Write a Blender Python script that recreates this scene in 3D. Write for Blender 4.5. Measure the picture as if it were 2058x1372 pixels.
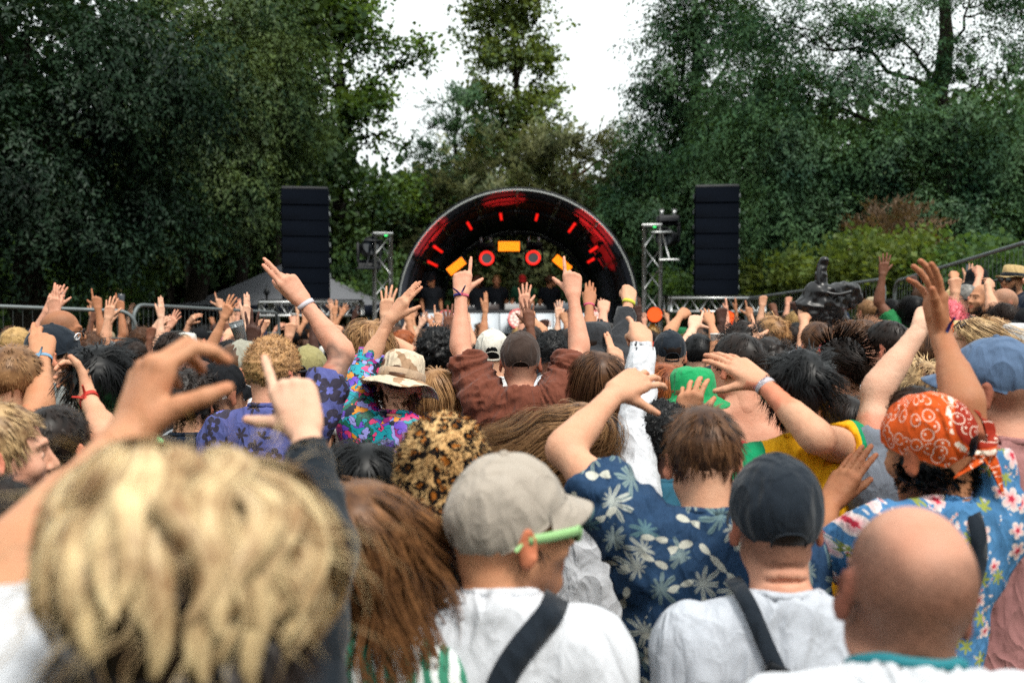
import bpy, math, random, zlib
import numpy as np
from concurrent.futures import ThreadPoolExecutor
from mathutils import Vector, Matrix

for o in list(bpy.data.objects):
    bpy.data.objects.remove(o)
scene = bpy.context.scene
COL = scene.collection
R_ = math.radians
F32 = np.float32

# ------------------------------------------------------------------ camera
CAM = np.array([0.0, 0.0, 2.02])
FPX = 2000.0                      # focal length in photograph pixels (2058 wide)
PITCH = math.atan((686 - 590) / FPX)
cam_d = bpy.data.cameras.new('camera')
cam_o = bpy.data.objects.new('camera', cam_d)
COL.objects.link(cam_o)
cam_o.location = CAM
cam_o.rotation_euler = (math.pi / 2 - PITCH, 0, 0)
cam_d.sensor_width = 36.0
cam_d.lens = 36.0 * FPX / 2058.0
cam_d.clip_start = 0.05
cam_d.clip_end = 600.0
cam_d.dof.use_dof = True
cam_d.dof.focus_distance = 4.2
cam_d.dof.aperture_fstop = 2.8
scene.camera = cam_o

# ------------------------------------------------------------------ sky, sun, exposure
SUN_EL, SUN_AZ = R_(58), R_(35)   # soft light from high up, a little behind and to the right
w = bpy.data.worlds.new('World')
scene.world = w
w.use_nodes = True
wn, wl = w.node_tree.nodes, w.node_tree.links
wn.clear()
sky = wn.new('ShaderNodeTexSky')
sky.sky_type = 'NISHITA'
sky.sun_disc = False
sky.sun_elevation = SUN_EL
sky.sun_rotation = math.pi - SUN_AZ
sky.dust_density = 4.0
hs = wn.new('ShaderNodeHueSaturation')
hs.inputs['Saturation'].default_value = 0.25
mixw = wn.new('ShaderNodeMix')
mixw.data_type = 'RGBA'
mixw.inputs[0].default_value = 0.72           # an even, bright cloud deck over the clear sky
mixw.inputs[7].default_value = (7.6, 8.1, 8.0, 1)
bg = wn.new('ShaderNodeBackground')
bg.inputs['Strength'].default_value = 0.095
wo = wn.new('ShaderNodeOutputWorld')
wl.new(sky.outputs[0], hs.inputs['Color'])
wl.new(hs.outputs[0], mixw.inputs[6])
wl.new(mixw.outputs[2], bg.inputs['Color'])
wl.new(bg.outputs[0], wo.inputs[0])

sun_d = bpy.data.lights.new('sun', 'SUN')
sun_d.energy = 1.5
sun_d.angle = R_(14)
sun_d.color = (1.0, 0.95, 0.86)
sun_o = bpy.data.objects.new('sun', sun_d)
COL.objects.link(sun_o)
sd = Vector((math.sin(SUN_AZ) * math.cos(SUN_EL), -math.cos(SUN_AZ) * math.cos(SUN_EL), math.sin(SUN_EL)))
sun_o.rotation_euler = sd.to_track_quat('Z', 'Y').to_euler()

vs = scene.view_settings
vs.view_transform = 'Standard'
vs.look = 'None'
vs.exposure = 1.12
vs.gamma = 1.0
vs.use_curve_mapping = False
cy = scene.cycles
cy.use_denoising = False
cy.max_bounces = 6
cy.diffuse_bounces = 3
cy.glossy_bounces = 2
cy.transmission_bounces = 4
cy.transparent_max_bounces = 6
cy.caustics_reflective = False
cy.caustics_refractive = False

# ------------------------------------------------------------------ pixel <-> world
_c, _s = math.cos(PITCH), math.sin(PITCH)
def ray(px, py):
    """direction of the sight line through a photograph pixel, scaled so that its y component is 1"""
    x, z = (px - 1029) / FPX, (686 - py) / FPX
    d = np.array([x, _c + z * _s, z * _c - _s])
    return d / d[1]
def at(px, py, Y):
    return CAM + ray(px, py) * Y
def sstep(a, b, x):
    t = np.clip((np.asarray(x, float) - a) / (b - a), 0, 1)
    return t * t * (3 - 2 * t)
def ground(x, y):
    x = np.asarray(x, float); y = np.asarray(y, float)
    z = -0.28 * sstep(3, 16, y)
    bank = 0.62 * sstep(2.3, 4.7, x) * (1 - 0.75 * sstep(8, 17, y)) * sstep(2.5, 6, y)
    bank2 = 1.6 * sstep(4.8, 9.5, x) * sstep(3, 8, y)
    hill = 7.0 * sstep(26, 90, y) + 2.5 * sstep(6, 30, np.abs(x)) * sstep(10, 30, y)
    return z + bank + bank2 + hill
def gz(x, y):
    return float(ground(x, y))

# ------------------------------------------------------------------ object helpers
def raw_obj(name, data, parent=None):
    o = bpy.data.objects.new(name, data)
    COL.objects.link(o)
    if parent is not None:
        o.parent = parent
    return o
def tag(o, label=None, cat=None, group=None, kind=None):
    if label: o['label'] = label
    if cat: o['category'] = cat
    if group: o['group'] = group
    if kind: o['kind'] = kind
    return o
def empty(name, loc, label=None, cat=None, group=None):
    o = raw_obj(name, None)
    o.location = loc
    o.empty_display_size = 0.1
    return tag(o, label, cat, group)
def np_mesh(name, V, faces, mat=None, smooth=True, attrs=None, normals=None):
    """faces: (n,3) or (n,4) int array, or a list of such arrays"""
    if not isinstance(faces, (list, tuple)):
        faces = [faces]
    faces = [np.asarray(f, np.int32) for f in faces if len(f)]
    me = bpy.data.meshes.new(name)
    V = np.asarray(V, F32)
    me.vertices.add(len(V))
    me.vertices.foreach_set('co', V.ravel())
    idx = np.concatenate([f.ravel() for f in faces])
    tot = np.concatenate([np.full(len(f), f.shape[1], np.int32) for f in faces])
    start = np.concatenate([[0], np.cumsum(tot)[:-1]]).astype(np.int32)
    me.loops.add(len(idx))
    me.loops.foreach_set('vertex_index', idx)
    me.polygons.add(len(tot))
    me.polygons.foreach_set('loop_start', start)
    if smooth:
        me.polygons.foreach_set('use_smooth', np.ones(len(tot), bool))
    me.update(calc_edges=True)
    if attrs:
        for k, a in attrs.items():
            at_ = me.attributes.new(k, 'FLOAT_COLOR', 'POINT')
            a = np.asarray(a, F32)
            if a.shape[1] == 3:
                a = np.concatenate([a, np.ones((len(a), 1), F32)], 1)
            at_.data.foreach_set('color', a.ravel())
    if mat is not None:
        me.materials.append(mat)
    if normals is not None:
        me.normals_split_custom_set_from_vertices(np.asarray(normals, F32).tolist())
    return me
class MB:
    """collects simple shapes into one mesh"""
    def __init__(s):
        s.V, s.F4, s.F3, s.n = [], [], [], 0
    def add(s, V, F):
        V = np.asarray(V, float).reshape(-1, 3)
        F = np.asarray(F, int)
        if len(F):
            (s.F4 if F.shape[1] == 4 else s.F3).append(F + s.n)
        s.V.append(V); s.n += len(V)
    def box(s, c, size, R=None, bev=0.0):
        c = np.asarray(c, float); h = np.asarray(size, float) / 2
        q = np.array([[x, y, z] for x in (-1, 1) for y in (-1, 1) for z in (-1, 1)], float)
        if bev > 0:
            V, idx = [], {}
            for i, k in enumerate(q):
                for ax in range(3):
                    v = k * (h - bev); v[ax] = k[ax] * h[ax]
                    idx[(i, ax)] = len(V); V.append(v)
            V = np.array(V); F4 = []; F3 = []
            def cid(x, y, z): return (x > 0) * 4 + (y > 0) * 2 + (z > 0)
            for ax in range(3):
                o1, o2 = [a for a in range(3) if a != ax]
                for sg in (-1, 1):
                    f = []
                    for (u, v) in ((-1, -1), (1, -1), (1, 1), (-1, 1)):
                        k = [0, 0, 0]; k[ax] = sg; k[o1] = u; k[o2] = v
                        f.append(idx[(cid(*k), ax)])
                    F4.append(f)
            for ax in range(3):
                o1, o2 = [a for a in range(3) if a != ax]
                for u in (-1, 1):
                    for v in (-1, 1):
                        k0 = [0, 0, 0]; k0[ax] = -1; k0[o1] = u; k0[o2] = v
                        k1 = list(k0); k1[ax] = 1
                        F4.append([idx[(cid(*k0), o1)], idx[(cid(*k1), o1)], idx[(cid(*k1), o2)], idx[(cid(*k0), o2)]])
            for i in range(8):
                F3.append([idx[(i, 0)], idx[(i, 1)], idx[(i, 2)]])
            if R is not None: V = V @ np.asarray(R).T
            n0 = s.n
            s.V.append(V + c); s.F4.append(np.array(F4) + n0); s.F3.append(np.array(F3) + n0); s.n += len(V)
            return s
        V = q * h
        if R is not None: V = V @ np.asarray(R).T
        s.add(V + c, [[0, 1, 3, 2], [4, 6, 7, 5], [0, 4, 5, 1], [2, 3, 7, 6], [0, 2, 6, 4], [1, 5, 7, 3]])
        return s
    def tube(s, pts, r, n=8, caps=True, closed=False):
        pts = np.asarray(pts, float); m = len(pts)
        r = np.broadcast_to(np.asarray(r, float), (m,))
        T = np.gradient(pts, axis=0)
        if closed:
            T = np.roll(pts, -1, 0) - np.roll(pts, 1, 0)
        T /= np.linalg.norm(T, axis=1)[:, None] + 1e-12
        ref = np.array([0, 0, 1.0])
        if abs(T[0] @ ref) > .9: ref = np.array([1.0, 0, 0])
        N = np.zeros_like(T); n0 = np.cross(T[0], ref); n0 /= np.linalg.norm(n0)
        for i in range(m):
            n0 = n0 - T[i] * (n0 @ T[i]); n0 /= np.linalg.norm(n0) + 1e-12; N[i] = n0
        Bn = np.cross(T, N)
        a = np.linspace(0, 2 * np.pi, n, endpoint=False)
        ring = (np.cos(a)[None, :, None] * N[:, None] + np.sin(a)[None, :, None] * Bn[:, None]) * r[:, None, None]
        V = (pts[:, None] + ring).reshape(-1, 3)
        F = []
        mm = m if closed else m - 1
        for i in range(mm):
            i2 = (i + 1) % m
            for j in range(n):
                j2 = (j + 1) % n
                F.append([i * n + j, i2 * n + j, i2 * n + j2, i * n + j2])
        n_0 = s.n
        s.add(V, F)
        if caps and not closed:
            s.V.append(pts[[0, -1]]); c0 = s.n; s.n += 2
            f = [[c0, n_0 + (j + 1) % n, n_0 + j] for j in range(n)]
            f += [[c0 + 1, n_0 + (m - 1) * n + j, n_0 + (m - 1) * n + (j + 1) % n] for j in range(n)]
            s.F3.append(np.array(f))
        return s
    def lathe(s, prof, n=32, c=(0, 0, 0), R=None, wob=None):
        prof = np.asarray(prof, float); m = len(prof)
        a = np.linspace(0, 2 * np.pi, n, endpoint=False)
        V = np.zeros((m, n, 3))
        V[:, :, 0] = prof[:, :1] * np.cos(a); V[:, :, 1] = prof[:, :1] * np.sin(a); V[:, :, 2] = prof[:, 1:2]
        if wob is not None: V = wob(V, a)
        V = V.reshape(-1, 3)
        if R is not None: V = V @ np.asarray(R).T
        F = [[i * n + j, i * n + (j + 1) % n, (i + 1) * n + (j + 1) % n, (i + 1) * n + j] for i in range(m - 1) for j in range(n)]
        s.add(V + np.asarray(c, float), F)
        return s
    def mesh(s, name, mat=None, smooth=False, attrs=None):
        V = np.concatenate(s.V)
        fs = []
        if s.F4: fs.append(np.concatenate(s.F4))
        if s.F3: fs.append(np.concatenate(s.F3))
        return np_mesh(name, V, fs, mat, smooth, attrs)
    def build(s, name, mat=None, parent=None, smooth=False):
        o = raw_obj(name, s.mesh(name, mat, smooth), parent)
        return o
def rotm(ax, a):
    return np.array(Matrix.Rotation(a, 3, ax))
def unit(v):
    v = np.asarray(v, float)
    return v / (np.linalg.norm(v) + 1e-12)
def shift_to(o, loc):
    """give a mesh made in world coordinates an origin of its own"""
    loc = np.asarray(loc, float)
    me = o.data
    n = len(me.vertices)
    a = np.empty(n * 3, F32); me.vertices.foreach_get('co', a)
    me.vertices.foreach_set('co', (a.reshape(-1, 3) - loc.astype(F32)).ravel())
    o.location = loc
    return o

# ------------------------------------------------------------------ material helpers
def srgb(*c):
    if len(c) == 1:
        h = c[0].lstrip('#'); c = [int(h[i:i + 2], 16) for i in (0, 2, 4)]
    c = [x / 255 for x in c]
    return tuple(x / 12.92 if x <= .04045 else ((x + .055) / 1.055) ** 2.4 for x in c)
class NT:
    def __init__(s, name, rough=0.6, spec=0.3):
        s.m = bpy.data.materials.new(name); s.m.use_nodes = True
        s.t = s.m.node_tree; s.b = s.t.nodes['Principled BSDF']
        s.b.inputs['Roughness'].default_value = rough
        s.b.inputs['Specular IOR Level'].default_value = spec
    def n(s, typ, **kw):
        nd = s.t.nodes.new(typ)
        for k, v in kw.items():
            if k.startswith('i_'):
                nd.inputs[k[2:].replace('_', ' ')].default_value = v
            else: setattr(nd, k, v)
        return nd
    def l(s, a, b): s.t.links.new(a, b)
    def mix(s, fac, a, b, blend='MIX'):
        nd = s.n('ShaderNodeMix', data_type='RGBA', blend_type=blend)
        for sock, v in ((nd.inputs[0], fac), (nd.inputs[6], a), (nd.inputs[7], b)):
            if hasattr(v, 'links'): s.l(v, sock)
            elif isinstance(v, (int, float)): sock.default_value = v
            else: sock.default_value = (*v[:3], 1)
        return nd.outputs[2]
    def math(s, op, a, b=None, c=None, clamp=False):
        nd = s.n('ShaderNodeMath', operation=op, use_clamp=clamp)
        for i, v in enumerate((a, b, c)):
            if v is None: continue
            if hasattr(v, 'links'): s.l(v, nd.inputs[i])
            else: nd.inputs[i].default_value = v
        return nd.outputs[0]
    def noise(s, scale, detail=3, rough=.55, vec=None, out=0):
        nd = s.n('ShaderNodeTexNoise', i_Scale=scale, i_Detail=detail, i_Roughness=rough)
        if vec is not None: s.l(vec, nd.inputs['Vector'])
        return nd.outputs[out]
    def obj(s):
        return s.n('ShaderNodeTexCoord').outputs['Object']
    def ramp(s, fac, stops, interp='LINEAR'):
        nd = s.n('ShaderNodeValToRGB'); e = nd.color_ramp.elements
        nd.color_ramp.interpolation = interp
        while len(e) < len(stops): e.new(.5)
        for el, (p, c) in zip(e, stops):
            el.position = p; el.color = (*c[:3], 1) if not isinstance(c, (int, float)) else (c, c, c, 1)
        s.l(fac, nd.inputs[0]); return nd.outputs[0]
    def bump(s, h, strength=.3, dist=.01):
        nd = s.n('ShaderNodeBump', i_Strength=strength, i_Distance=dist)
        s.l(h, nd.inputs['Height']); s.l(nd.outputs[0], s.b.inputs['Normal'])
    def color(s, c):
        if hasattr(c, 'links'): s.l(c, s.b.inputs['Base Color'])
        else: s.b.inputs['Base Color'].default_value = (*c[:3], 1)
_mats = {}
def memo(f):
    def g(*a):
        k = (f.__name__,) + a
        if k not in _mats: _mats[k] = f(*a)
        return _mats[k]
    return g
@memo
def plain(name, col, rough=.6, spec=.3, metal=0.0, var=.12):
    m = NT(name, rough, spec); v = m.obj()
    n = m.noise(9, 4, .6, v)
    c2 = tuple(min(1, x * (1 - var * 2)) for x in col)
    m.color(m.mix(n, col, c2)); m.b.inputs['Metallic'].default_value = metal
    m.l(m.math('MULTIPLY_ADD', n, .25, rough - .1), m.b.inputs['Roughness'])
    return m.m
@memo
def glow(name, col, strength):
    m = NT(name, .4); m.color((0.02, 0.02, 0.02))
    m.b.inputs['Emission Color'].default_value = (*col, 1); m.b.inputs['Emission Strength'].default_value = strength
    return m.m
# ------------------------------------------------------------------ smooth solid modelling (signed distance + surface nets)
class Shape:
    """a list of rounded primitives blended into one continuous surface"""
    def __init__(s): s.P = []
    def rc(s, a, b, ra, rb, k=.02, op=1, cap=None, flat=None):
        s.P.append(dict(t=0, a=np.asarray(a, F32), b=np.asarray(b, F32), ra=ra, rb=rb, k=k, op=op, cap=cap, flat=flat)); return s
    def el(s, c, r, R=None, k=.02, op=1):
        s.P.append(dict(t=1, c=np.asarray(c, F32), r=np.asarray(r, F32), R=None if R is None else np.asarray(R, F32), k=k, op=op, cap=None, flat=None)); return s
    def cut(s, p, n):
        s.P.append(dict(t=2, a=np.asarray(p, F32), n=np.asarray(unit(n), F32), k=0, op=0, cap=None)); return s
def _eval(p, X):
    if p['t'] == 0:
        ab = p['b'] - p['a']; L2 = float(ab @ ab) + 1e-12
        q = X - p['a']
        t = np.clip((q @ ab) / L2, 0, 1)
        v = q - t[..., None] * ab
        if p['flat'] is not None:            # squash the section along one direction
            n, f = p['flat']; n = np.asarray(n, F32)
            d = v @ n
            v = v + (d * (f - 1))[..., None] * n
        r = np.sqrt(np.einsum('...i,...i->...', v, v))
        out = r - (p['ra'] + (p['rb'] - p['ra']) * t)
    elif p['t'] == 1:
        q = X - p['c']
        if p['R'] is not None: q = q @ p['R']
        q = q / p['r']
        k0 = np.sqrt(np.einsum('...i,...i->...', q, q)) + 1e-9
        q = q / p['r']
        k1 = np.sqrt(np.einsum('...i,...i->...', q, q)) + 1e-9
        out = k0 * (k0 - 1) / k1
    else:
        return (X - p['a']) @ p['n']
    if p['cap'] is not None:
        c, n = p['cap']
        out = np.maximum(out, (X - np.asarray(c, F32)) @ np.asarray(n, F32))
    return out
def _bounds(p):
    if p['t'] == 0:
        r = max(p['ra'], p['rb'])
        return np.minimum(p['a'], p['b']) - r, np.maximum(p['a'], p['b']) + r
    r = float(max(p['r']))
    return p['c'] - r, p['c'] + r
_E = [(a, b) for a in range(8) for b in range(a + 1, 8) if bin(a ^ b).count('1') == 1]
_OFF = np.array([[(i >> 2) & 1, (i >> 1) & 1, i & 1] for i in range(8)])
def surf(shape, h):
    """surface nets over the active blocks of a sparse grid; returns vertices and quads"""
    P = shape.P
    bb = [_bounds(p) for p in P if p['op'] == 1]
    lo = np.min([b[0] for b in bb], 0) - 3 * h; hi = np.max([b[1] for b in bb], 0) + 3 * h
    B = 8; bs = B * h
    nb = np.ceil((hi - lo) / bs).astype(int)
    g = np.stack(np.meshgrid(*[np.arange(n) for n in nb], indexing='ij'), -1).reshape(-1, 3)
    ctr = (lo + (g + .5) * bs).astype(F32)
    half = bs * .866
    D = [_eval(p, ctr) for p in P]
    dmin = np.min([d for d, p in zip(D, P) if p['op'] == 1], 0)
    act = (dmin < half * 1.25 + .02) & (dmin > -half * 1.3 - .03)
    for d, p in zip(D, P):
        if p['op'] == -1: act |= (dmin < half * 1.25) & (d < half * 1.2 + .01)
        if p['op'] == 0: act |= (dmin < half * 1.25) & (np.abs(d) < half * 1.2)
    for d, p in zip(D, P):
        if p['op'] == 0: act &= d < half * 1.05
    g = g[act]; ctr = ctr[act]; dmin = dmin[act]
    N1 = B + 1
    loc = np.stack(np.meshgrid(*[np.arange(N1)] * 3, indexing='ij'), -1).reshape(-1, 3).astype(F32) * h
    org = (lo + g * bs).astype(F32)
    X = org[:, None] + loc[None]
    val = np.full(X.shape[:2], 9.0, F32)
    for d, p in zip(D, P):
        d = d[act]
        if p['op'] == 1: sel = np.nonzero(d < dmin + 2.2 * half + p['k'])[0]
        elif p['op'] == -1: sel = np.nonzero(d < half * 1.3 + p['k'])[0]
        else: sel = np.arange(len(d))
        if not len(sel): continue
        v = _eval(p, X[sel]); c = val[sel]
        if p['op'] == 1:
            k = p['k']; hh = np.clip(.5 + .5 * (v - c) / k, 0, 1)
            val[sel] = v + (c - v) * hh - k * hh * (1 - hh)
        elif p['op'] == -1:
            k = p['k']; v = -v; hh = np.clip(.5 - .5 * (v - c) / k, 0, 1)
            val[sel] = v + (c - v) * hh + k * hh * (1 - hh)
        else:
            val[sel] = np.maximum(c, v)
    val = val.reshape(-1, N1, N1, N1)
    neg = val < 0
    cnt = np.zeros((len(g), B, B, B), np.int8)
    for o in _OFF: cnt += neg[:, o[0]:o[0] + B, o[1]:o[1] + B, o[2]:o[2] + B]
    ci = np.argwhere((cnt > 0) & (cnt < 8))
    cv = np.stack([val[ci[:, 0], ci[:, 1] + o[0], ci[:, 2] + o[1], ci[:, 3] + o[2]] for o in _OFF], 1)
    acc = np.zeros((len(ci), 3), F32); num = np.zeros(len(ci), F32)
    for a, b in _E:
        va, vb = cv[:, a], cv[:, b]; m = (va < 0) != (vb < 0)
        t = np.where(m, va / np.where(m, va - vb, 1), 0)
        acc += np.where(m[:, None], _OFF[a] + t[:, None] * (_OFF[b] - _OFF[a]), 0); num += m
    gc = g[ci[:, 0]] * B + ci[:, 1:]
    V = (lo + (gc + acc / num[:, None]) * h).astype(F32)
    dim = nb * B + 4
    key = ((gc[:, 0] + 1) * dim[1] + gc[:, 1] + 1) * dim[2] + gc[:, 2] + 1
    od = np.argsort(key); ks = key[od]
    def look(c):
        k = ((c[:, 0] + 1) * dim[1] + c[:, 1] + 1) * dim[2] + c[:, 2] + 1
        i = np.searchsorted(ks, k); i = np.minimum(i, len(ks) - 1)
        return np.where(ks[i] == k, od[i], -1)
    quads = []
    for ax in range(3):
        sl = [slice(0, B)] * 3; sl2 = list(sl); sl2[ax] = slice(1, B + 1)
        a = neg[(slice(None), *sl)]; b = neg[(slice(None), *sl2)]
        e = np.argwhere(a != b)
        if not len(e): continue
        s0 = a[e[:, 0], e[:, 1], e[:, 2], e[:, 3]]
        c = g[e[:, 0]] * B + e[:, 1:]
        u, v = (ax + 1) % 3, (ax + 2) % 3
        q = []
        for du, dv in ((-1, -1), (0, -1), (0, 0), (-1, 0)):
            cc = c.copy(); cc[:, u] += du; cc[:, v] += dv; q.append(look(cc))
        q = np.stack(q, 1)
        q[~s0] = q[~s0][:, ::-1]
        quads.append(q[(q >= 0).all(1)])
    Q = np.concatenate(quads)
    return V, Q
def sdf_at(P, X):
    val = np.full(X.shape[:-1], 9.0, F32)
    for p in P:
        if p['op'] != 1: continue
        v = _eval(p, X.astype(F32)); k = p['k']; hh = np.clip(.5 + .5 * (v - val) / k, 0, 1)
        val = v + (val - v) * hh - k * hh * (1 - hh)
    return val
def merge(parts):
    V, Q, n = [], [], 0
    for v, q in parts:
        V.append(v); Q.append(q + n); n += len(v)
    return np.concatenate(V), np.concatenate(Q)
def vnormals(V, Q):
    n = np.cross(V[Q[:, 2]] - V[Q[:, 0]], V[Q[:, 3]] - V[Q[:, 1]])
    N = np.zeros_like(V)
    for i in range(4): np.add.at(N, Q[:, i], n)
    return N / (np.linalg.norm(N, axis=1)[:, None] + 1e-12)
# value noise for relief
_rs = np.random.RandomState(5)
_HT = _rs.rand(4096).astype(F32)
def vnoise(X, seed=0):
    X = np.asarray(X, F32); i = np.floor(X).astype(np.int64); f = X - i; f = f * f * (3 - 2 * f)
    out = np.zeros(X.shape[:-1], F32)
    for dx in (0, 1):
        for dy in (0, 1):
            for dz in (0, 1):
                hsh = ((i[..., 0] + dx) * 73856093 ^ (i[..., 1] + dy) * 19349663 ^ (i[..., 2] + dz) * 83492791 ^ seed * 2654435) & 4095
                wgt = (f[..., 0] if dx else 1 - f[..., 0]) * (f[..., 1] if dy else 1 - f[..., 1]) * (f[..., 2] if dz else 1 - f[..., 2])
                out += _HT[hsh] * wgt
    return out * 2 - 1

# ------------------------------------------------------------------ the human figure
def hand_shape(S, W, fdir, back, right, scale=1.0, pose='open', mods=None):
    """adds a hand to S. W wrist, fdir finger direction, back = normal of the back of the hand"""
    fdir = unit(fdir); back = unit(np.asarray(back) - fdir * (np.asarray(back) @ fdir))
    tx = np.cross(back, fdir)                        # thumb side for a right hand
    if not right: tx = -tx
    M = np.stack([tx, fdir, back], 1) * scale
    W = np.asarray(W, float)
    def T(p): return W + M @ np.asarray(p, float)
    C = dict(open=([8] * 4, [12, 4, -4, -14], 38, 10), relax=([22, 26, 30, 34], [6, 2, -3, -8], 34, 18), flat=([5, 3, 3, 6], [1.5, 0, -1, -2.5], 14, 6),
             point=([3, 72, 80, 84], [0, 0, 0, 0], 46, 15), fist=([84, 86, 86, 84], [0, 0, 0, 0], 12, 55), claw=([34, 36, 36, 38], [8, 2, -4, -12], 40, 22),
             two=([3, 5, 58, 64], [0, 0, 0, 0], 10, 30), grip=([48, 50, 52, 54], [3, 1, -1, -4], 46, 30), spread=([4] * 4, [17, 5, -6, -20], 52, 5),
             cup=([52, 46, 44, 46], [6, 1, -4, -10], 58, 10))[pose]
    curls, spread, tang, tcurl = C
    if mods:
        curls = mods.get('curls', curls); spread = mods.get('spread', spread); tang = mods.get('tang', tang); tcurl = mods.get('tcurl', tcurl)
    base = [(.029, .092, .001), (.0095, .097, .004), (-.011, .092, .002), (-.029, .083, -.003)]
    ln = [(.044, .027, .021), (.049, .031, .022), (.045, .029, .022), (.035, .021, .02)]
    rr = [.0098, .0102, .0096, .0084]
    sc = scale
    for i, (bx, by, bz) in enumerate(base):
        wx = (.017, .006, -.006, -.017)[i]
        S.rc(T((wx, .002, 0)), T((bx, by, bz - .002)), .0165 * sc, .0125 * sc, .012 * sc)
        S.rc(T((wx * 1.1, .045, -.006)), T((bx * .95, by - .01, bz - .006)), .0145 * sc, .0115 * sc, .012 * sc)
    S.rc(T((-.024, .02, -.006)), T((-.03, .07, -.006)), .0125 * sc, .0115 * sc, .012 * sc)
    tips = []; joints = []; nails = []
    for i, (bx, by, bz) in enumerate(base):
        a = 0.0; p = np.array([bx, by, bz - .002]); sp = R_(spread[i])
        S.el(T((bx, by, bz + .003)), np.array([.011, .011, .0105]) * sc, None, .007 * sc)
        c = curls[i]
        for j, L in enumerate(ln[i]):
            a += R_(c * (1.0, 1.12, .72)[j] if c > 20 else c)
            d = np.array([math.sin(sp), math.cos(sp) * math.cos(a), -math.sin(a)])
            q = p + d * L
            r0, r1 = rr[i] * (1.0, .92, .86)[j], rr[i] * (.92, .86, .74)[j]
            S.rc(T(p), T(q), r0 * sc, r1 * sc, .0035 * sc)
            joints.append(T(p + np.array([0, math.sin(a), math.cos(a)]) * r0 * .9))
            p = q
        tips.append(T(p)); nails.append(T(p + np.array([0, math.sin(a), math.cos(a)]) * rr[i] * .75 - d * .002))
    # thumb
    p = np.array([.020, .018, -.008]); ta = R_(tang)
    d1 = unit([math.sin(ta * .9), math.cos(ta * .9), -.32])
    q = p + d1 * .047
    S.rc(T(p), T(q), .0175 * sc, .0132 * sc, .012 * sc)
    d2 = unit([math.sin(ta * 1.15) - .4 * math.sin(R_(tcurl)), math.cos(ta * 1.15), -.22 - .75 * math.sin(R_(tcurl))])
    r_ = q + d2 * .034
    S.rc(T(q), T(r_), .0128 * sc, .0112 * sc, .005 * sc)
    d3 = unit(d2 + np.array([-.55 * math.sin(R_(tcurl)), .12, -.35 * math.sin(R_(tcurl))]))
    e = r_ + d3 * .028
    S.rc(T(r_), T(e), .0112 * sc, .0085 * sc, .004 * sc)
    return T, tips + [T(e)], joints, nails

HEADZ = .238                      # head centre above the shoulder line
def head_shape(S, c, R, s, face=True, skip_ears=False):
    def T(p): return c + R @ (np.asarray(p, float) * s)
    def el(p, r, k=.02, op=1, rot=None):
        S.el(T(p), np.array(r) * s, R if rot is None else R @ rot, k * s, op)
    def rc(a, b, ra, rb, k=.015, op=1): S.rc(T(a), T(b), ra * s, rb * s, k * s, op)
    el((0, -.014, .034), (.0755, .0965, .087))
    el((0, -.045, .012), (.066, .062, .07), .03)
    el((0, .028, -.025), (.0635, .066, .083), .025)
    for x in (-1, 1):
        rc((x * .052, -.005, -.058), (x * .014, .064, -.1), .019, .02, .025)
        if face:
            el((x * .04, .066, -.03), (.022, .02, .022), .02)
            rc((x * .012, .089, .026), (x * .047, .073, .024), .0105, .008, .012)
            el((x * .032, .095, -.001), (.019, .017, .0125), .012, -1)
            el((x * .031, .0765, -.002), (.0135, .0125, .0115), .003)
            el((x * .0115, .098, -.037), (.0085, .01, .008), .006)
        if not skip_ears:
            er = rotm('Z', x * -.55) @ rotm('X', .18)
            el((x * .0845, -.014, -.006), (.0085, .021, .033), .008, 1, er)
            el((x * .0845, -.016, -.034), (.007, .012, .013), .006, 1, er)
            el((x * .0955, -.006, -.004), (.0075, .0115, .021), .005, -1, er)
    rc((0, .06, -.104), (0, .068, -.098), .02, .019, .02)
    if face:
        rc((0, .09, .014), (0, .112, -.028), .0075, .0115, .012)
        el((0, .111, -.033), (.0115, .0115, .010), .006)
        rc((-.019, .083, -.064), (.019, .083, -.064), .0085, .0085, .008)
        rc((-.015, .082, -.075), (.015, .082, -.075), .0085, .0085, .006)
        rc((-.026, .096, -.0695), (.026, .096, -.0695), .0032, .0032, .003, -1)

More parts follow.
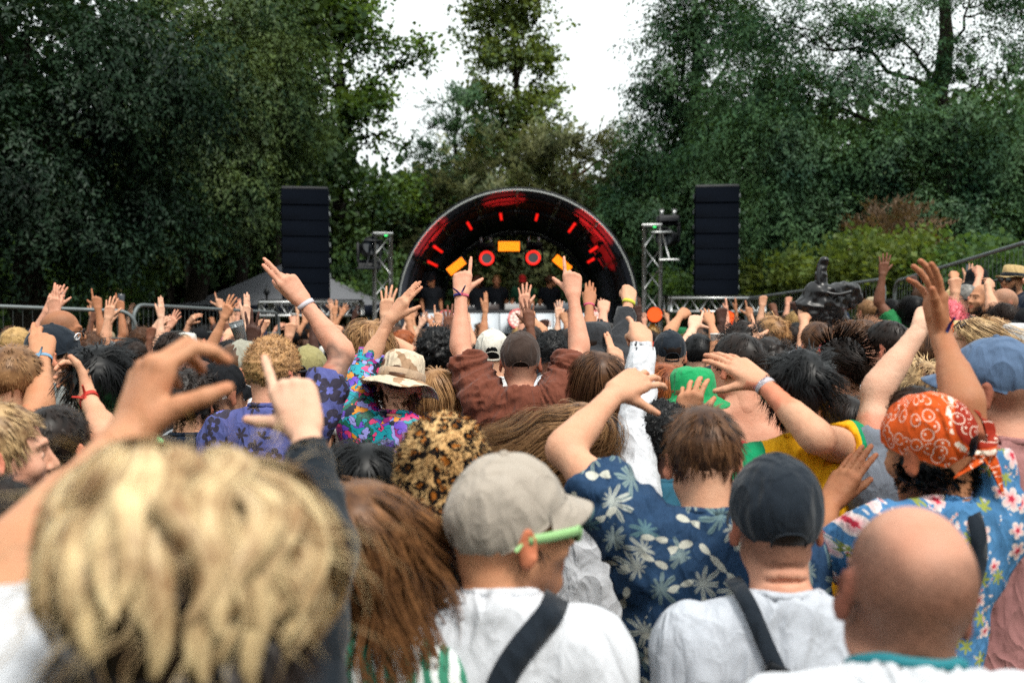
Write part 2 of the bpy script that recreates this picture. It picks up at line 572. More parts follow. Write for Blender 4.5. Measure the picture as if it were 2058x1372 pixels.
def arm_solve(S0, px, L, side=0, Y=None):
    """the point on the sight line of px at distance L from S0"""
    d = ray(*px); o = CAM - S0
    a = d @ d; b = o @ d; c = o @ o - L * L
    disc = b * b - a * c
    if disc <= 0:
        p = CAM + d * (-b / a)
        return S0 + unit(p - S0) * L
    t1, t2 = (-b - math.sqrt(disc)) / a, (-b + math.sqrt(disc)) / a
    return CAM + d * (t1 if side < 0 else t2)
def frame_z(yaw):
    return rotm('Z', -R_(yaw))
def figure(sp):
    """computes body and garment surfaces of one person in world coordinates (numpy only)"""
    g = sp.get
    s = g('s', 1.0); Y = sp['Y']; w = g('w', 1.0)
    c = at(*sp['hp'], Y) if 'hp' in sp else np.asarray(sp['hc'], float)
    yaw = g('yaw', 0); Bz = frame_z(yaw)
    hyaw = g('hyaw', yaw)
    Rh = rotm('Z', -R_(hyaw)) @ rotm('X', R_(g('hp_', 0))) @ rotm('Y', R_(g('hr', 0)))
    lean = rotm('X', R_(g('lean', 0))) @ rotm('Y', R_(g('tilt', 0)))
    Bm = Bz @ lean
    rt, fw, up = Bm[:, 0], Bm[:, 1], Bm[:, 2]
    base = c + Rh @ (np.array([0, -.025, -.09]) * s)            # skull base
    sc = base - up * (g('nk', .114) * s) - fw * .012 * s
    def T(p): return sc + Bm @ (np.asarray(p, float) * np.array([s * w, s * w, s]))
    hb = g('hb', float(np.clip(Y * .0064, .0078, .024))); hh = g('hh', float(np.clip(Y * .0017, .0040, .0080))); hs_ = g('hs', float(np.clip(Y * .0058, .0105, .024))); hd = float(np.clip(Y * .0026, .0050, .0115))
    out = dict(c=c, Rh=Rh, s=s, sc=sc, Bm=Bm, Y=Y)
    # ---- arms
    arms = []
    for side, key in ((-1, 'aL'), (1, 'aR')):
        a = g(key)
        S0 = T((side * .168, -.005, -.012))
        Ua, Fa = .285 * s, .255 * s
        if a is None:
            E = S0 + Bm @ (np.array([side * .05, -.05, -.27]) * s); E = S0 + unit(E - S0) * Ua
            W = E + unit(Bm @ np.array([-side * .05, .55, -.8])) * Fa
            arms.append(dict(S=S0, E=E, W=W, f=unit(W - E), bk=Bm @ np.array([side, 0, 0.]), pose='relax', side=side, mods=None, hs=s, auto=True)); continue
        if a.get('up', True):
            S0 = T((side * .15, -.005, .045))
        if 'e' in a:
            E = arm_solve(S0, a['e'], Ua, a.get('es', 1)); W = arm_solve(E, a['w'], Fa, a.get('ws', 1))
        else:
            E = S0 + unit(Bm @ np.asarray(a['ed'], float)) * Ua; W = E + unit(Bm @ np.asarray(a['wd'], float)) * Fa
        if 't' in a:
            f = unit(arm_solve(W, a['t'], .18 * s, a.get('ts', 1)) - W)
        else: f = unit(Bm @ np.asarray(a['fd'], float)) if 'fd' in a else unit(W - E)
        bk = np.asarray(a.get('bk', (0, -1, .1)), float)
        if 'fd' in a or 'ed' in a: bk = Bm @ bk
        arms.append(dict(S=S0, E=E, W=W, f=f, bk=bk, pose=a.get('pose', 'open'), side=side, mods=a.get('mods'), hs=a.get('hs', 1.0) * s, auto=False))
    out['arms'] = arms
    # ---- body
    split_head = hb > .0070
    S = Shape(); HS = Shape() if split_head else S
    head_shape(HS, c, Rh, s, g('face', True), g('noears', False))
    if split_head:
        HS.rc(T((0, -.012, .05)), base + Rh @ (np.array([0, .004, -.005]) * s), .0565 * s * w, .0545 * s, .03)
        HS.rc(T((0, -.03, .06)), base + Rh @ (np.array([0, -.03, .035]) * s), .045 * s * w, .044 * s, .03)
    S.rc(T((0, -.012, .0)), base + Rh @ (np.array([0, .004, -.005]) * s), .058 * s * w, .0545 * s, .03)
    S.rc(T((0, -.03, .035)), base + Rh @ (np.array([0, -.03, .035]) * s), .046 * s * w, .044 * s, .03)
    if g('napefold'):
        for z, y in ((.062, -.0), (.036, .004)):
            pts = [base + Rh @ (np.array([.052 * math.sin(a), -.012 - .062 * math.cos(a) + y, z - .045 + .006 * math.cos(2 * a)]) * s) for a in np.linspace(-.8, .8, 7)]
            for p_, q_ in zip(pts[:-1], pts[1:]): S.rc(p_, q_, .0035, .0035, .008, -1)
    for x in (-1, 1):
        S.rc(T((x * .03, -.03, .06)), T((x * .145, -.015, .006)), .036 * s, .046 * s, .03)
    S.rc(T((-.13, -.005, -.035)), T((.13, -.005, -.035)), .06 * s, .06 * s, .04)
    if g('shirt', 'tee') in (None, 'tank'):
        S.el(T((0, .008, -.13)), np.array([.158 * w, .108 * w, .17]) * s, Bm, .05)
        S.el(T((0, .008, -.33)), np.array([.138 * w, .098 * w, .16]) * s, Bm, .06)
        S.el(T((0, 0, -.5)), np.array([.16 * w, .115 * w, .13]) * s, Bm, .06)
        for x in (-1, 1): S.el(T((x * .075, -.075, -.09)), np.array([.055, .03, .085]) * s, Bm, .03)
    hands = []
    for a in arms:
        am = g('am', 1.0) * s
        S.el(a['S'] + (a['E'] - a['S']) * .1, np.array([.058, .055, .058]) * am, None, .04)
        S.rc(a['S'], a['E'], .051 * am, .0395 * am, .03)
        m = a['S'] + (a['E'] - a['S']) * .45
        S.rc(m - (a['E'] - a['S']) * .15, m + (a['E'] - a['S']) * .2, .049 * am, .044 * am, .03)
        fo = a['W'] - a['E']
        tx = unit(np.cross(a['f'], a['bk'])) * .008 * am
        stop = a['E'] + fo * .93
        for q in (-1, 1):
            S.rc(a['E'], stop + tx * q, .0385 * am, .0225 * am, .02)
        S.rc(a['E'] + fo * .1, a['E'] + fo * .42, .0435 * am, .034 * am, .03)
        H = Shape()
        for q in (-1, 1):
            H.rc(a['E'] + fo * .74, a['W'] + tx * q, .0235 * am, .0225 * am, .012)
        Tm, tips, a['joints'], a['nails'] = hand_shape(H, a['W'], a['f'], a['bk'], a['side'] > 0, a['hs'], a['pose'], a['mods'])
        a['tips'] = tips; a['T'] = Tm; a['tx'] = tx
        hv = surf(H, hh if not a['auto'] else max(hh, .008))
        hands.append(hv)
    bv = surf(S, hb)
    out['tips'] = [t for a in arms for t in a['tips']]
    V, Q = merge([bv] + ([surf(HS, hd)] if split_head else []) + hands)
    # ---- skin tint (own colouring: lips, ears, brows, eyes, stubble, shaved scalp, finger tips)
    q = ((V - c) @ Rh / s).astype(F32)
    t = np.ones((len(V), 3), F32)
    def blend(mask, col):
        m = np.clip(mask, 0, 1)[:, None]; t[:] = t * (1 - m) + t * np.asarray(col, F32) * m
    near = np.linalg.norm(q, axis=1) < .2
    ax = np.abs(q[:, 0])
    blend(near * sstep(.072, .084, ax) * (np.abs(q[:, 2]) < .05), (1.05, .74, .7))
    d = np.sqrt((q[:, 0] / .026) ** 2 + ((q[:, 1] - .09) / .02) ** 2 + ((q[:, 2] + .07) / .013) ** 2)
    blend(near * (1.25 - d) * 3, (.92, .55, .55))
    for x in (-1, 1):
        d = np.sqrt(((q[:, 0] - x * .031) / .0135) ** 2 + ((q[:, 1] - .088) / .012) ** 2 + ((q[:, 2] + .002) / .0065) ** 2)
        blend((d < 1.0) * near, (1.25, 1.5, 1.7))
        d2 = np.sqrt(((q[:, 0] - x * .031) / .0062) ** 2 + ((q[:, 1] - .09) / .02) ** 2 + ((q[:, 2] + .002) / .006) ** 2)
        blend((d2 < 1.0) * near, (.1, .08, .07))
        d3 = np.sqrt(((q[:, 0] - x * .031) / .022) ** 2 + ((q[:, 1] - .085) / .025) ** 2 + ((q[:, 2] - .024 + .1 * np.abs(ax - .03)) / .0048) ** 2)
        blend(near * (1.4 - d3) * 2, (.32, .28, .25))
    al = np.ones(len(V), F32)
    bd = g('stubble', 0)
    if bd:
        m = near * sstep(-.012, .02, q[:, 1]) * sstep(-.028, -.06, q[:, 2]) * sstep(-.135, -.112, q[:, 2])
        blend(m * bd * .6, (.5, .45, .45)); al = np.minimum(al, 1 - m * bd)
    bz = g('buzz')
    if bz:
        amt, top = bz
        hairreg = near * (1 - sstep(.055, .07, q[:, 1])) * sstep(-.085, -.055, q[:, 2]) * (1 - sstep(.03, .045, q[:, 1]) * (q[:, 2] < .03))
        crown = np.sqrt((q[:, 0] / .062) ** 2 + ((q[:, 1] + .03) / .1) ** 2 + ((q[:, 2] - .1) / .075) ** 2)
        nz = .88 + .12 * vnoise(q * 260)
        a_ = hairreg * (top + (amt - top) * sstep(.75, 1.35, crown + .12 * vnoise(q * 30))) * nz
        blend(a_ * .72, (.14, .12, .12)); al = np.minimum(al, 1 - np.clip(a_, 0, 1))
    for a in arms:
        for tp in a['tips']:
            dd = np.linalg.norm(V - tp, axis=1)
            blend(.8 * (1 - dd / .02), (1.08, .82, .78))
        if not a['auto']:
            for tp in a['joints']: blend(.55 * (1 - np.linalg.norm(V - tp, axis=1) / (.0105 * a['hs'])), (1.0, .74, .68))
            for tp in a['nails']: blend(1.6 * (1 - np.linalg.norm(V - tp, axis=1) / (.0085 * a['hs'])), (1.16, 1.12, 1.12))
    for a in arms:                                             # redder elbows and knuckles
        blend(.5 * (1 - np.linalg.norm(V - a['E'], axis=1) / .045), (1.06, .84, .78))
    tat = g('tattoo')
    if tat:
        for key, u0, u1 in tat:
            a = arms[0 if key == 'L' else 1]
            ab = a['E'] - a['S']; u = ((V - a['S']) @ ab) / (ab @ ab)
            rad = np.linalg.norm(V - a['S'] - u[:, None] * ab, axis=1)
            nz = np.maximum(np.sin(V[:, 0] * 260) * np.sin(V[:, 2] * 260 + V[:, 1] * 120), vnoise(V * 120))
            blend((rad < .075) * sstep(u0, u0 + .03, u) * (1 - sstep(u1, u1 + .03, u)) * (.55 + .35 * (nz > .15)), (.3, .34, .38))
    out['body'] = (V, Q, np.concatenate([t, al[:, None]], 1).astype(F32))
    # ---- garment
    kind = g('shirt', 'tee')
    if kind:
        G = Shape(); ex = g('loose', .016) * s
        G.rc(T((-.125, -.008, -.03)), T((.125, -.008, -.03)), .06 * s + ex, .06 * s + ex, .04)
        for x in (-1, 1):
            G.rc(T((x * .036, -.028, .052)), T((x * .14, -.014, .004)), .039 * s + ex * .6, .047 * s + ex, .03)
        G.rc(T((0, -.02, -.01)), T((0, -.018, .052)), .075 * s, .064 * s + .5 * ex, .03)
        G.el(T((0, .008, -.13)), np.array([.158 * w, .11 * w, .175]) * s + ex, Bm, .05)
        G.el(T((0, .004, -.34)), np.array([.146 * w, .107 * w, .2]) * s + ex, Bm, .07)
        G.el(T((0, -.003, -.52)), np.array([.162 * w, .122 * w, .17]) * s + ex, Bm, .07)
        sl = g('sl', .62)
        cuffs = []
        for a in arms:
            slv = sl if not isinstance(sl, tuple) else sl[0 if a['side'] < 0 else 1]
            if slv <= 0: continue
            U = a['E'] - a['S']; W_ = a['W'] - a['E']
            lo_ = g('slr', .02) * s
            G.el(a['S'] + U * .08, np.array([.06, .058, .06]) * s + ex, None, .04)
            if slv <= 1:
                e = a['S'] + U * slv
                G.rc(a['S'], a['S'] + U * (slv + .05), .055 * s + lo_ * .8, .044 * s + lo_ * 1.25, .035, cap=(e, unit(U)))
                cuffs.append((e, unit(U), .0475 * s))
            else:
                e = a['E'] + W_ * (slv - 1)
                G.rc(a['S'], a['E'], .053 * s + lo_ * .7, .043 * s + lo_ * .8, .035)
                G.rc(a['E'], a['E'] + W_ * (slv - 1 + .04), .043 * s + lo_ * .8, .031 * s + lo_ * .75, .02, cap=(e, unit(W_)))
                cuffs.append((e, unit(W_), .03 * s if slv > 1.5 else .04 * s))
        for e, n, r in cuffs:
            G.rc(e - n * .018, e + n * .05, r + .002, r + .008, .004, -1)
        nk = T((0, -.012, .02)); nk2 = base + Rh @ (np.array([0, 0, .03]) * s)
        G.rc(nk + (nk2 - nk) * g('neck', .25), nk2, .064 * s * w, .075 * s, .008, -1)
        if kind != 'tank':          # the neck hole's edge, for the collar
            n_ = unit(nk2 - nk); e1 = unit(np.cross(n_, fw)); e2 = np.cross(n_, e1); Ln = np.linalg.norm(nk2 - nk)
            an = np.linspace(0, 2 * np.pi, 40, endpoint=False); uu = np.linspace(-.02, .16, 60)
            rad = .0695 * s * w
            X = nk + rad * (np.cos(an)[:, None, None] * e1 + np.sin(an)[:, None, None] * e2) + uu[None, :, None] * n_
            sd0 = sdf_at(G.P, X); ix = (sd0 < 0).cumsum(1).argmax(1)
            h_ = uu[ix]; h_ = (h_ + np.roll(h_, 1) + np.roll(h_, -1)) / 3
            out['collar'] = nk + rad * (np.cos(an)[:, None] * e1 + np.sin(an)[:, None] * e2) + (h_[:, None] - .008) * n_
        if kind == 'tank':
            for x in (-1, 1): G.el(T((x * .19, -.01, .02)), np.array([.085, .2, .13]) * s, Bm, .01, -1)
            G.el(T((0, -.1, .04)), np.array([.095, .12, .12]) * s, Bm, .01, -1)
        G.cut(T((0, 0, -.56)), -up)
        GV, GQ = surf(G, hs_)
        N = vnormals(GV, GQ)
        ql = ((GV - sc) @ Bm / s).astype(F32)
        amp = g('fold', .005); fs = g('fscale', 1.0); sd_ = zlib.crc32(str(sp['hp'] if 'hp' in sp else sp['hc']).encode()) % 997
        w1 = vnoise(ql * 5 * fs, sd_); w2 = vnoise(ql * 7 * fs + 9, sd_ + 1)
        # creases run from the shoulders towards the middle of the back
        ang = np.arctan2(ql[:, 0], .25 - ql[:, 2])
        f1 = vnoise(np.stack([ang * 9 * fs + 1.3 * w1, ql[:, 2] * 3.2 * fs + w2, ql[:, 1] * 5], 1), sd_ + 2)
        f2 = vnoise(np.stack([ql[:, 0] * 11 * fs + 1.5 * w2, ql[:, 1] * 11 * fs, ql[:, 2] * 16 * fs + 2.2 * w1], 1), sd_ + 3)
        rid = (1 - 2.2 * np.abs(f1)) * .7 + (1 - 2.0 * np.abs(f2)) * .55
        GV = GV + N * (amp * rid)[:, None]
        out['shirt'] = (GV, GQ)
        out['cuffs'] = cuffs
    return out

# ------------------------------------------------------------------ hair (head coordinates: +y the face, +z the crown)
SK_C = np.array([0, -.014, .034]); SK_R = np.array([.0755, .0965, .087])
def hair_mask(P, low=-.075, front=.052):
    """1 where hair grows"""
    m = sstep(front + .02, front - .005, P[:, 1] - .35 * np.maximum(P[:, 2] - .07, 0) * 0) if False else None
    x, y, z = np.abs(P[:, 0]), P[:, 1], P[:, 2]
    line = np.where(z > .045, front + (z - .045) * .5, np.where(z > 0, .022 + (z / .045) * (front - .022), .022))   # hairline depth by height
    m = sstep(0.008, -.008, y - line)
    m = m * sstep(low - .012, low + .006, z + .0 * x)
    m = m * (1 - sstep(-.03, -.01, y) * sstep(-.005, -.025, z))      # clear of the ears and cheeks
    return m
def hair_shell(t=.016, low=-.075, front=.052, nz=.35, fr=55, seed=0, nu=56, nv=34, flat=0):
    th = np.linspace(0, 2 * np.pi, nu, endpoint=False); ph = np.linspace(.02, 2.75, nv)
    TH, PH = np.meshgrid(th, ph)
    D = np.stack([np.sin(PH) * np.sin(TH), -np.sin(PH) * np.cos(TH), np.cos(PH)], -1).reshape(-1, 3)
    P0 = SK_C + D * SK_R
    P0[:, 1] -= .006 * (D[:, 1] < 0) * (D[:, 2] < .2)
    m = hair_mask(P0, low, front)
    n = vnoise(P0 * fr, seed) * .6 + vnoise(P0 * fr * 2.1, seed + 1) * .4
    rad = np.where(m > .02, m * t * (1 + nz * n), 0) - (1 - m) * .014
    V = P0 + D * rad[:, None]
    i = np.arange(nv - 1)[:, None] * nu; j = np.arange(nu)[None]
    Q = np.stack([i + j, i + (j + 1) % nu, i + nu + (j + 1) % nu, i + nu + j], -1).reshape(-1, 4)
    keep = (m[Q] > .01).any(1)
    return V, Q[keep][:, ::-1]
def tubes(P, W, sides=3, flat=None):
    """P (n,m,3) strand paths, W (n,m) half widths -> mesh"""
    n, m, _ = P.shape
    T = np.gradient(P, axis=1); T /= np.linalg.norm(T, axis=2, keepdims=True) + 1e-9
    ref = P - np.array([0, 0, 0.02]); ref /= np.linalg.norm(ref, axis=2, keepdims=True) + 1e-9
    A = np.cross(T, ref); A /= np.linalg.norm(A, axis=2, keepdims=True) + 1e-9
    Bn = np.cross(A, T)
    if sides == 2:
        A = A + ref * .25 * (np.arange(n) % 3 - 1)[:, None, None]
        V = np.stack([P - A * W[:, :, None], P + A * W[:, :, None]], 2).reshape(-1, 3)
        b = (np.arange(n)[:, None] * m + np.arange(m - 1)[None]) * 2
        return V, np.stack([b, b + 1, b + 3, b + 2], -1).reshape(-1, 4)
    fl = .55 if flat is None else flat
    an = np.arange(sides) * 2 * np.pi / sides + np.pi / 2
    V = P[:, :, None] + W[:, :, None, None] * (np.cos(an)[None, None, :, None] * A[:, :, None] + fl * np.sin(an)[None, None, :, None] * Bn[:, :, None])
    V = V.reshape(-1, 3)
    b = (np.arange(n)[:, None, None] * m + np.arange(m - 1)[None, :, None]) * sides
    j = np.arange(sides)[None, None]; j2 = (j + 1) % sides
    Q = np.stack(np.broadcast_arrays(b + j, b + sides + j, b + sides + j2, b + j2), -1).reshape(-1, 4)
    return V, Q
def strands(seed, n, L, seg=6, width=.0022, crown=(0, -.05, .12), grav=.25, lift=.25, curl=0, cf=2.0, off=.008, low=-.075, front=.052,
            wander=.25, sides=3, hang=False, part=None, lenvar=.3, roots=None, wind=None, taper=.8, zmin=None, zmax=None, clump=0, ck=.7, coh=False):
    rg = np.random.RandomState(seed)
    P = np.zeros((0, 3))
    while len(P) < n:
        D = rg.normal(size=(n * 3, 3)); D /= np.linalg.norm(D, axis=1)[:, None]
        C = SK_C + D * SK_R
        ok = hair_mask(C, low, front) > .5
        if zmin is not None: ok &= C[:, 2] > zmin
        if zmax is not None: ok &= C[:, 2] < zmax + .25 * C[:, 1]
        P = np.concatenate([P, C[ok]])
    P = P[:n]
    N = (P - SK_C) / SK_R ** 2; N /= np.linalg.norm(N, axis=1)[:, None]
    cr = np.array(crown)
    if part is not None:          # combed sideways away from a parting line
        dv = P - cr; dv[:, 0] = np.sign(P[:, 0] - part) * (np.abs(P[:, 0] - part) + .03); dv[:, 1] *= .45
    else: dv = P - cr
    d = dv - N * (dv * N).sum(1)[:, None]; d /= np.linalg.norm(d, axis=1)[:, None] + 1e-9
    d = d + lift * N + wander * rg.normal(size=d.shape); d /= np.linalg.norm(d, axis=1)[:, None]
    Ls = L * (1 - lenvar * rg.rand(n)); st = Ls / seg
    path = [P + N * .001]
    p = path[0].copy()
    offn = off * (.5 + rg.rand(n))
    for i in range(seg):
        d = d + np.array([0, 0, -grav]) + (0 if wind is None else np.array(wind)) + wander * .35 * rg.normal(size=d.shape)
        d /= np.linalg.norm(d, axis=1)[:, None]
        p = p + d * st[:, None]
        k = np.linalg.norm((p - SK_C) / (SK_R + offn[:, None]), axis=1)
        ins = k < 1
        p[ins] = SK_C + (p[ins] - SK_C) / k[ins][:, None]
        if hang:                                               # over neck and shoulders
            fc = (p[:, 1] > .02) & (p[:, 2] < .06)                # parted from the face
            p[fc, 0] = np.where(p[fc, 0] >= 0, 1, -1) * np.maximum(np.abs(p[fc, 0]), .074 + .012 * rg.rand(fc.sum()))
            nk = (p[:, 2] < -.07)
            rad = np.sqrt(p[:, 0] ** 2 + (p[:, 1] + .02) ** 2) + 1e-6
            need = np.where(p[:, 2] > -.2, .075, .075 + .0 * rad)
            bad = nk & (rad < need)
            p[bad, :2] = np.stack([p[bad, 0], p[bad, 1] + .02], 1) * (need / rad)[bad][:, None] - np.array([0, .02])
            sh = (p[:, 2] < -.22)
            p[sh, 1] = np.where(p[sh, 1] > -.02, p[sh, 1], np.minimum(p[sh, 1], -.105 - .02 * rg.rand(sh.sum())))
        d = np.where(ins[:, None], p - path[-1], d); d /= np.linalg.norm(d, axis=1)[:, None] + 1e-9
        path.append(p.copy())
    PT = np.stack(path, 1)
    if clump:
        ci = rg.randint(0, n, clump); dd = ((PT[:, None, 0] - PT[None, ci, 0]) ** 2).sum(-1); own = ci[dd.argmin(1)]
        uu = np.linspace(0, 1, seg + 1)[None, :, None]
        PT = PT + (PT[own] + rg.normal(size=(n, 1, 3)) * .0045 - PT) * ck * np.minimum(uu * 1.6, 1)
        cl_id = own
    if curl:
        u = np.linspace(0, 1, seg + 1)[None]
        ph0 = (vnoise(PT[:, 0] * 34, seed)[:, None] * 6.0 + rg.rand(n)[:, None] * .5) if coh else rg.rand(n)[:, None] * 6.28
        if clump: ph0 = rg.rand(n)[cl_id][:, None] * 6.28 + rg.rand(n)[:, None] * .35
        ph = ph0 + u * 6.28 * cf * ((.9 + .2 * rg.rand(n)[cl_id][:, None]) if clump else (.8 + .4 * rg.rand(n)[:, None]))
        A = rg.normal(size=(n, 3)) if not clump else rg.normal(size=(n, 3))[cl_id]; A /= np.linalg.norm(A, axis=1)[:, None]
        Bv = np.cross(A, d); Bv /= np.linalg.norm(Bv, axis=1)[:, None] + 1e-9
        PT = PT + curl * np.minimum(u * 3, 1)[..., None] * (np.cos(ph)[..., None] * A[:, None] + np.sin(ph)[..., None] * Bv[:, None])
    u = np.linspace(0, 1, seg + 1)
    Wd = width * (.6 + .8 * rg.rand(n))[:, None] * (1 - taper * u ** 2.5)[None]
    return tubes(PT, Wd, sides)
# ------------------------------------------------------------------ materials of people and clothes
def _skin():
    m = NT('skin', .55, .26)
    oi = m.n('ShaderNodeObjectInfo'); at_ = m.n('ShaderNodeAttribute', attribute_name='tint')
    v = m.obj()
    n1 = m.noise(14, 4, .6, v); n2 = m.noise(90, 3, .6, v)
    c = m.mix(1.0, oi.outputs['Color'], at_.outputs['Color'], 'MULTIPLY')
    c = m.mix(m.ramp(n1, [(.35, 0.0), (.7, .55)]), c, m.mix(1.0, c, (1.0, .76, .68), 'MULTIPLY'))
    c = m.mix(m.math('MULTIPLY', m.math('GREATER_THAN', n2, .62), .16), c, m.mix(1.0, c, (.72, .55, .48), 'MULTIPLY'))
    sp = m.math('MULTIPLY', m.math('SUBTRACT', 1.0, at_.outputs['Alpha']), m.math('GREATER_THAN', m.noise(780, 2, .6, v), .48))
    c = m.mix(m.math('MULTIPLY', sp, .62), c, srgb(38, 26, 22))
    m.color(c)
    m.l(m.math('MULTIPLY_ADD', n2, .3, .42), m.b.inputs['Roughness'])
    nb = m.math('ADD', m.noise(330, 3, .6, v), m.math('MULTIPLY', m.noise(46, 3, .6, v), 2.2))
    m.bump(nb, .4, .0022)
    return m.m
SKIN = _skin()
@memo
def hair_mat(name, c1, c2, rough=.42):
    m = NT(name, rough, .22)
    ge = m.n('ShaderNodeNewGeometry'); v = m.obj()
    n = m.noise(24, 3, .6, v)
    f = m.math('ADD', m.math('MULTIPLY', ge.outputs['Random Per Island'], .42), m.math('MULTIPLY_ADD', n, 1.7, -.6), clamp=True)
    m.color(m.mix(f, c1, c2))
    return m.m
HAIR = dict(
    black=hair_mat('hair_black', srgb(6, 8, 10), srgb(22, 22, 24)), dark=hair_mat('hair_dark_brown', srgb(14, 11, 10), srgb(48, 34, 27)),
    brown=hair_mat('hair_brown', srgb(52, 33, 24), srgb(120, 84, 56)), light=hair_mat('hair_light_brown', srgb(92, 62, 40), srgb(176, 134, 92)),
    blond=hair_mat('hair_blond', srgb(88, 54, 30), srgb(240, 204, 150)), sandy=hair_mat('hair_sandy', srgb(110, 74, 44), srgb(205, 160, 110)),
    ginger=hair_mat('hair_ginger', srgb(100, 46, 22), srgb(190, 108, 56)), pink=hair_mat('hair_pink', srgb(190, 70, 84), srgb(240, 130, 140)),
    chestnut=hair_mat('hair_chestnut', srgb(58, 36, 24), srgb(156, 108, 68)), mop=hair_mat('hair_golden_mop', srgb(120, 78, 42), srgb(255, 230, 178)), grey=hair_mat('hair_grey', srgb(90, 88, 86), srgb(170, 166, 160)))
def _cl(name, rough=.85):
    return NT(name, rough, .18)
def weave(m, v, strength=.35, fold=1.0):
    """thread grain plus soft creases"""
    n = m.noise(420, 2, .6, v)
    mp = m.n('ShaderNodeMapping'); mp.inputs['Scale'].default_value = (1.0, 1.0, .45); mp.inputs['Rotation'].default_value = (.2, .5, .3); m.l(v, mp.inputs[0])
    def ridge(sc, dist):
        nd = m.n('ShaderNodeTexNoise', i_Scale=sc, i_Detail=2.0, i_Roughness=.45, i_Distortion=dist); m.l(mp.outputs[0], nd.inputs['Vector'])
        return m.math('SUBTRACT', 1.0, m.math('MULTIPLY', m.math('ABSOLUTE', m.math('SUBTRACT', nd.outputs[0], .5)), 5.0), clamp=True)
    h = m.math('ADD', m.math('MULTIPLY', ridge(9, .8), .75 * fold), m.math('MULTIPLY', ridge(21, .6), .3 * fold))
    h = m.math('ADD', h, m.math('MULTIPLY', n, .06))
    m.bump(h, min(1.0, strength * 1.9), .016)
@memo
def cloth(name, col, var=.25, heather=0.0):
    m = _cl(name); v = m.obj()
    n = m.noise(11, 4, .6, v); n2 = m.noise(900, 2, .5, v)
    c = m.mix(m.math('MULTIPLY', n, var), col, tuple(x * .55 for x in col))
    c = m.mix(m.math('MULTIPLY', n2, .12 + heather), c, tuple(min(1, x * 1.25 + .01) for x in col))
    m.color(c); weave(m, v)
    m.b.inputs['Sheen Weight'].default_value = .12
    return m.m
def _cloth_obj():
    m = _cl('crowd_cloth'); oi = m.n('ShaderNodeObjectInfo'); v = m.obj()
    n = m.noise(10, 4, .6, v)
    c = m.mix(m.math('MULTIPLY', n, .4), oi.outputs['Color'], m.mix(1.0, oi.outputs['Color'], (.5, .5, .55), 'MULTIPLY'))
    m.color(c); weave(m, v); return m.m
CLOTH_OBJ = _cloth_obj()
def _hair_obj():
    m = NT('crowd_hair', .5, .18); oi = m.n('ShaderNodeObjectInfo'); ge = m.n('ShaderNodeNewGeometry'); v = m.obj()
    n = m.noise(40, 3, .6, v)
    f = m.math('ADD', m.math('MULTIPLY', ge.outputs['Random Per Island'], .4), m.math('MULTIPLY_ADD', n, 1.2, -.3), clamp=True)
    c = m.mix(f, m.mix(1.0, oi.outputs['Color'], (.45, .42, .4), 'MULTIPLY'), m.mix(1.0, oi.outputs['Color'], (1.3, 1.3, 1.3), 'MULTIPLY'))
    m.color(c); return m.m
HAIR_OBJ = _hair_obj()
def polar(m, scale, vec, jitter=1.0, dim='3D'):
    """flower/leaf helper: distance and angle from the centre of each Voronoi cell, in the plane x,z"""
    vo = m.n('ShaderNodeTexVoronoi', i_Scale=scale, i_Randomness=jitter)
    m.l(vec, vo.inputs['Vector'])
    sc = m.n('ShaderNodeVectorMath', operation='SCALE'); sc.inputs['Scale'].default_value = 1.0
    df = m.n('ShaderNodeVectorMath', operation='SUBTRACT'); m.l(vec, df.inputs[0]); m.l(vo.outputs['Position'], df.inputs[1])
    sx = m.n('ShaderNodeSeparateXYZ'); m.l(df.outputs[0], sx.inputs[0])
    r = m.math('MULTIPLY', m.math('SQRT', m.math('ADD', m.math('POWER', sx.outputs['X'], 2.0), m.math('POWER', sx.outputs['Z'], 2.0))), scale)
    a = m.math('ARCTAN2', sx.outputs['X'], sx.outputs['Z'])
    sep = m.n('ShaderNodeSeparateColor'); m.l(vo.outputs['Color'], sep.inputs[0])
    return r, a, sep.outputs
def flat_vec(m, warp=.012, wscale=14):
    """object coordinates seen from behind (depth dropped), gently warped"""
    v = m.obj(); n = m.n('ShaderNodeTexNoise', i_Scale=wscale); m.l(v, n.inputs['Vector'])
    s = m.n('ShaderNodeVectorMath', operation='MULTIPLY_ADD'); m.l(n.outputs['Color'], s.inputs[0])
    s.inputs[1].default_value = (warp, 0, warp); m.l(v, s.inputs[2])
    f = m.n('ShaderNodeVectorMath', operation='MULTIPLY'); m.l(s.outputs[0], f.inputs[0]); f.inputs[1].default_value = (1, .0, 1)
    return f.outputs[0], v
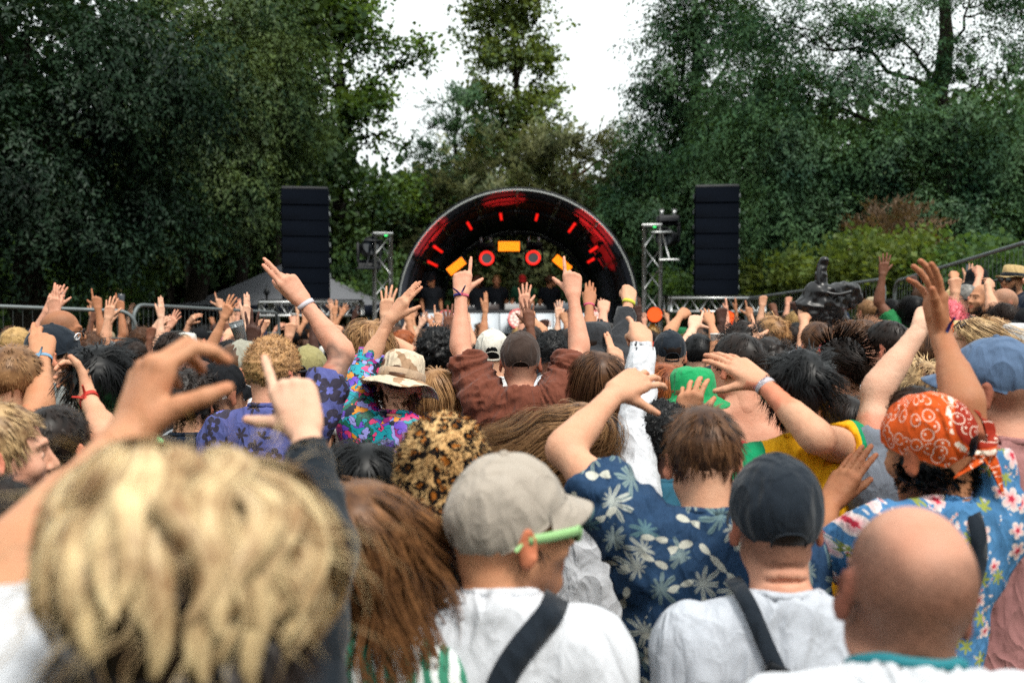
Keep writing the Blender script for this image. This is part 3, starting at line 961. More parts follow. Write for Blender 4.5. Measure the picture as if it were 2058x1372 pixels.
def palm_print():
    m = _cl('palm_print'); f, v = flat_vec(m)
    base = m.mix(m.noise(30, 5, .7, v), srgb(10, 26, 50), srgb(32, 60, 94))
    base = m.mix(m.math('MULTIPLY', m.noise(260, 2, .5, v), .45), base, srgb(66, 98, 132))
    # many-fingered palm leaves
    r, a, c = polar(m, 10.5, f, .95)
    a2 = m.math('ADD', a, m.math('MULTIPLY', c['Red'], 6.28))
    pet = m.math('POWER', m.math('ABSOLUTE', m.math('COSINE', m.math('MULTIPLY', a2, 4.5))), 1.4)
    lim = m.math('MULTIPLY_ADD', pet, .46, .06)
    lim = m.math('MULTIPLY', lim, m.math('MULTIPLY_ADD', m.math('COSINE', a2), .35, .75))
    leaf = m.math('LESS_THAN', r, lim)
    vein = m.math('GREATER_THAN', pet, .985)
    lc = m.mix(c['Green'], srgb(172, 174, 166), srgb(62, 104, 114))
    lc = m.mix(vein, lc, srgb(60, 84, 96))
    leaf = m.math('MULTIPLY', leaf, m.math('GREATER_THAN', c['Blue'], .08))
    col = m.mix(leaf, base, lc)
    # pale boats: curved slivers
    sh = m.n('ShaderNodeVectorMath', operation='ADD'); m.l(f, sh.inputs[0]); sh.inputs[1].default_value = (3.1, 0, 1.7)
    r2, b, c2 = polar(m, 12.0, sh.outputs[0], .9)
    b2 = m.math('ADD', b, m.math('MULTIPLY', c2['Red'], 6.28))
    l2 = m.math('MULTIPLY', m.math('POWER', m.math('ABSOLUTE', m.math('COSINE', b2)), 7.0), .4)
    bt = m.math('MULTIPLY', m.math('LESS_THAN', r2, l2), m.math('GREATER_THAN', c2['Green'], .35))
    col = m.mix(bt, col, srgb(190, 190, 178))
    m.color(col); weave(m, v, .4); return m.m
def flower_print(name, base1, base2, petal1, petal2, heart, scale=7.0, leafc=None, n=2.5, size=.34, chain=True):
    m = _cl(name); f, v = flat_vec(m)
    col = m.mix(m.noise(14, 3, .6, v), base1, base2)
    if leafc is not None:
        sh = m.n('ShaderNodeVectorMath', operation='ADD'); m.l(f, sh.inputs[0]); sh.inputs[1].default_value = (1.13, 0, .37)
        r2, b, c2 = polar(m, scale * 1.15, sh.outputs[0], 1.0)
        b2 = m.math('ADD', b, m.math('MULTIPLY', c2['Red'], 6.28))
        pt = m.math('POWER', m.math('ABSOLUTE', m.math('COSINE', m.math('MULTIPLY', b2, 3.0))), 2.0)
        lf = m.math('LESS_THAN', r2, m.math('MULTIPLY_ADD', pt, .22, .1))
        lf = m.math('MULTIPLY', lf, m.math('GREATER_THAN', c2['Blue'], .4))
        col = m.mix(lf, col, m.mix(c2['Green'], leafc, tuple(min(1, x * 1.8) for x in leafc)))
    if chain:
        vo = m.n('ShaderNodeTexVoronoi', i_Scale=scale * 7.5); m.l(f, vo.inputs['Vector'])
        band = m.math('LESS_THAN', m.math('ABSOLUTE', m.math('SUBTRACT', m.noise(scale * .9, 1, .4, f), .5)), .022)
        dot = m.math('MULTIPLY', band, m.math('LESS_THAN', vo.outputs['Distance'], .42))
        ring = m.math('MULTIPLY', band, m.math('LESS_THAN', vo.outputs['Distance'], .24))
        col = m.mix(dot, col, petal1); col = m.mix(ring, col, heart)
    r, a, c = polar(m, scale, f, .95)
    a2 = m.math('ADD', a, m.math('MULTIPLY', c['Red'], 6.28))
    pet = m.math('POWER', m.math('ABSOLUTE', m.math('COSINE', m.math('MULTIPLY', a2, n))), .6)
    lim = m.math('MULTIPLY', m.math('MULTIPLY_ADD', pet, size * .6, size * .4), m.math('MULTIPLY_ADD', c['Green'], .5, .62))
    fl = m.math('MULTIPLY', m.math('LESS_THAN', r, lim), m.math('GREATER_THAN', c['Blue'], .25))
    pc = m.mix(m.math('DIVIDE', r, lim), petal2, petal1)
    pc = m.mix(m.math('LESS_THAN', r, m.math('MULTIPLY', lim, .3)), pc, heart)
    col = m.mix(fl, col, pc)
    m.color(col); weave(m, v, .4); return m.m
def silk_print():
    m = NT('jungle_silk', .5, .4); v = m.obj()
    w1 = m.n('ShaderNodeTexNoise', i_Scale=12.0, i_Detail=3.0); m.l(v, w1.inputs['Vector'])
    s = m.n('ShaderNodeVectorMath', operation='MULTIPLY_ADD'); m.l(w1.outputs['Color'], s.inputs[0]); s.inputs[1].default_value = (.24, .1, .3); m.l(v, s.inputs[2])
    vo = m.n('ShaderNodeTexVoronoi', i_Scale=24.0); m.l(s.outputs[0], vo.inputs['Vector'])
    sep = m.n('ShaderNodeSeparateColor'); m.l(vo.outputs['Color'], sep.inputs[0])
    col = m.ramp(sep.outputs['Red'], [(0, srgb(104, 70, 190)), (.18, srgb(20, 150, 165)), (.36, srgb(226, 62, 120)), (.5, srgb(18, 104, 82)), (.62, srgb(222, 142, 34)), (.72, srgb(150, 30, 120)), (.84, srgb(150, 150, 220)), (.93, srgb(16, 26, 44))], 'CONSTANT')
    ve = m.n('ShaderNodeTexVoronoi', i_Scale=24.0, feature='DISTANCE_TO_EDGE'); m.l(s.outputs[0], ve.inputs['Vector'])
    col = m.mix(m.math('LESS_THAN', ve.outputs['Distance'], .035), col, srgb(20, 22, 52))
    m.color(col); m.bump(m.noise(18, 4, .6, v), .4, .008); return m.m
def stripes(name, c1, c2, freq, axis='Z', duty=.5, warp=.01, tilt=0.0):
    m = _cl(name); v = m.obj()
    n = m.n('ShaderNodeTexNoise', i_Scale=8.0); m.l(v, n.inputs['Vector'])
    sx = m.n('ShaderNodeSeparateXYZ'); m.l(v, sx.inputs[0])
    u = m.math('ADD', sx.outputs[axis], m.math('MULTIPLY', n.outputs[0], warp * 6))
    if tilt: u = m.math('ADD', u, m.math('MULTIPLY', sx.outputs['X' if axis == 'Z' else 'Z'], tilt))
    fr = m.math('FRACT', m.math('MULTIPLY', u, freq))
    m.color(m.mix(m.math('LESS_THAN', fr, duty), c2, c1)); weave(m, v); return m.m
def camo(name, c1, c2, c3):
    m = _cl(name); v = m.obj()
    n1 = m.noise(13, 2, .45, v); o2 = m.n('ShaderNodeVectorMath', operation='ADD'); m.l(v, o2.inputs[0]); o2.inputs[1].default_value = (5, 3, 1)
    n2 = m.noise(10, 2, .45, o2.outputs[0])
    c = m.mix(m.math('GREATER_THAN', n1, .56), c1, c2); c = m.mix(m.math('GREATER_THAN', n2, .61), c, c3)
    m.color(c); weave(m, v, .5); return m.m
def leopard():
    m = _cl('leopard_fur', .9); v = m.obj()
    w1 = m.n('ShaderNodeTexNoise', i_Scale=38.0, i_Detail=2.0); m.l(v, w1.inputs['Vector'])
    s = m.n('ShaderNodeVectorMath', operation='MULTIPLY_ADD'); m.l(w1.outputs['Color'], s.inputs[0]); s.inputs[1].default_value = (.024, .024, .024); m.l(v, s.inputs[2])
    vo = m.n('ShaderNodeTexVoronoi', i_Scale=36.0); m.l(s.outputs[0], vo.inputs['Vector'])
    n = m.noise(34, 2, .5, v)
    ring = m.math('LESS_THAN', m.math('ABSOLUTE', m.math('SUBTRACT', vo.outputs['Distance'], .42)), m.math('MULTIPLY_ADD', n, .34, -.04))
    inner = m.math('LESS_THAN', vo.outputs['Distance'], .3)
    c = m.mix(m.noise(9, 3, .6, v), srgb(220, 190, 140), srgb(190, 132, 66))
    c = m.mix(inner, c, srgb(166, 98, 34)); c = m.mix(ring, c, srgb(26, 20, 18))
    m.color(c); return m.m
def bandana_mat():
    m = _cl('bandana_print'); v = m.obj()
    s0 = m.n('ShaderNodeSeparateXYZ'); m.l(v, s0.inputs[0]); an = m.math('MULTIPLY', m.math('ARCTAN2', s0.outputs['X'], m.math('MULTIPLY', s0.outputs['Y'], -1.0)), .095)
    cb = m.n('ShaderNodeCombineXYZ'); m.l(an, cb.inputs['X']); m.l(s0.outputs['Z'], cb.inputs['Z']); f = cb.outputs[0]
    col = m.mix(m.noise(9, 3, .5, v), srgb(214, 92, 30), srgb(188, 66, 24))
    sxm = m.n('ShaderNodeSeparateXYZ'); m.l(f, sxm.inputs[0])
    r0, a0, c0 = polar(m, 27.0, f, .9)
    dark = m.math('LESS_THAN', m.math('ADD', m.math('POWER', m.math('ADD', sxm.outputs['X'], -.02), 2.0), m.math('POWER', m.math('ADD', sxm.outputs['Z'], -.055), 2.0)), .0030)
    col = m.mix(dark, col, srgb(146, 40, 22))
    lo = m.math('MULTIPLY_ADD', m.math('COSINE', m.math('ADD', a0, m.math('MULTIPLY', c0['Red'], 6.28))), .13, .33)
    for k in (1.0,):
        ln = m.math('LESS_THAN', m.math('ABSOLUTE', m.math('SUBTRACT', r0, m.math('MULTIPLY', lo, k))), .022)
        col = m.mix(ln, col, srgb(244, 226, 208))
    st = m.math('LESS_THAN', r0, m.math('MULTIPLY_ADD', m.math('ABSOLUTE', m.math('COSINE', m.math('MULTIPLY', a0, 2.5))), .06, .02))
    col = m.mix(st, col, srgb(244, 226, 208))
    vo = m.n('ShaderNodeTexVoronoi', i_Scale=70.0); m.l(f, vo.inputs['Vector'])
    band = m.math('LESS_THAN', m.math('ABSOLUTE', m.math('SUBTRACT', m.math('ADD', m.math('POWER', m.math('ADD', sxm.outputs['X'], -.02), 2.0), m.math('POWER', m.math('ADD', sxm.outputs['Z'], -.055), 2.0)), .0041)), .0006)
    col = m.mix(m.math('MULTIPLY', band, m.math('LESS_THAN', vo.outputs['Distance'], .5)), col, srgb(244, 226, 208))
    m.color(col); weave(m, v, .4); return m.m
def knit(name, col):
    m = _cl(name); v = m.obj()
    sx = m.n('ShaderNodeSeparateXYZ'); m.l(v, sx.inputs[0])
    a = m.math('SINE', m.math('MULTIPLY', sx.outputs['X'], 420)); b = m.math('SINE', m.math('MULTIPLY', sx.outputs['Z'], 420))
    m.color(m.mix(m.math('GREATER_THAN', m.math('MULTIPLY', a, b), .1), col, srgb(120, 84, 66)))
    return m.m
# ------------------------------------------------------------------ hats, glasses and other things people wear (head coordinates)
def dome(rx, ry, rz, cz=.035, cyy=-.012, rim0=.02, tilt=.28, nu=60, nv=18, crump=.0025, seed=0, hole=None, th=.0028, seam=True, cf=22):
    a = np.linspace(0, 2 * np.pi, nu, endpoint=False)          # 0 = front
    r = np.array([rx, ry, rz]); c = np.array([0, cyy, cz])
    V = []
    for i in range(nv):
        v = i / (nv - 1)
        d = []
        for t in a:
            sx, sy = math.sin(t), math.cos(t)
            zr = rim0 + tilt * (ry * sy)                         # rim height
            lz = np.clip((zr - cz) / rz, -.93, .9); ph0 = math.acos(lz)
            ph = ph0 * (1 - v) ** .92
            d.append((math.sin(ph) * sx, math.sin(ph) * sy, math.cos(ph)))
        V.append(d)
    D = np.array(V).reshape(-1, 3)
    P = c + D * r
    n = vnoise(P * cf, seed) * .65 + vnoise(P * cf * 2.4, seed + 1) * .35
    off = crump * n * 1.6
    if seam:
        an = np.tile(a, nv); g = np.abs(((an + np.pi / 6) % (np.pi / 3)) - np.pi / 6)
        off = off - .0016 * np.exp(-(g / .035) ** 2) + .0006 * np.exp(-((g - .07) / .03) ** 2)
    P = P + D * off[:, None]
    Pi = c + (P - c) * (1 - th / rx)
    F = []
    for i in range(nv - 1):
        for j in range(nu):
            if hole is not None:
                an = (a[j] + np.pi / nu); back = abs(((an - np.pi + np.pi) % (2 * np.pi)) - np.pi); v = (i + .5) / (nv - 1)
                w_, h0, h1 = hole
                if back < w_ and v > h0 and v < h0 + (h1 - h0) * math.sqrt(max(0, 1 - (back / w_) ** 2)): continue
            j2 = (j + 1) % nu
            F.append([i * nu + j, i * nu + j2, (i + 1) * nu + j2, (i + 1) * nu + j])
    F = np.array(F); n0 = len(P)
    rim = np.array([[j, j + n0, (j + 1) % nu + n0, (j + 1) % nu] for j in range(nu)])
    mb = MB(); mb.add(np.concatenate([P, Pi]), np.concatenate([F[:, ::-1], F + n0, rim]))
    return mb
def brim_mesh(rx=.086, ry=.108, L_=.072, z0=.05, curve=.022, span=66, th=.0035, cyy=-.012, tiltd=.02):
    nu, nv = 25, 7; V = []
    for lay in (0, 1):
        for i in range(nv):
            u = i / (nv - 1)
            for t in np.linspace(-R_(span), R_(span), nu):
                sx, sy = math.sin(t), math.cos(t)
                ext = L_ * (math.cos(t * 90 / span * .98)) ** .55
                x = rx * sx + .25 * ext * u * sx; y = cyy + ry * sy + ext * u * (.35 + .65 * sy)
                V.append((x, y, z0 + .28 * ry * (sy - 1) * .8 - curve * (sx / math.sin(R_(span))) ** 2 * u - tiltd * u - lay * th))
    F = []
    n = nu * nv
    for i in range(nv - 1):
        for j in range(nu - 1):
            q = [i * nu + j, i * nu + j + 1, (i + 1) * nu + j + 1, (i + 1) * nu + j]
            F.append(q); F.append([k + n for k in q[::-1]])
    for j in range(nu - 1): F.append([(nv - 1) * nu + j, (nv - 1) * nu + j + 1, n + (nv - 1) * nu + j + 1, n + (nv - 1) * nu + j])
    mb = MB(); mb.add(V, F); return mb
class Fit:
    """attaches head-coordinate meshes to a person"""
    def __init__(s, root, f):
        s.root = root; M = np.eye(4); M[:3, :3] = f['Rh'] * f['s']; M[:3, 3] = f['c'] - np.array(root.location); s.M = Matrix(M.tolist())
    def put(s, name, me, parent=None, rot=None, loc=None):
        o = raw_obj(name, me, parent or s.root)
        if parent is None:
            o.matrix_local = s.M @ (Matrix.Rotation(rot, 4, 'Z') if rot else Matrix.Identity(4))
        return o
_lib = {}
def lib(key, fn):
    if key not in _lib: _lib[key] = fn()
    return _lib[key]
def cap(fit, mat, back=False, hole=True, seed=0, big=1.0, drop=0.0, rotz=0.0, strapm=None, brim=True, crump=.0025, tilt=.28, holem=None, brl=.074):
    rot = (math.pi if back else 0) + rotz
    sl = tilt if not back else -.2
    me = dome(.0865 * big, .1085 * big, .099 * big, rim0=.022 - drop, tilt=sl, seed=seed, crump=crump).mesh('cap', mat, True)
    c = fit.put('cap', me, None, rot)
    rx, ry, rz = .0865 * big, .1085 * big, .099 * big
    def on(t, h, o=0.0):
        z = .022 - drop + sl * ry * math.cos(t) + h; k = math.sqrt(max(.05, 1 - ((z - .035) / rz) ** 2))
        return ((rx + o) * k * math.sin(t), -.012 + (ry + o) * k * math.cos(t), z)
    if brim:
        fit.put('brim', brim_mesh(rx, ry, brl, z0=.022 - drop + sl * ry + .004, tiltd=.022 if not back else .03).mesh('brim', mat, True), c)
    fit.put('button', MB().lathe([(0, .006), (.005, .005), (.0085, .002), (.009, -.003)], 12, (0, -.012, .035 + rz + .0)).mesh('button', mat, True), c)
    if hole:                         # arched opening over the closing strap, filled by the hair behind it
        w_, H, hs0 = .46, .036, .013; na, nr = 20, 6; V = []; F = []
        for i in range(nr + 1):
            for j in range(na + 1):
                a = math.pi * j / na; r = i / nr; V.append(on(math.pi + w_ * r * math.cos(a), hs0 + H * r * math.sin(a), .0012 + .0008 * math.sin(40 * a)))
        for i in range(nr):
            for j in range(na): F.append([i * (na + 1) + j, i * (na + 1) + j + 1, (i + 1) * (na + 1) + j + 1, (i + 1) * (na + 1) + j])
        mb = MB(); mb.add(V, F); fit.put('opening', mb.mesh('opening', holem or HAIR['black'], True), c)
        fit.put('opening_trim', MB().tube([on(math.pi + w_ * math.cos(a), hs0 + H * math.sin(a), .002) for a in np.linspace(0, math.pi, 22)], .0022, 6).mesh('opening_trim', mat, True), c)
        fit.put('strap', MB().tube([on(math.pi + t, .006, .002) for t in np.linspace(-.5, .5, 14)], .0058, 6).mesh('strap', strapm or mat, True), c)
    return c
def bucket(fit, mat, wide=.05, drop=.03, wav=.006, seed=0, name='bucket_hat', tall=.0, tilt=0.0, flatc=False, bandm=None):
    rg = np.random.RandomState(seed); ph = rg.rand(4) * 6.28
    z = .02
    crown = [(0, .138 + tall), (.04, .137 + tall), (.066, .13 + tall), (.08, .112 + tall), (.086, .075), (.09, z + .012), (.092, z)]
    if flatc: crown = [(0, .115 + tall), (.05, .118 + tall), (.07, .122 + tall), (.08, .112 + tall), (.084, .07), (.089, z + .012), (.091, z)]
    br = [(.092 + wide * .5, z - drop * .45), (.092 + wide, z - drop), (.092 + wide, z - drop - .003), (.092 + wide * .5, z - drop * .45 - .004), (.09, z - .005)]
    def wob(V, a):
        r = np.linalg.norm(V[..., :2], axis=-1); k = np.clip((r - .09) / max(wide, .01), 0, 1)
        V[..., 2] += wav * k * (np.sin(3 * a + ph[0]) + .6 * np.sin(5 * a + ph[1]))[None]
        V[..., 1] = V[..., 1] * 1.17 - .012
        n = vnoise(V * 30, seed); V[..., 2] += .003 * n; V[..., :2] *= (1 + .02 * n)[..., None]
        return V
    me = MB().lathe(crown + br, 48, (0, 0, 0), rotm('X', R_(tilt)), wob).mesh(name, mat, True)
    h = fit.put(name, me)
    if bandm is not None:
        def wob2(V, a): V[..., 1] = V[..., 1] * 1.17 - .012; return V
        fit.put('hat_band', MB().lathe([(.0915, .055), (.0945, .05), (.0965, .024), (.0945, .02)], 48, (0, 0, 0), rotm('X', R_(tilt)), wob2).mesh('hat_band', bandm, True), h)
    return h
def sunglasses(fit, mat, lensm, up=0.0, big=1.0):
    """up lifts them onto the hair"""
    R0 = rotm('X', up) if up else np.eye(3); o0 = np.array([0, 0, 0.0]); 
    def T(p): return R0 @ (np.asarray(p, float)) + (np.array([0, -.012, .02]) if up else 0)
    fr = MB()
    for x in (-1, 1):
        ring = [T((x * .033 + .027 * big * math.cos(a), .108 - .006 * abs(math.cos(a)) * (1 if x * math.cos(a) > 0 else .2), -.002 + .021 * big * math.sin(a))) for a in np.linspace(0, 2 * np.pi, 20, endpoint=False)]
        fr.tube(ring, .0032, 6, closed=True)
        fr.tube([T((x * .058, .1, .006)), T((x * .074, .085, .006)), T((x * .084, .02, .006)), T((x * .085, -.02, .002)), T((x * .083, -.035, -.012))], .0036, 6)
    fr.tube([T((-.008, .111, .004)), T((0, .113, .006)), T((.008, .111, .004))], .003, 6)
    g = fit.put('sunglasses', fr.mesh('sunglasses', mat, True))
    for x in (-1, 1):
        n = 20; V = [T((x * .033, .107, -.002))] + [T((x * .033 + .026 * big * math.cos(a), .105, -.002 + .02 * big * math.sin(a))) for a in np.linspace(0, 2 * np.pi, n, endpoint=False)]
        mb = MB(); mb.add(V, [[0, 1 + j, 1 + (j + 1) % n] for j in range(n)]); fit.put('lens', mb.mesh('lens', lensm, True), g)
    return g
M_LENS = plain('dark_lens', srgb(16, 16, 20), .1, .6)
def hair_normals(V, Q, k=.72):
    """strands shade with the mass they lie on"""
    N = vnormals(np.asarray(V, F32), Q)
    O = (V - SK_C) / (SK_R ** 2) * .0075; low = V[:, 2] < -.08
    O[low] = V[low] * np.array([1, 1, .15]) + np.array([0, .0, 0])
    O = O / (np.linalg.norm(O, axis=1)[:, None] + 1e-9)
    sg = np.sign((N * O).sum(1))[:, None]; sg[sg == 0] = 1
    M = O * k + N * sg * (1 - k)
    return M / (np.linalg.norm(M, axis=1)[:, None] + 1e-9)
def put_hair(fit, style, hm, seed=0, name='hair', **kw):
    """style -> shell + strands joined as one hair mesh"""
    parts = []
    q = kw.get('q', 1.0); sd = kw.get('sd', 2)
    n_ = lambda x: int(x * q)
    if style == 'short':
        parts = [hair_shell(.009, seed=seed, fr=60, nz=.5), strands(seed, n_(1900), kw.get('L', .038), 4, .0016, lift=kw.get('lift', .2), grav=.1, wander=.13, off=.006, sides=sd, clump=n_(260) + 20, ck=.5)]
    elif style == 'crop':
        parts = [hair_shell(.006, seed=seed, fr=70, nz=.4), strands(seed, n_(1500), .02, 3, .0013, lift=.5, grav=.05, wander=.35, off=.004, sides=sd)]
    elif style == 'messy':
        parts = [hair_shell(.016, seed=seed, fr=45, nz=.8), strands(seed, n_(1700), kw.get('L', .075), 6, .002, lift=.45, grav=.14, wander=.28, off=.014, curl=.004, cf=1.0, sides=sd, clump=n_(150) + 20, ck=.6)]
    elif style == 'curly':
        parts = [hair_shell(.02, seed=seed, fr=38, nz=.9), strands(seed, n_(1300), .085, 11, .0017, lift=.8, grav=.1, wander=.4, off=.014, curl=.010, cf=2.2, sides=sd, clump=n_(260) + 20, ck=.6)]
    elif style == 'afro':
        parts = [hair_shell(.026, seed=seed, fr=60, nz=1.1, nu=80, nv=48), strands(seed, n_(1700), .05, 7, .0015, lift=1.6, grav=.0, wander=.6, off=.022, curl=.008, cf=2.2, sides=sd)]
    elif style == 'tight':
        parts = [hair_shell(.011, seed=seed, fr=110, nz=1.2, nu=80, nv=48), strands(seed, n_(2300), .027, 5, .0016, lift=1.0, grav=.0, wander=.6, off=.006, curl=.005, cf=1.4, sides=sd)]
    elif style == 'long':
        parts = [hair_shell(.012, -.075, seed=seed, fr=30, nz=.4), strands(seed, n_(2900), kw.get('L', .4), 12, .0013, lift=.2, grav=.3, wander=.05, off=.014, hang=True, part=kw.get('part', .01), curl=kw.get('curl', .006), cf=kw.get('cf', 1.6), wind=kw.get('wind'), sides=sd, clump=n_(150) + 20, ck=.45, taper=.6)]
    elif style == 'tied':
        parts = [hair_shell(.01, seed=seed, fr=40, nz=.25), strands(seed, n_(1200), .12, 7, .0016, crown=(0, .09, .06), lift=.1, grav=-.02, wander=.06, off=.009, sides=sd)]
        rg = np.random.RandomState(seed); o = np.array(kw.get('bun', (0, -.125, .04)))
        n = n_(300); d0 = rg.normal(size=(n, 3)) * .018 + o
        if kw.get('tail', True):
            Lt = kw.get('L', .26); u = np.linspace(0, 1, 10)[None, :, None]
            tgt = o + np.array([rg.normal() * .01, -.035, -Lt]); ctrl = o + np.array([0, -.07, -.02])
            P = (1 - u) ** 2 * d0[:, None] + 2 * u * (1 - u) * (ctrl + rg.normal(size=(n, 1, 3)) * .012) + u ** 2 * (tgt + rg.normal(size=(n, 1, 3)) * np.array([.022, .014, .05]))
            parts.append(tubes(P, np.linspace(.0028, .0012, 10)[None] * np.ones((n, 1)), sd))
        else:
            a = np.linspace(0, 6.28, 14)[None]; A = rg.normal(size=(n, 3)); A /= np.linalg.norm(A, axis=1)[:, None]; Bv = np.cross(A, rg.normal(size=(n, 3))); Bv /= np.linalg.norm(Bv, axis=1)[:, None]
            P = o + (np.cos(a)[..., None] * A[:, None] + np.sin(a)[..., None] * Bv[:, None]) * kw.get('br', .034) * rg.uniform(.75, 1.05, n)[:, None, None]
            parts.append(tubes(P, np.full((n, 14), .0024), sd))
    elif style == 'fringe':      # what shows below a hat
        parts = [hair_shell(.005, seed=seed, fr=60, nz=.4, low=kw.get('low', -.075)), strands(seed, n_(800), kw.get('L', .03), 4, .0016, lift=.3, grav=.2, wander=.25, off=.005, zmin=-.09, zmax=-.01, sides=sd)]
    elif style == 'fringe_curly':
        parts = [hair_shell(.006, seed=seed, fr=50, nz=.5), strands(seed, n_(800), .085, 11, .0019, lift=.6, grav=.4, wander=.35, off=.012, curl=.011, cf=2.2, zmax=.0, sides=sd, clump=n_(120) + 10, ck=.6)]
    V, Q = merge([(np.asarray(a, F32), b) for a, b in parts])
    return fit.put(name, np_mesh(name, V, Q, hm, True, None, hair_normals(V, Q, .25 if style in ('afro', 'tight', 'curly', 'fringe_curly') else .68)))
def beard(fit, hm, seed=0, L_=.03, n=700):
    rg = np.random.RandomState(seed)
    P = []
    while len(P) < n:
        x = rg.uniform(-.062, .062); z = rg.uniform(-.118, -.025); y = .0 + .07 * math.sqrt(max(0, 1 - (x / .068) ** 2)) + .004
        if z > -.055 and abs(x) < .045: continue
        P.append((x, y, z))
    P = np.array(P); d = P * np.array([1, .8, 0]) ; d /= np.linalg.norm(d, axis=1)[:, None]; d = d + np.array([0, .1, -.9]) + rg.normal(size=P.shape) * .3
    d /= np.linalg.norm(d, axis=1)[:, None]; u = np.linspace(0, 1, 4)[None, :, None]
    PT = P[:, None] - d[:, None] * .008 + d[:, None] * u * L_ + np.array([0, 0, -.006]) * u ** 2
    V, Q = tubes(PT, np.linspace(.002, .0006, 4)[None] * np.ones((n, 1)))
    return fit.put('beard', np_mesh('beard', V, Q, hm, True))
# shared legs
def _legs():
    S = Shape(); F_ = Shape()
    for x in (-1, 1):
        S.el((x * .075, 0, .93), (.1, .12, .12), None, .05)
        S.rc((x * .085, 0, .88), (x * .09, .01, .48), .092, .072, .05); S.rc((x * .09, .01, .48), (x * .095, -.01, .1), .072, .06, .03)
        F_.rc((x * .095, -.03, .05), (x * .105, .13, .035), .046, .038, .02)
    S.cut((0, 0, 1.0), (0, 0, 1)); F_.cut((0, 0, .004), (0, 0, -1))
    return surf(S, .018), surf(F_, .012)
_LG = _legs()
ME_TROU = np_mesh('trousers', *_LG[0], CLOTH_OBJ); ME_SHOE = np_mesh('shoes', *_LG[1], CLOTH_OBJ)
def ring_band(name, a, root, mat, frac=.9, wd=.013, extra=.0025, tilt=0.0, r=None, T=False):
    """a wristband round the forearm of arm record a"""
    fo = a['W'] - a['E']; n = unit(fo); p = a['E'] + fo * frac; t1 = unit(a['tx']); t2 = np.cross(n, t1); t1 = np.cross(t2, n)
    if r is None:
        k = .0385 + (.0225 - .0385) * min(frac / .93, 1.0); k *= a['hs'] if a['hs'] < 1.3 else 1
        if frac < .42: k = max(k, .0435 + (.034 - .0435) * (frac - .1) / .32)
        r1, r2 = k + .008 * frac + extra, k + extra
    else: r1 = r2 = r
    V = []; N_ = 28; o = np.array(root.location)
    for lay, (dr) in ((0, 0), (1, .0022)):
        for s_ in (-.5, .5):
            for i in range(N_):
                t = 2 * np.pi * i / N_; V.append(p - o + t1 * (r1 + dr) * math.cos(t) + t2 * (r2 + dr) * math.sin(t) + n * (s_ * wd + tilt * math.cos(t)))
    F = []
    for i in range(N_):
        j = (i + 1) % N_
        F += [[2 * N_ + i, 2 * N_ + j, 3 * N_ + j, 3 * N_ + i], [i, N_ + i, N_ + j, j], [i, j, 2 * N_ + j, 2 * N_ + i], [N_ + i, 3 * N_ + i, 3 * N_ + j, N_ + j]]
    mb = MB(); mb.add(V, F); b = mb.build(name, mat, root, True)
    if T:                                   # loose knotted ends
        e = MB(); q = p - o + unit(np.array([0, -1, .25])) * (r2 + .004)
        rg = np.random.RandomState(int(abs(p[0]) * 1000))
        for k in range(2):
            d = unit(n * (.7 if k else .4) + t1 * (.35 if k else -.5) + np.array([0, -.35, .1])); e.tube([q, q + d * .025, q + d * .05 + np.array([0, -.006, -.004])], [.004, .0045, .003], 5)
        e.build('knot_end', mat, b, True)
    return b
def project(V):
    d = V - CAM; yy = d[:, 1] * _c - d[:, 2] * _s; zz = d[:, 1] * _s + d[:, 2] * _c
    return 1029 + d[:, 0] / yy * FPX, 686 - zz / yy * FPX, yy
def on_surface(V, pts, lift=.006):
    """points on a figure's near surface under the given picture positions"""
    X, Yp, D = project(V); out = []
    for px, py in pts:
        d2 = (X - px) ** 2 + (Yp - py) ** 2; k = np.argsort(d2)[:24]; k = k[d2[k] < d2[k[0]] * 4 + 120]
        dep = np.min(D[k]); y_near = V[k][np.argmin(D[k])][1]
        out.append(at(px, py, y_near - lift))
    return np.array(out)
def ribbon(mb, P, wd, nrm, th=.003):
    """a flat strap along P"""
    P = np.asarray(P, float); m = len(P); T = np.gradient(P, axis=0); T /= np.linalg.norm(T, axis=1)[:, None]
    N = np.broadcast_to(np.asarray(nrm, float), P.shape); B_ = np.cross(T, N); B_ /= np.linalg.norm(B_, axis=1)[:, None]; N = np.cross(B_, T)
    V = np.concatenate([P + B_ * wd / 2 + N * th, P - B_ * wd / 2 + N * th, P - B_ * wd / 2 - N * th, P + B_ * wd / 2 - N * th])
    F = []
    for i in range(m - 1):
        for a in range(4):
            b = (a + 1) % 4; F.append([a * m + i, b * m + i, b * m + i + 1, a * m + i + 1])
    F += [[0, 3 * m, 2 * m, m], [m - 1, 2 * m - 1, 3 * m - 1, 4 * m - 1]]
    mb.add(V, F); return mb
def smooth_path(P, n=24):
    P = np.asarray(P, float); t = np.linspace(0, len(P) - 1, n); i = np.minimum(t.astype(int), len(P) - 2); f = (t - i)[:, None]
    Pm = np.concatenate([[2 * P[0] - P[1]], P, [2 * P[-1] - P[-2]]])
    p0, p1, p2, p3 = Pm[i], Pm[i + 1], Pm[i + 2], Pm[i + 3]
    return .5 * (2 * p1 + (p2 - p0) * f + (2 * p0 - 5 * p1 + 4 * p2 - p3) * f ** 2 + (3 * p1 - p0 - 3 * p2 + p3) * f ** 3)
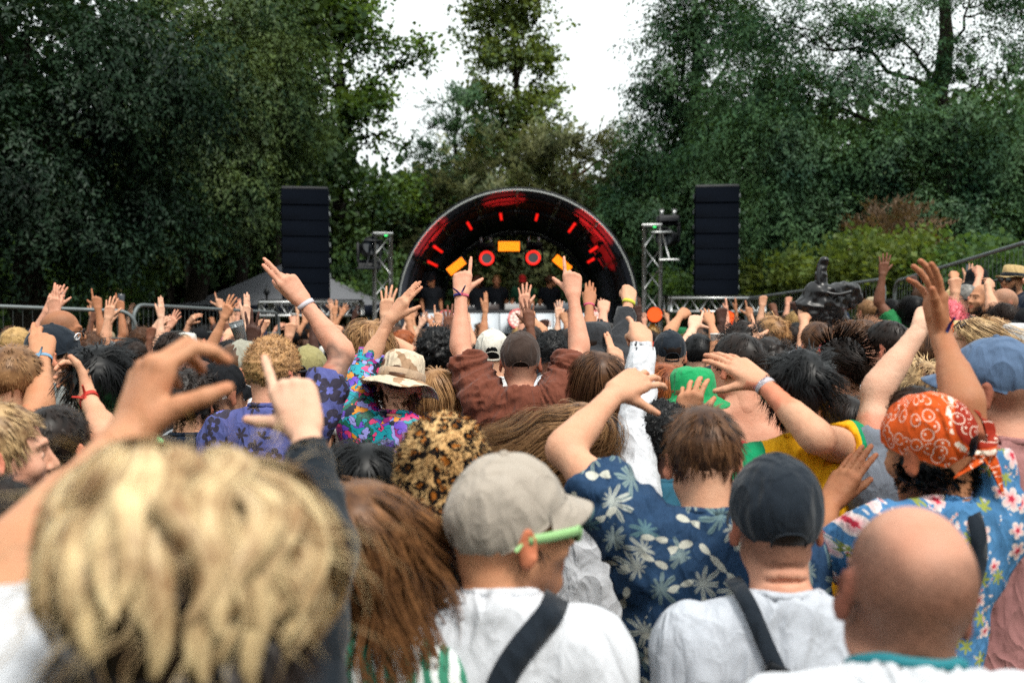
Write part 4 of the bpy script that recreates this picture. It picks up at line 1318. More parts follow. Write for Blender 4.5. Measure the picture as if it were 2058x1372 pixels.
# ------------------------------------------------------------------ stage, sound, lights, fences
M_BLACK = plain('black_paint', srgb(14, 18, 24), .5, .35)
M_CAB = plain('speaker_cabinet', srgb(9, 13, 21), .9, .06)
def grille_mat():
    m = NT('speaker_grille', .9, .05); v = m.obj()
    mp = m.n('ShaderNodeMapping'); mp.inputs['Scale'].default_value = (85, 85, 85); m.l(v, mp.inputs[0])
    vo = m.n('ShaderNodeTexVoronoi', i_Randomness=0.0, i_Scale=1.0); m.l(mp.outputs[0], vo.inputs['Vector'])
    m.color(m.mix(m.math('GREATER_THAN', vo.outputs['Distance'], .42), srgb(3, 6, 12), srgb(9, 14, 23))); return m.m
M_GRILLE = grille_mat()
M_ALU = plain('truss_aluminium', srgb(186, 188, 188), .38, .5, .75)
M_RIM = plain('arch_rim', srgb(168, 172, 170), .5, .4)
M_LINING = plain('arch_lining', srgb(62, 66, 75), .75, .2)
M_GALV = plain('galvanised_steel', srgb(112, 119, 120), .5, .4, .5)
M_WHITE = plain('white_panel', srgb(206, 214, 222), .6, .3)
M_CANV = plain('gazebo_canvas', srgb(112, 114, 119), .85, .15)
M_DECK = plain('stage_deck', srgb(30, 30, 32), .8, .2)
M_GLASS = plain('lamp_glass', srgb(18, 26, 34), .08, .7)
E_RED = glow('red_led', (1.0, .012, .008), .55)
E_RING = glow('red_ring', (1.0, .02, .012), .9)
E_AMB = glow('amber_cell', (1.0, .22, .008), 1.5)
E_PAR = glow('warm_white_cell', (1.0, .6, .5), .9)
E_PARR = glow('pink_rim', (1.0, .16, .15), .6)
E_ORG = glow('orange_lens', (1.0, .09, .006), .75)
E_GRN = glow('green_status', (.05, 1.0, .2), .8)
YS = 20.0
AC = at(1040, 622, YS)                                  # centre of the arch
def arch_pt(R, a, y):
    return np.array([AC[0] + R * math.cos(a), y, AC[2] + R * math.sin(a)])
deck_z = AC[2] - 1.0
gs = gz(AC[0], YS)
st = empty('stage_arch', (AC[0], YS, gs), 'black arched stage shell with a pale rim and red lit lining', 'stage')
def sb(mb, name, mat, parent, smooth=False, org=None):
    """build under a parent whose origin is org (world coordinates in)"""
    o = mb.build(name, mat, parent, smooth)
    org = np.asarray(org if org is not None else parent.location, float)
    a = np.empty(len(o.data.vertices) * 3, F32); o.data.vertices.foreach_get('co', a)
    o.data.vertices.foreach_set('co', (a.reshape(-1, 3) - org.astype(F32)).ravel())
    return o
SO = np.array([AC[0], YS, gs])
RF, RB, YB = 2.38, 1.74, 22.6
A0, A1 = R_(-38), R_(218)
def arc(R, y, n=60, a0=A0, a1=A1): return np.array([arch_pt(R, a, y) for a in np.linspace(a0, a1, n)])
# pale front rim, lining panels, ribs
sb(MB().tube(arc(RF + .005, YS - .02, 90), .017, 8), 'front_rim', M_RIM, st, True, SO)
NP = 12
edges = np.linspace(A0, A1, NP + 1)
def band(Ra, ya, Rb, yb, a0, a1, th=.03, n=9):
    an = np.linspace(a0, a1, n); V = []
    for R, y in ((Ra, ya), (Rb, yb)):
        for d in (0, th): V += [arch_pt(R + d, a, y) for a in an]
    F = []
    for i in range(n - 1):
        A, Bq, C, D = i, n + i, 2 * n + i, 3 * n + i
        F += [[A, A + 1, C + 1, C], [Bq, D, D + 1, Bq + 1], [A, Bq, Bq + 1, A + 1], [C, C + 1, D + 1, D]]
    F += [[0, 2 * n, 3 * n, n], [n - 1, 2 * n - 1, 4 * n - 1, 3 * n - 1]]
    return np.array(V), np.array(F)
RM, YM = (RF + RB) / 2 + .06, (YS + YB) / 2
for i in range(NP):
    for (Ra, ya, Rb, yb) in ((RF - .02, YS + .01, RM, YM - .01), (RM, YM + .01, RB, YB)):
        mb = MB(); mb.add(*band(Ra, ya, Rb, yb, edges[i] + .012, edges[i + 1] - .012)); sb(mb, 'lining_panel', M_LINING, st, True, SO)
for R, y, r in ((RM - .06, YM, .035), (RB - .05, YB, .05), (RF - .1, YS + .35, .03), (RM + .1, YM - .6, .02)):
    sb(MB().tube(arc(R, y, 70), r, 7), 'rib', M_BLACK, st, True, SO)
for i in range(NP + 1):
    a = edges[i]
    sb(MB().tube(np.array([arch_pt(RF - .05, a, YS + .05), arch_pt(RM - .05, a, YM), arch_pt(RB - .04, a, YB)]), .022, 6), 'purlin', M_BLACK, st, True, SO)
for R, y in ((RF + .05, YS + .04), (RB + .06, YB + .03)): sb(MB().tube(arc(R, y, 80), .02, 6), 'outer_edge', M_BLACK, st, True, SO)
dk = MB(); dk.box((AC[0], YS + 1.6, deck_z - .05), (4.0, 3.1, .1), None, .01)
for x in (-1.7, 0, 1.7):
    for y in (.2, 2.9): sb(MB().box((AC[0] + x, YS + y, (deck_z - .1 + gs) / 2), (.1, .1, deck_z - .1 - gs)), 'deck_leg', M_DECK, st, False, SO)
sb(dk, 'deck', M_DECK, st, False, SO)
sk = MB(); sk.box((AC[0], YS + .02, (deck_z + gs) / 2 - .02), (3.98, .04, deck_z - gs - .05)); sb(sk, 'skirt', M_BLACK, st, False, SO)
# red LED strips between the ribs and the lamps that wash the lining red
for k, (adeg, y0, y1) in enumerate(((100, .9, 1.35), (78, .9, 1.35), (120, .7, 1.25), (56, .5, 1.2), (38, .6, 1.2), (33, 1.2, 1.7), (143, .4, 1.1), (152, .6, 1.3))):
    a = R_(adeg); f0 = y0 / (YB - YS); f1 = y1 / (YB - YS)
    p0, p1 = arch_pt(RF - .1 - (RF - RB) * f0, a, YS + y0), arch_pt(RF - .1 - (RF - RB) * f1, a, YS + y1)
    root = empty('led_strip', p0, ['red light strip left of the crown of the arch', 'red light strip right of the crown of the arch', 'red light strip high on the left of the arch', 'red light strip high on the right of the arch', 'red light strip midway down the right of the arch', 'lowest red light strip on the right of the arch', 'red light strip midway down the left of the arch', 'lowest red light strip on the left of the arch', 'small red strip deep inside the arch, right', 'small red strip deep inside the arch, left'][k], 'light strip', 'red light strips in the arch')
    u = unit(p1 - p0); t_ = np.array([-math.sin(a), 0, math.cos(a)]); nrm = np.cross(u, t_); Rr = np.stack([u, t_, nrm], 1); Ln = np.linalg.norm(p1 - p0)
    MB().box((p1 - p0) / 2 + nrm * .0, (Ln, .085, .05), Rr, .008).build('housing', M_BLACK, root)
    inn = -np.array([math.cos(a), 0, math.sin(a)])
    MB().box((p1 - p0) / 2 + inn * .032, (Ln * .96, .05, .015), Rr).build('light_bar', E_RED, root)
def wash(adeg, y, rr, power):
    a = R_(adeg); p = arch_pt(RF - rr, a, YS + y)
    l = bpy.data.lights.new('arch_wash', 'SPOT'); l.energy = power; l.color = (1, .02, .02); l.spot_size = R_(48); l.spot_blend = .25; l.shadow_soft_size = .05
    o = raw_obj('arch_wash_light', l); o.location = p; d = Vector((math.cos(a), -.25, math.sin(a))); o.rotation_euler = (-d).to_track_quat('Z', 'Y').to_euler()
for q in ((47, .6, 1.25, 210), (33, 1.25, 1.2, 60), (140, .5, 1.2, 150), (97, .8, 1.2, 90)): wash(*q)
def moving_head(px, py, Y, label, lens=None, ring=None, yaw=0, pitch=-10, s=1.0, hang=True, group='moving head stage lights'):
    c = at(px, py, Y); root = empty('moving_head_light', c, label, 'stage light', group)
    Rz = rotm('Z', R_(yaw)) @ rotm('X', R_(pitch))
    def tube(prof, n=24): return MB().lathe(np.array(prof) * s, n, (0, 0, 0), Rz @ rotm('X', math.pi / 2))
    hd = tube([(0, -.2), (.11, -.2), (.13, -.16), (.13, .1), (.15, .14), (.15, .17), (.135, .17), (.13, .12), (0, .12)]).build('lamp_head', M_BLACK, root, True)
    tube([(0, .125), (.125, .13)]).build('lens', lens or M_GLASS, hd, True)
    if ring: tube([(.112, .172), (.15, .172), (.15, .182), (.112, .182), (.112, .172)]).build('light_ring', ring, hd, True)
    sg = 1 if hang else -1
    yk = MB()
    for x in (-1, 1): yk.box((x * .175 * s, 0, .07 * s * sg), (.04 * s, .1 * s, .3 * s), None, .01 * s)
    yk.box((0, 0, .22 * s * sg), (.39 * s, .11 * s, .05 * s), None, .01); yk.build('yoke', M_BLACK, root)
    MB().box((0, 0, .3 * s * sg), (.34 * s, .24 * s, .11 * s), None, .02).build('base', M_BLACK, root)
    if hang:
        cl = MB()
        for x in (-.1, .1): cl.box((x * s, 0, .39 * s), (.05 * s, .05 * s, .08 * s)).tube([(x * s, -.04, .44 * s), (x * s, .04, .44 * s)], .035 * s, 8)
        cl.build('clamp', M_ALU, root)
    return root
moving_head(977, 523, 21.6, 'hanging stage light with a glowing red ring, left of the middle', None, E_RING, 6, -12, 1.05)
moving_head(1073, 522, 21.6, 'hanging stage light with a glowing red ring, right of the middle', None, E_RING, -6, -12, 1.05)
moving_head(742, 497, 18.4, 'black moving light on the left truss tower', None, None, 22, -8, 1.15, False)
moving_head(1342, 478, 18.4, 'black moving light on the right truss tower', None, None, -28, -4, 1.15, True)
moving_head(880, 500, 21.4, 'unlit lamp high inside the arch on the left', None, None, 25, -30, .9)
moving_head(1190, 490, 21.4, 'unlit lamp high inside the arch on the right', None, None, -25, -30, .9)
def led_panel(px, py, Y, w_, h_, ang, label):
    c = at(px, py, Y); root = empty('blinder_panel', c, label, 'light panel', 'amber light panels'); Ry = rotm('Y', -R_(ang))
    MB().box((0, .06, 0), (w_ + .06, .1, h_ + .06), Ry, .012).build('housing', M_BLACK, root)
    nx, nz = 12, 5; dx, dz = w_ / nx, h_ / nz
    me = MB().box((0, 0, 0), (dx * .8, .02, dz * .8), None, dx * .16).mesh('cell', E_AMB)
    for i in range(nx):
        for j in range(nz):
            o = raw_obj('cell', me, root); o.location = Ry @ np.array([(i - (nx - 1) / 2) * dx, 0, (j - (nz - 1) / 2) * dz]); o.rotation_euler = (0, -R_(ang), 0)
    br = MB()
    for x in (-1, 1): br.tube([Ry @ np.array([x * w_ * .42, .1, h_ * .4]), Ry @ np.array([x * w_ * .3, .35, h_ * .8]), Ry @ np.array([0, .7, h_ + .15])], .014, 6)
    br.build('bracket', M_BLACK, root, True)
led_panel(1023, 495, 21.5, .46, .21, 0, 'amber light panel hanging level at the top of the stage')
led_panel(917, 535, 21.3, .42, .18, 38, 'tilted amber light panel on the left of the stage')
led_panel(1130, 530, 21.3, .42, .18, -40, 'tilted amber light panel on the right of the stage')
# DJ table with white panels, round floor lamps on its front
tz = AC[2] - .02
dj = empty('dj_table', at(1040, 640, 19.7) * np.array([1, 1, 0]) + np.array([0, 0, deck_z]), 'long DJ table faced with white panels in the arch', 'table')
DO = np.array(dj.location)
top = MB(); top.box((DO[0], 20.1, tz - .02), (3.62, .8, .05), None, .008); sb(top, 'table_top', M_BLACK, dj)
for i in range(10):
    wp = 3.56 / 10; me_x = DO[0] - 1.78 + wp * (i + .5)
    mb = MB(); mb.box((me_x, 19.68, tz - .25), (wp - .012, .03, .4), None, .004); sb(mb, 'front_panel', M_WHITE, dj)
for x in (-1.7, -.6, .6, 1.7):
    for y in (19.8, 20.4): sb(MB().box((DO[0] + x, y, (tz - .05 + deck_z) / 2), (.06, .06, tz - .05 - deck_z)), 'leg', M_BLACK, dj)
def par_can(px, py, Y, label, s=.17, em=E_PAR, rim=E_PARR, yaw=0, group='round white stage lamps', cells=True):
    c = at(px, py, Y); root = empty('par_lamp', c, label, 'stage light', group); Rz = rotm('Z', R_(yaw)) @ rotm('X', math.pi / 2)
    MB().lathe([(0, -.16), (s * .7, -.15), (s * .95, -.02), (s * 1.03, .0), (s * 1.03, .02)], 28, (0, 0, 0), Rz).build('can', M_BLACK, root, True)
    MB().lathe([(s * 1.03, .021), (s * .93, .024)], 28, (0, 0, 0), Rz).build('rim', rim or M_BLACK, root, True)
    MB().lathe([(s * .94, .012), (0, .012)], 28, (0, 0, 0), Rz).build('lens', em if not cells else plain('lamp_face', srgb(214, 190, 186), .3, .5), root, True)
    if cells:
        me = MB().lathe([(0, .012), (s * .12, .008), (s * .14, 0)], 10, (0, 0, 0), rotm('X', math.pi / 2)).mesh('cell', em)
        for (k, n_) in ((0, 1), (.34, 6), (.7, 12)):
            for j in range(n_):
                o = raw_obj('cell', me, root); a = j / n_ * 6.283 + k; o.location = Rz @ np.array([s * k * math.cos(a), s * k * math.sin(a), .014]); o.rotation_euler = (0, 0, R_(yaw))
    yk = MB(); yk.tube([np.array([s * 1.08 * math.cos(a), .06, s * 1.08 * math.sin(a)]) for a in np.linspace(math.pi, 2 * math.pi, 12)], .012, 6).box((0, .06, -s * 1.12), (.12, .1, .03)); yk.build('yoke', M_BLACK, root, True)
E_DIM = glow('dim_white_cell', (.9, .8, .85), .2)
par_can(897, 640, 19.5, 'round white lamp at the left end of the DJ table', .165, E_DIM)
par_can(1041, 640, 19.5, 'round glowing peach lamp at the middle of the DJ table', .19)
par_can(1195, 640, 19.5, 'round pink rimmed lamp at the right end of the DJ table', .165, E_PAR)
par_can(1316, 632, 17.6, 'black lamp with orange lens beside the right truss tower', .14, E_ORG, None, -12, 'orange floor lamps', False)
par_can(1463, 640, 17.6, 'black lamp with orange lens below the right speaker platform', .14, E_ORG, None, 14, 'orange floor lamps', False)
# gear on the table
def gear(px, Y, w_, h_, label, col=srgb(40, 42, 46), name='mixer', knobs=6):
    c = at(px, 640, Y); root = empty(name, (c[0], Y, tz + .005), label, 'audio gear', 'gear on the DJ table')
    MB().box((0, 0, h_ / 2), (w_, .34, h_), rotm('X', .0), .012).build('case', plain('gear_%d' % int(px), col, .45, .4), root)
    me = MB().lathe([(.0, .03), (.012, .03), (.014, 0)], 10).mesh('knob', M_ALU)
    for i in range(knobs):
        o = raw_obj('knob', me, root); o.location = ((i % 3 - 1) * w_ * .28, -.08 + .12 * (i // 3), h_)
gear(1035, 20.05, .42, .13, 'pale DJ mixer in the middle of the table', srgb(150, 150, 150))
gear(985, 20.1, .36, .12, 'dark turntable left of the pale mixer', srgb(60, 50, 48), 'turntable', 3)
gear(1080, 20.1, .36, .1, 'dark deck right of the pale mixer', srgb(30, 32, 36), 'media_deck', 3)
gear(1133, 20.0, .34, .15, 'grey rack unit on the right of the table', srgb(84, 90, 98), 'rack_unit', 4)
gear(945, 20.0, .24, .07, 'small black box on the left of the table', srgb(24, 26, 30), 'effects_box', 3)
# line arrays
def line_array(pxl, pxr, pyt, pyb, Y, label, yaw, nbox=7):
    a, b = at(pxl, pyt, Y), at(pxr, pyb, Y); w_ = b[0] - a[0]; h_ = a[2] - b[2]; cx = (a[0] + b[0]) / 2
    root = empty('speaker_stack', (cx, Y, b[2]), label, 'speaker'); root.rotation_euler = (0, 0, R_(yaw))
    hb_ = h_ / nbox; dp = .62
    cab = MB().box((0, 0, 0), (w_, dp, hb_ - .003), None, .004).mesh('cabinet', M_CAB)
    gr = MB().box((0, 0, 0), (w_ - .02, .02, hb_ - .012), None, .002).mesh('grille', M_GRILLE)
    pl = MB().box((0, -.02, 0), (.02, .3, hb_ * .3), None, .006).mesh('rigging', M_GALV)
    for i in range(nbox):
        c = raw_obj('cabinet', cab, root); c.location = (0, .0 + .012 * (i % 2), hb_ * (i + .5)); c.rotation_euler = (R_((i - nbox / 2) * -.5), 0, 0)
        g = raw_obj('grille', gr, c); g.location = (0, -dp / 2 - .004, 0)
        for x in (-1, 1):
            r = raw_obj('rigging', pl, c); r.location = (x * (w_ / 2 + .012), 0, 0)
    MB().box((0, 0, h_ + .03), (w_ * .98, dp * .9, .05), None, .01).build('fly_frame', M_BLACK, root)
line_array(568, 662, 384, 600, 18.2, 'tall black speaker stack left of the stage', 9)
line_array(1397, 1481, 380, 592, 18.2, 'tall black speaker stack right of the stage', -9)
def truss(mb, a, b, wd, n, r=.024, br=.012, up=(0, 0, 1)):
    a, b = np.asarray(a, float), np.asarray(b, float); u = unit(b - a); up = np.asarray(up, float)
    if abs(u @ up) > .9: up = np.array([0, 1.0, 0])
    e1 = unit(np.cross(u, up)); e2 = np.cross(e1, u); h_ = wd / 2
    cs = [(-h_, -h_), (h_, -h_), (h_, h_), (-h_, h_)]
    for x, y in cs: mb.tube([a + e1 * x + e2 * y, b + e1 * x + e2 * y], r, 8)
    Lt = np.linalg.norm(b - a)
    for f in range(4):
        (x0, y0), (x1, y1) = cs[f], cs[(f + 1) % 4]
        for i in range(n):
            p = a + u * Lt * (i / n); q = a + u * Lt * ((i + 1) / n)
            if i % 2: mb.tube([p + e1 * x0 + e2 * y0, q + e1 * x1 + e2 * y1], br, 5)
            else: mb.tube([p + e1 * x1 + e2 * y1, q + e1 * x0 + e2 * y0], br, 5)
    for p in (a, b):
        for f in range(4):
            (x0, y0), (x1, y1) = cs[f], cs[(f + 1) % 4]; mb.tube([p + e1 * x0 + e2 * y0, p + e1 * x1 + e2 * y1], r * .9, 6)
def tower(px, pyt, Y, label, yaw):
    c = at(px, pyt, Y); g = gz(c[0], Y); root = empty('truss_tower', (c[0], Y, g), label, 'truss tower', 'truss towers beside the stage'); root.rotation_euler = (0, 0, R_(yaw))
    h_ = c[2] - g; mb = MB(); truss(mb, (0, 0, .03), (0, 0, h_), .30, 9); mb.build('truss', M_ALU, root, True)
    MB().box((0, 0, .012), (.7, .7, .024)).build('base_plate', M_GALV, root)
    MB().box((0, 0, h_ + .025), (.36, .36, .03), None, .004).build('top_plate', M_ALU, root)
    MB().box((.05, -.16, h_ - .02), (.05, .02, .025)).build('status_light', E_GRN, root)
    ar = MB(); d = -.36 if px < 1029 else .36
    ar.tube([(0, -.17, h_ - .12), (d, -.17, h_ - .12)], .024, 8).box((d * .9, -.17, h_ - .62), (.34, .3, .03), None, .005).tube([(d * .5, -.17, h_ - .12), (d * .9, -.17, h_ - .62)], .016, 6)
    ar.build('bracket', M_ALU if px > 1029 else M_BLACK, root, True)
tower(768, 472, 18.4, 'silver truss tower between the gazebo and the arch', 14)
tower(1312, 455, 18.4, 'silver truss tower between the arch and the right speaker', -14)
def platform(pxl, pxr, py0, py1, Y, label):
    a, b = at(pxl, (py0 + py1) / 2, Y), at(pxr, (py0 + py1) / 2, Y); g = gz((a[0] + b[0]) / 2, Y); cx = (a[0] + b[0]) / 2
    root = empty('speaker_platform', (cx, Y, g), label, 'platform', 'silver speaker platforms'); O = np.array([cx, Y, g])
    for yy in (-.38, .38):
        mb = MB(); truss(mb, a - O + (0, yy, 0), b - O + (0, yy, 0), .24, 10, .026, .012); mb.build('truss_beam', M_ALU, root, True)
    for x in (a[0] - cx + .14, b[0] - cx - .14):
        for yy in (-.38, .38): MB().tube([(x, yy, 0), (x, yy, a[2] - g - .14)], .03, 8).build('leg', M_ALU, root, True)
    MB().box((0, 0, a[2] - g + .155), (b[0] - a[0], 1.0, .02)).build('deck', M_DECK, root)
platform(535, 722, 606, 634, 18.2, 'silver truss platform carrying the left speaker stack')
platform(1340, 1524, 598, 626, 18.2, 'silver truss platform carrying the right speaker stack')
# gazebo
def gazebo():
    Yg = 21.8; l, r, ap, ev = at(372, 612, Yg), at(752, 612, Yg), at(600, 520, Yg + 1.4), 0
    cx = (l[0] + r[0]) / 2; w_ = r[0] - l[0]; g = gz(cx, Yg + 1.4); root = empty('gazebo', (cx, Yg + 1.4, g), 'dark grey pop-up gazebo behind the left speaker', 'gazebo')
    hz, hw = l[2] - g, w_ / 2; pk = ap[2] - g; n = 10
    for (sx, sy, ax) in ((0, -1, 0), (0, 1, 0), (-1, 0, 1), (1, 0, 1)):
        V, F = [], []
        for i in range(n + 1):
            t = i / n; z = hz + (pk - hz) * (t ** 1.25); hw2 = hw * (1 - t)
            for j in range(n + 1):
                e = (j / n * 2 - 1) * hw2; sag = -.05 * math.sin(math.pi * j / n) * math.sin(math.pi * t)
                p = (e, sy * hw2, z + sag) if ax == 0 else (sx * hw2, e, z + sag); V.append(p)
        for i in range(n):
            for j in range(n): F.append([i * (n + 1) + j, i * (n + 1) + j + 1, (i + 1) * (n + 1) + j + 1, (i + 1) * (n + 1) + j])
        mb = MB(); mb.add(V, F); mb.build('roof_panel', M_CANV, root, True)
        vb = MB()
        if ax == 0: vb.box((0, sy * (hw + .012), hz - .12), (w_, .012, .24))
        else: vb.box((sx * (hw + .012), 0, hz - .12), (.012, w_, .24))
        vb.build('valance', plain('valance_navy', srgb(16, 22, 34), .85, .15), root)
    for x in (-1, 1):
        for y in (-1, 1): MB().box((x * (hw - .05), y * (hw - .05), hz / 2), (.045, .045, hz)).build('leg', M_GALV, root)
    fn = at(536, 575, Yg - .15)
gazebo()
fl = at(536, 600, 20.9); root = empty('finial_pole', (fl[0], 20.9, gz(fl[0], 20.9)), 'thin dark pole with a ball finial in front of the gazebo', 'pole')
zt = fl[2] - root.location[2]
MB().tube([(0, 0, 0), (0, 0, zt + .1)], .022, 8).build('shaft', M_BLACK, root, True)
MB().lathe([(0, zt + .34), (.008, zt + .3), (.014, zt + .22), (.05, zt + .19), (.065, zt + .14), (.05, zt + .09), (.02, zt + .06), (0, zt + .05)], 14).build('finial', M_BLACK, root, True)
# mesh fence panels
def fence_panel(p0, p1, label, hgt=2.0):
    p0, p1 = np.asarray(p0, float), np.asarray(p1, float); O = (p0 + p1) / 2
    root = empty('fence_panel', O, label, 'fence', 'mesh fence panels'); d = p1 - p0; Ln = np.linalg.norm(d[:2]); u = d / Ln; up = np.array([0, 0, 1.0])
    def T(s, z): return p0 - O + u * s + up * z
    fr = []; rc = .16
    fr.append(T(0, .05)); fr.append(T(0, hgt - rc))
    for a in np.linspace(0, math.pi / 2, 7)[1:]: fr.append(T(rc - rc * math.cos(a), hgt - rc + rc * math.sin(a)))
    for a in np.linspace(0, math.pi / 2, 7): fr.append(T(Ln - rc + rc * math.sin(a), hgt - rc + rc * math.cos(a)))
    fr.append(T(Ln, .05))
    MB().tube(fr, .021, 8).build('frame', M_GALV, root, True)
    for z in (.15, hgt * .52, hgt - .28): MB().tube([T(0, z), T(Ln, z)], .009, 5).build('rail', M_GALV, root, True)
    ms = MB(); n = int(Ln / .085)
    for i in range(1, n):
        ms.tube([T(Ln * i / n, .1), T(Ln * i / n, hgt - .02)], .0022, 3, False)
    o = ms.build('mesh_wires', M_GALV, root); o['kind'] = 'stuff'
    for s in (0, Ln): MB().box(T(s, .05), (.24, .6, .12), None, .02).build('foot', M_DECK, root)
def fz(px, Y, py): 
    p = at(px, py, Y); return np.array([p[0], Y, p[2] - 2.0])
fence_panel(fz(1500, 16.6, 600), fz(1778, 12.6, 560), 'mesh fence panel with a rounded end behind the raised black bag')
fence_panel(fz(1798, 12.3, 566), fz(2075, 8.9, 483), 'mesh fence panel climbing the bank at the right edge')
fence_panel(fz(-95, 9.6, 612), fz(272, 10.2, 626), 'mesh fence panel at the left edge of the crowd')
fence_panel(fz(268, 10.5, 612), fz(560, 13.6, 628), 'mesh fence panel behind the blurred hand', 2.0)
# ------------------------------------------------------------------ trees, shrubs, ground
@memo
def leaf_mat(name, c1, c2, trans=.3):
    m = bpy.data.materials.new(name); m.use_nodes = True
    t = m.node_tree; t.nodes.clear()
    def n(typ): return t.nodes.new(typ)
    geo = n('ShaderNodeNewGeometry'); tc = n('ShaderNodeTexCoord'); nz = n('ShaderNodeTexNoise'); nz.inputs['Scale'].default_value = .9; nz.inputs['Detail'].default_value = 4
    t.links.new(tc.outputs['Object'], nz.inputs['Vector'])
    ad = n('ShaderNodeMath'); ad.operation = 'MULTIPLY_ADD'; ad.use_clamp = True
    t.links.new(nz.outputs[0], ad.inputs[0]); ad.inputs[1].default_value = 2.2
    sb = n('ShaderNodeMath'); sb.operation = 'MULTIPLY_ADD'; t.links.new(geo.outputs['Random Per Island'], sb.inputs[0]); sb.inputs[1].default_value = .4; sb.inputs[2].default_value = -.8
    t.links.new(sb.outputs[0], ad.inputs[2])
    mx = n('ShaderNodeMix'); mx.data_type = 'RGBA'; t.links.new(ad.outputs[0], mx.inputs[0]); mx.inputs[6].default_value = (*c1, 1); mx.inputs[7].default_value = (*c2, 1)
    df = n('ShaderNodeBsdfDiffuse'); tr = n('ShaderNodeBsdfTranslucent'); gl = n('ShaderNodeBsdfGlossy'); gl.inputs['Roughness'].default_value = .5
    t.links.new(mx.outputs[2], df.inputs['Color'])
    hu = n('ShaderNodeMix'); hu.data_type = 'RGBA'; hu.blend_type = 'MULTIPLY'; hu.inputs[0].default_value = 1; t.links.new(mx.outputs[2], hu.inputs[6]); hu.inputs[7].default_value = (1.35, 1.25, .55, 1)
    t.links.new(hu.outputs[2], tr.inputs['Color'])
    m1 = n('ShaderNodeMixShader'); m1.inputs[0].default_value = trans; t.links.new(df.outputs[0], m1.inputs[1]); t.links.new(tr.outputs[0], m1.inputs[2])
    m2 = n('ShaderNodeMixShader'); m2.inputs[0].default_value = .015; t.links.new(m1.outputs[0], m2.inputs[1]); t.links.new(gl.outputs[0], m2.inputs[2])
    o = n('ShaderNodeOutputMaterial'); t.links.new(m2.outputs[0], o.inputs[0])
    return m
def bark(name, c1, c2):
    m = NT(name, .9, .1); v = m.obj()
    mp = m.n('ShaderNodeMapping'); mp.inputs['Scale'].default_value = (7, 7, 1.2); m.l(v, mp.inputs[0])
    n = m.noise(3, 6, .7, mp.outputs[0]); m.color(m.mix(n, c1, c2)); m.bump(n, .9, .05); return m.m
BARK = bark('bark_dark', srgb(24, 24, 24), srgb(62, 54, 46))
BARK2 = bark('bark_red', srgb(44, 32, 26), srgb(104, 78, 58))
def spray_tpl(kind, rg):
    """a twig with its leaves: array of quads (n,4,3), growing along +x, upper side +z"""
    q = []
    if kind == 'yew':
        L = .6
        for i in range(15):
            u = (i + .6) / 15.5; sd = 1 if i % 2 else -1
            x = u * L; ln = rg.uniform(.07, .15) * (1.15 - .4 * u); a = sd * rg.uniform(.2, 1.5)
            d = unit(np.array([math.cos(a), math.sin(a), rg.uniform(-.9, .25)])); w_ = rg.uniform(.014, .028)
            o = np.array([x, rg.normal() * .06, -.45 * x * x + rg.normal() * .05]); s_ = unit(np.cross(d, rg.normal(size=3) + np.array([0, 0, 1.2])))
            q.append([o, o + d * ln * .45 + s_ * w_, o + d * ln + np.array([0, 0, -.2 * ln]), o + d * ln * .5 - s_ * w_])
    elif kind == 'broad':
        for i in range(13):
            x = rg.uniform(0, .5); o = np.array([x, rg.normal() * .13, rg.normal() * .07 - .1 * x])
            d = unit(rg.normal(size=3) + np.array([.6, 0, -.5])); s_ = unit(np.cross(d, rg.normal(size=3) * .6 + np.array([0, 0, 1.])))
            ln = rg.uniform(.085, .15); w_ = ln * rg.uniform(.36, .5)
            q.append([o, o + d * ln * .45 + s_ * w_, o + d * ln, o + d * ln * .45 - s_ * w_])
    elif kind == 'cedar':
        L = .42
        for i in range(15):
            u = (i + .5) / 15; x = u * L; a = rg.uniform(-1.1, 1.1)
            d = np.array([math.cos(a), math.sin(a), rg.uniform(-.15, .45)]); ln = rg.uniform(.08, .17); w_ = .016 * rg.uniform(.8, 1.4)
            o = np.array([x, rg.normal() * .05, -.12 * u + rg.normal() * .02]); s_ = unit(np.array([-d[1], d[0], rg.uniform(-.8, .8)]))
            q.append([o, o + d * ln * .5 + s_ * w_, o + d * ln, o + d * ln * .5 - s_ * w_])
    return np.array(q)
TPL = {}
for _k in ('yew', 'broad', 'cedar'):
    _r = np.random.RandomState(11); TPL[_k] = np.stack([spray_tpl(_k, _r) for _ in range(7)])
def leaf_cloud(rg, pts, dirs, kind, scale, jit=.25):
    """puts a spray at each point, growing along dirs"""
    n = len(pts); tp = TPL[kind][rg.randint(0, 7, n)]
    d = dirs + rg.normal(size=dirs.shape) * jit; d /= np.linalg.norm(d, axis=1)[:, None]
    upv = np.array([0, 0, 1.0]) + rg.normal(size=(n, 3)) * .35
    y = np.cross(upv, d); y /= np.linalg.norm(y, axis=1)[:, None] + 1e-9
    z = np.cross(d, y)
    M = np.stack([d, y, z], 2) * (scale * rg.uniform(.7, 1.3, n))[:, None, None]
    V = np.einsum('nij,nqkj->nqki', M, tp) + pts[:, None, None]
    V = V.reshape(-1, 3); Q = np.arange(len(V)).reshape(-1, 4)
    return V, Q
def leaf_normals(V, ctr, k=.62):
    """leaves shade partly with the bough they belong to"""
    q = V.reshape(-1, 4, 3); n = np.cross(q[:, 2] - q[:, 0], q[:, 3] - q[:, 1]); n /= np.linalg.norm(n, axis=1)[:, None] + 1e-9
    o = q.mean(1) - ctr; o /= np.linalg.norm(o, axis=1)[:, None] + 1e-9; o = o + np.array([0, 0, .35])
    n = n * np.where((n * o).sum(1) < 0, -1, 1)[:, None]
    m = o * k + n * (1 - k); m /= np.linalg.norm(m, axis=1)[:, None] + 1e-9
    return np.repeat(m, 4, 0)
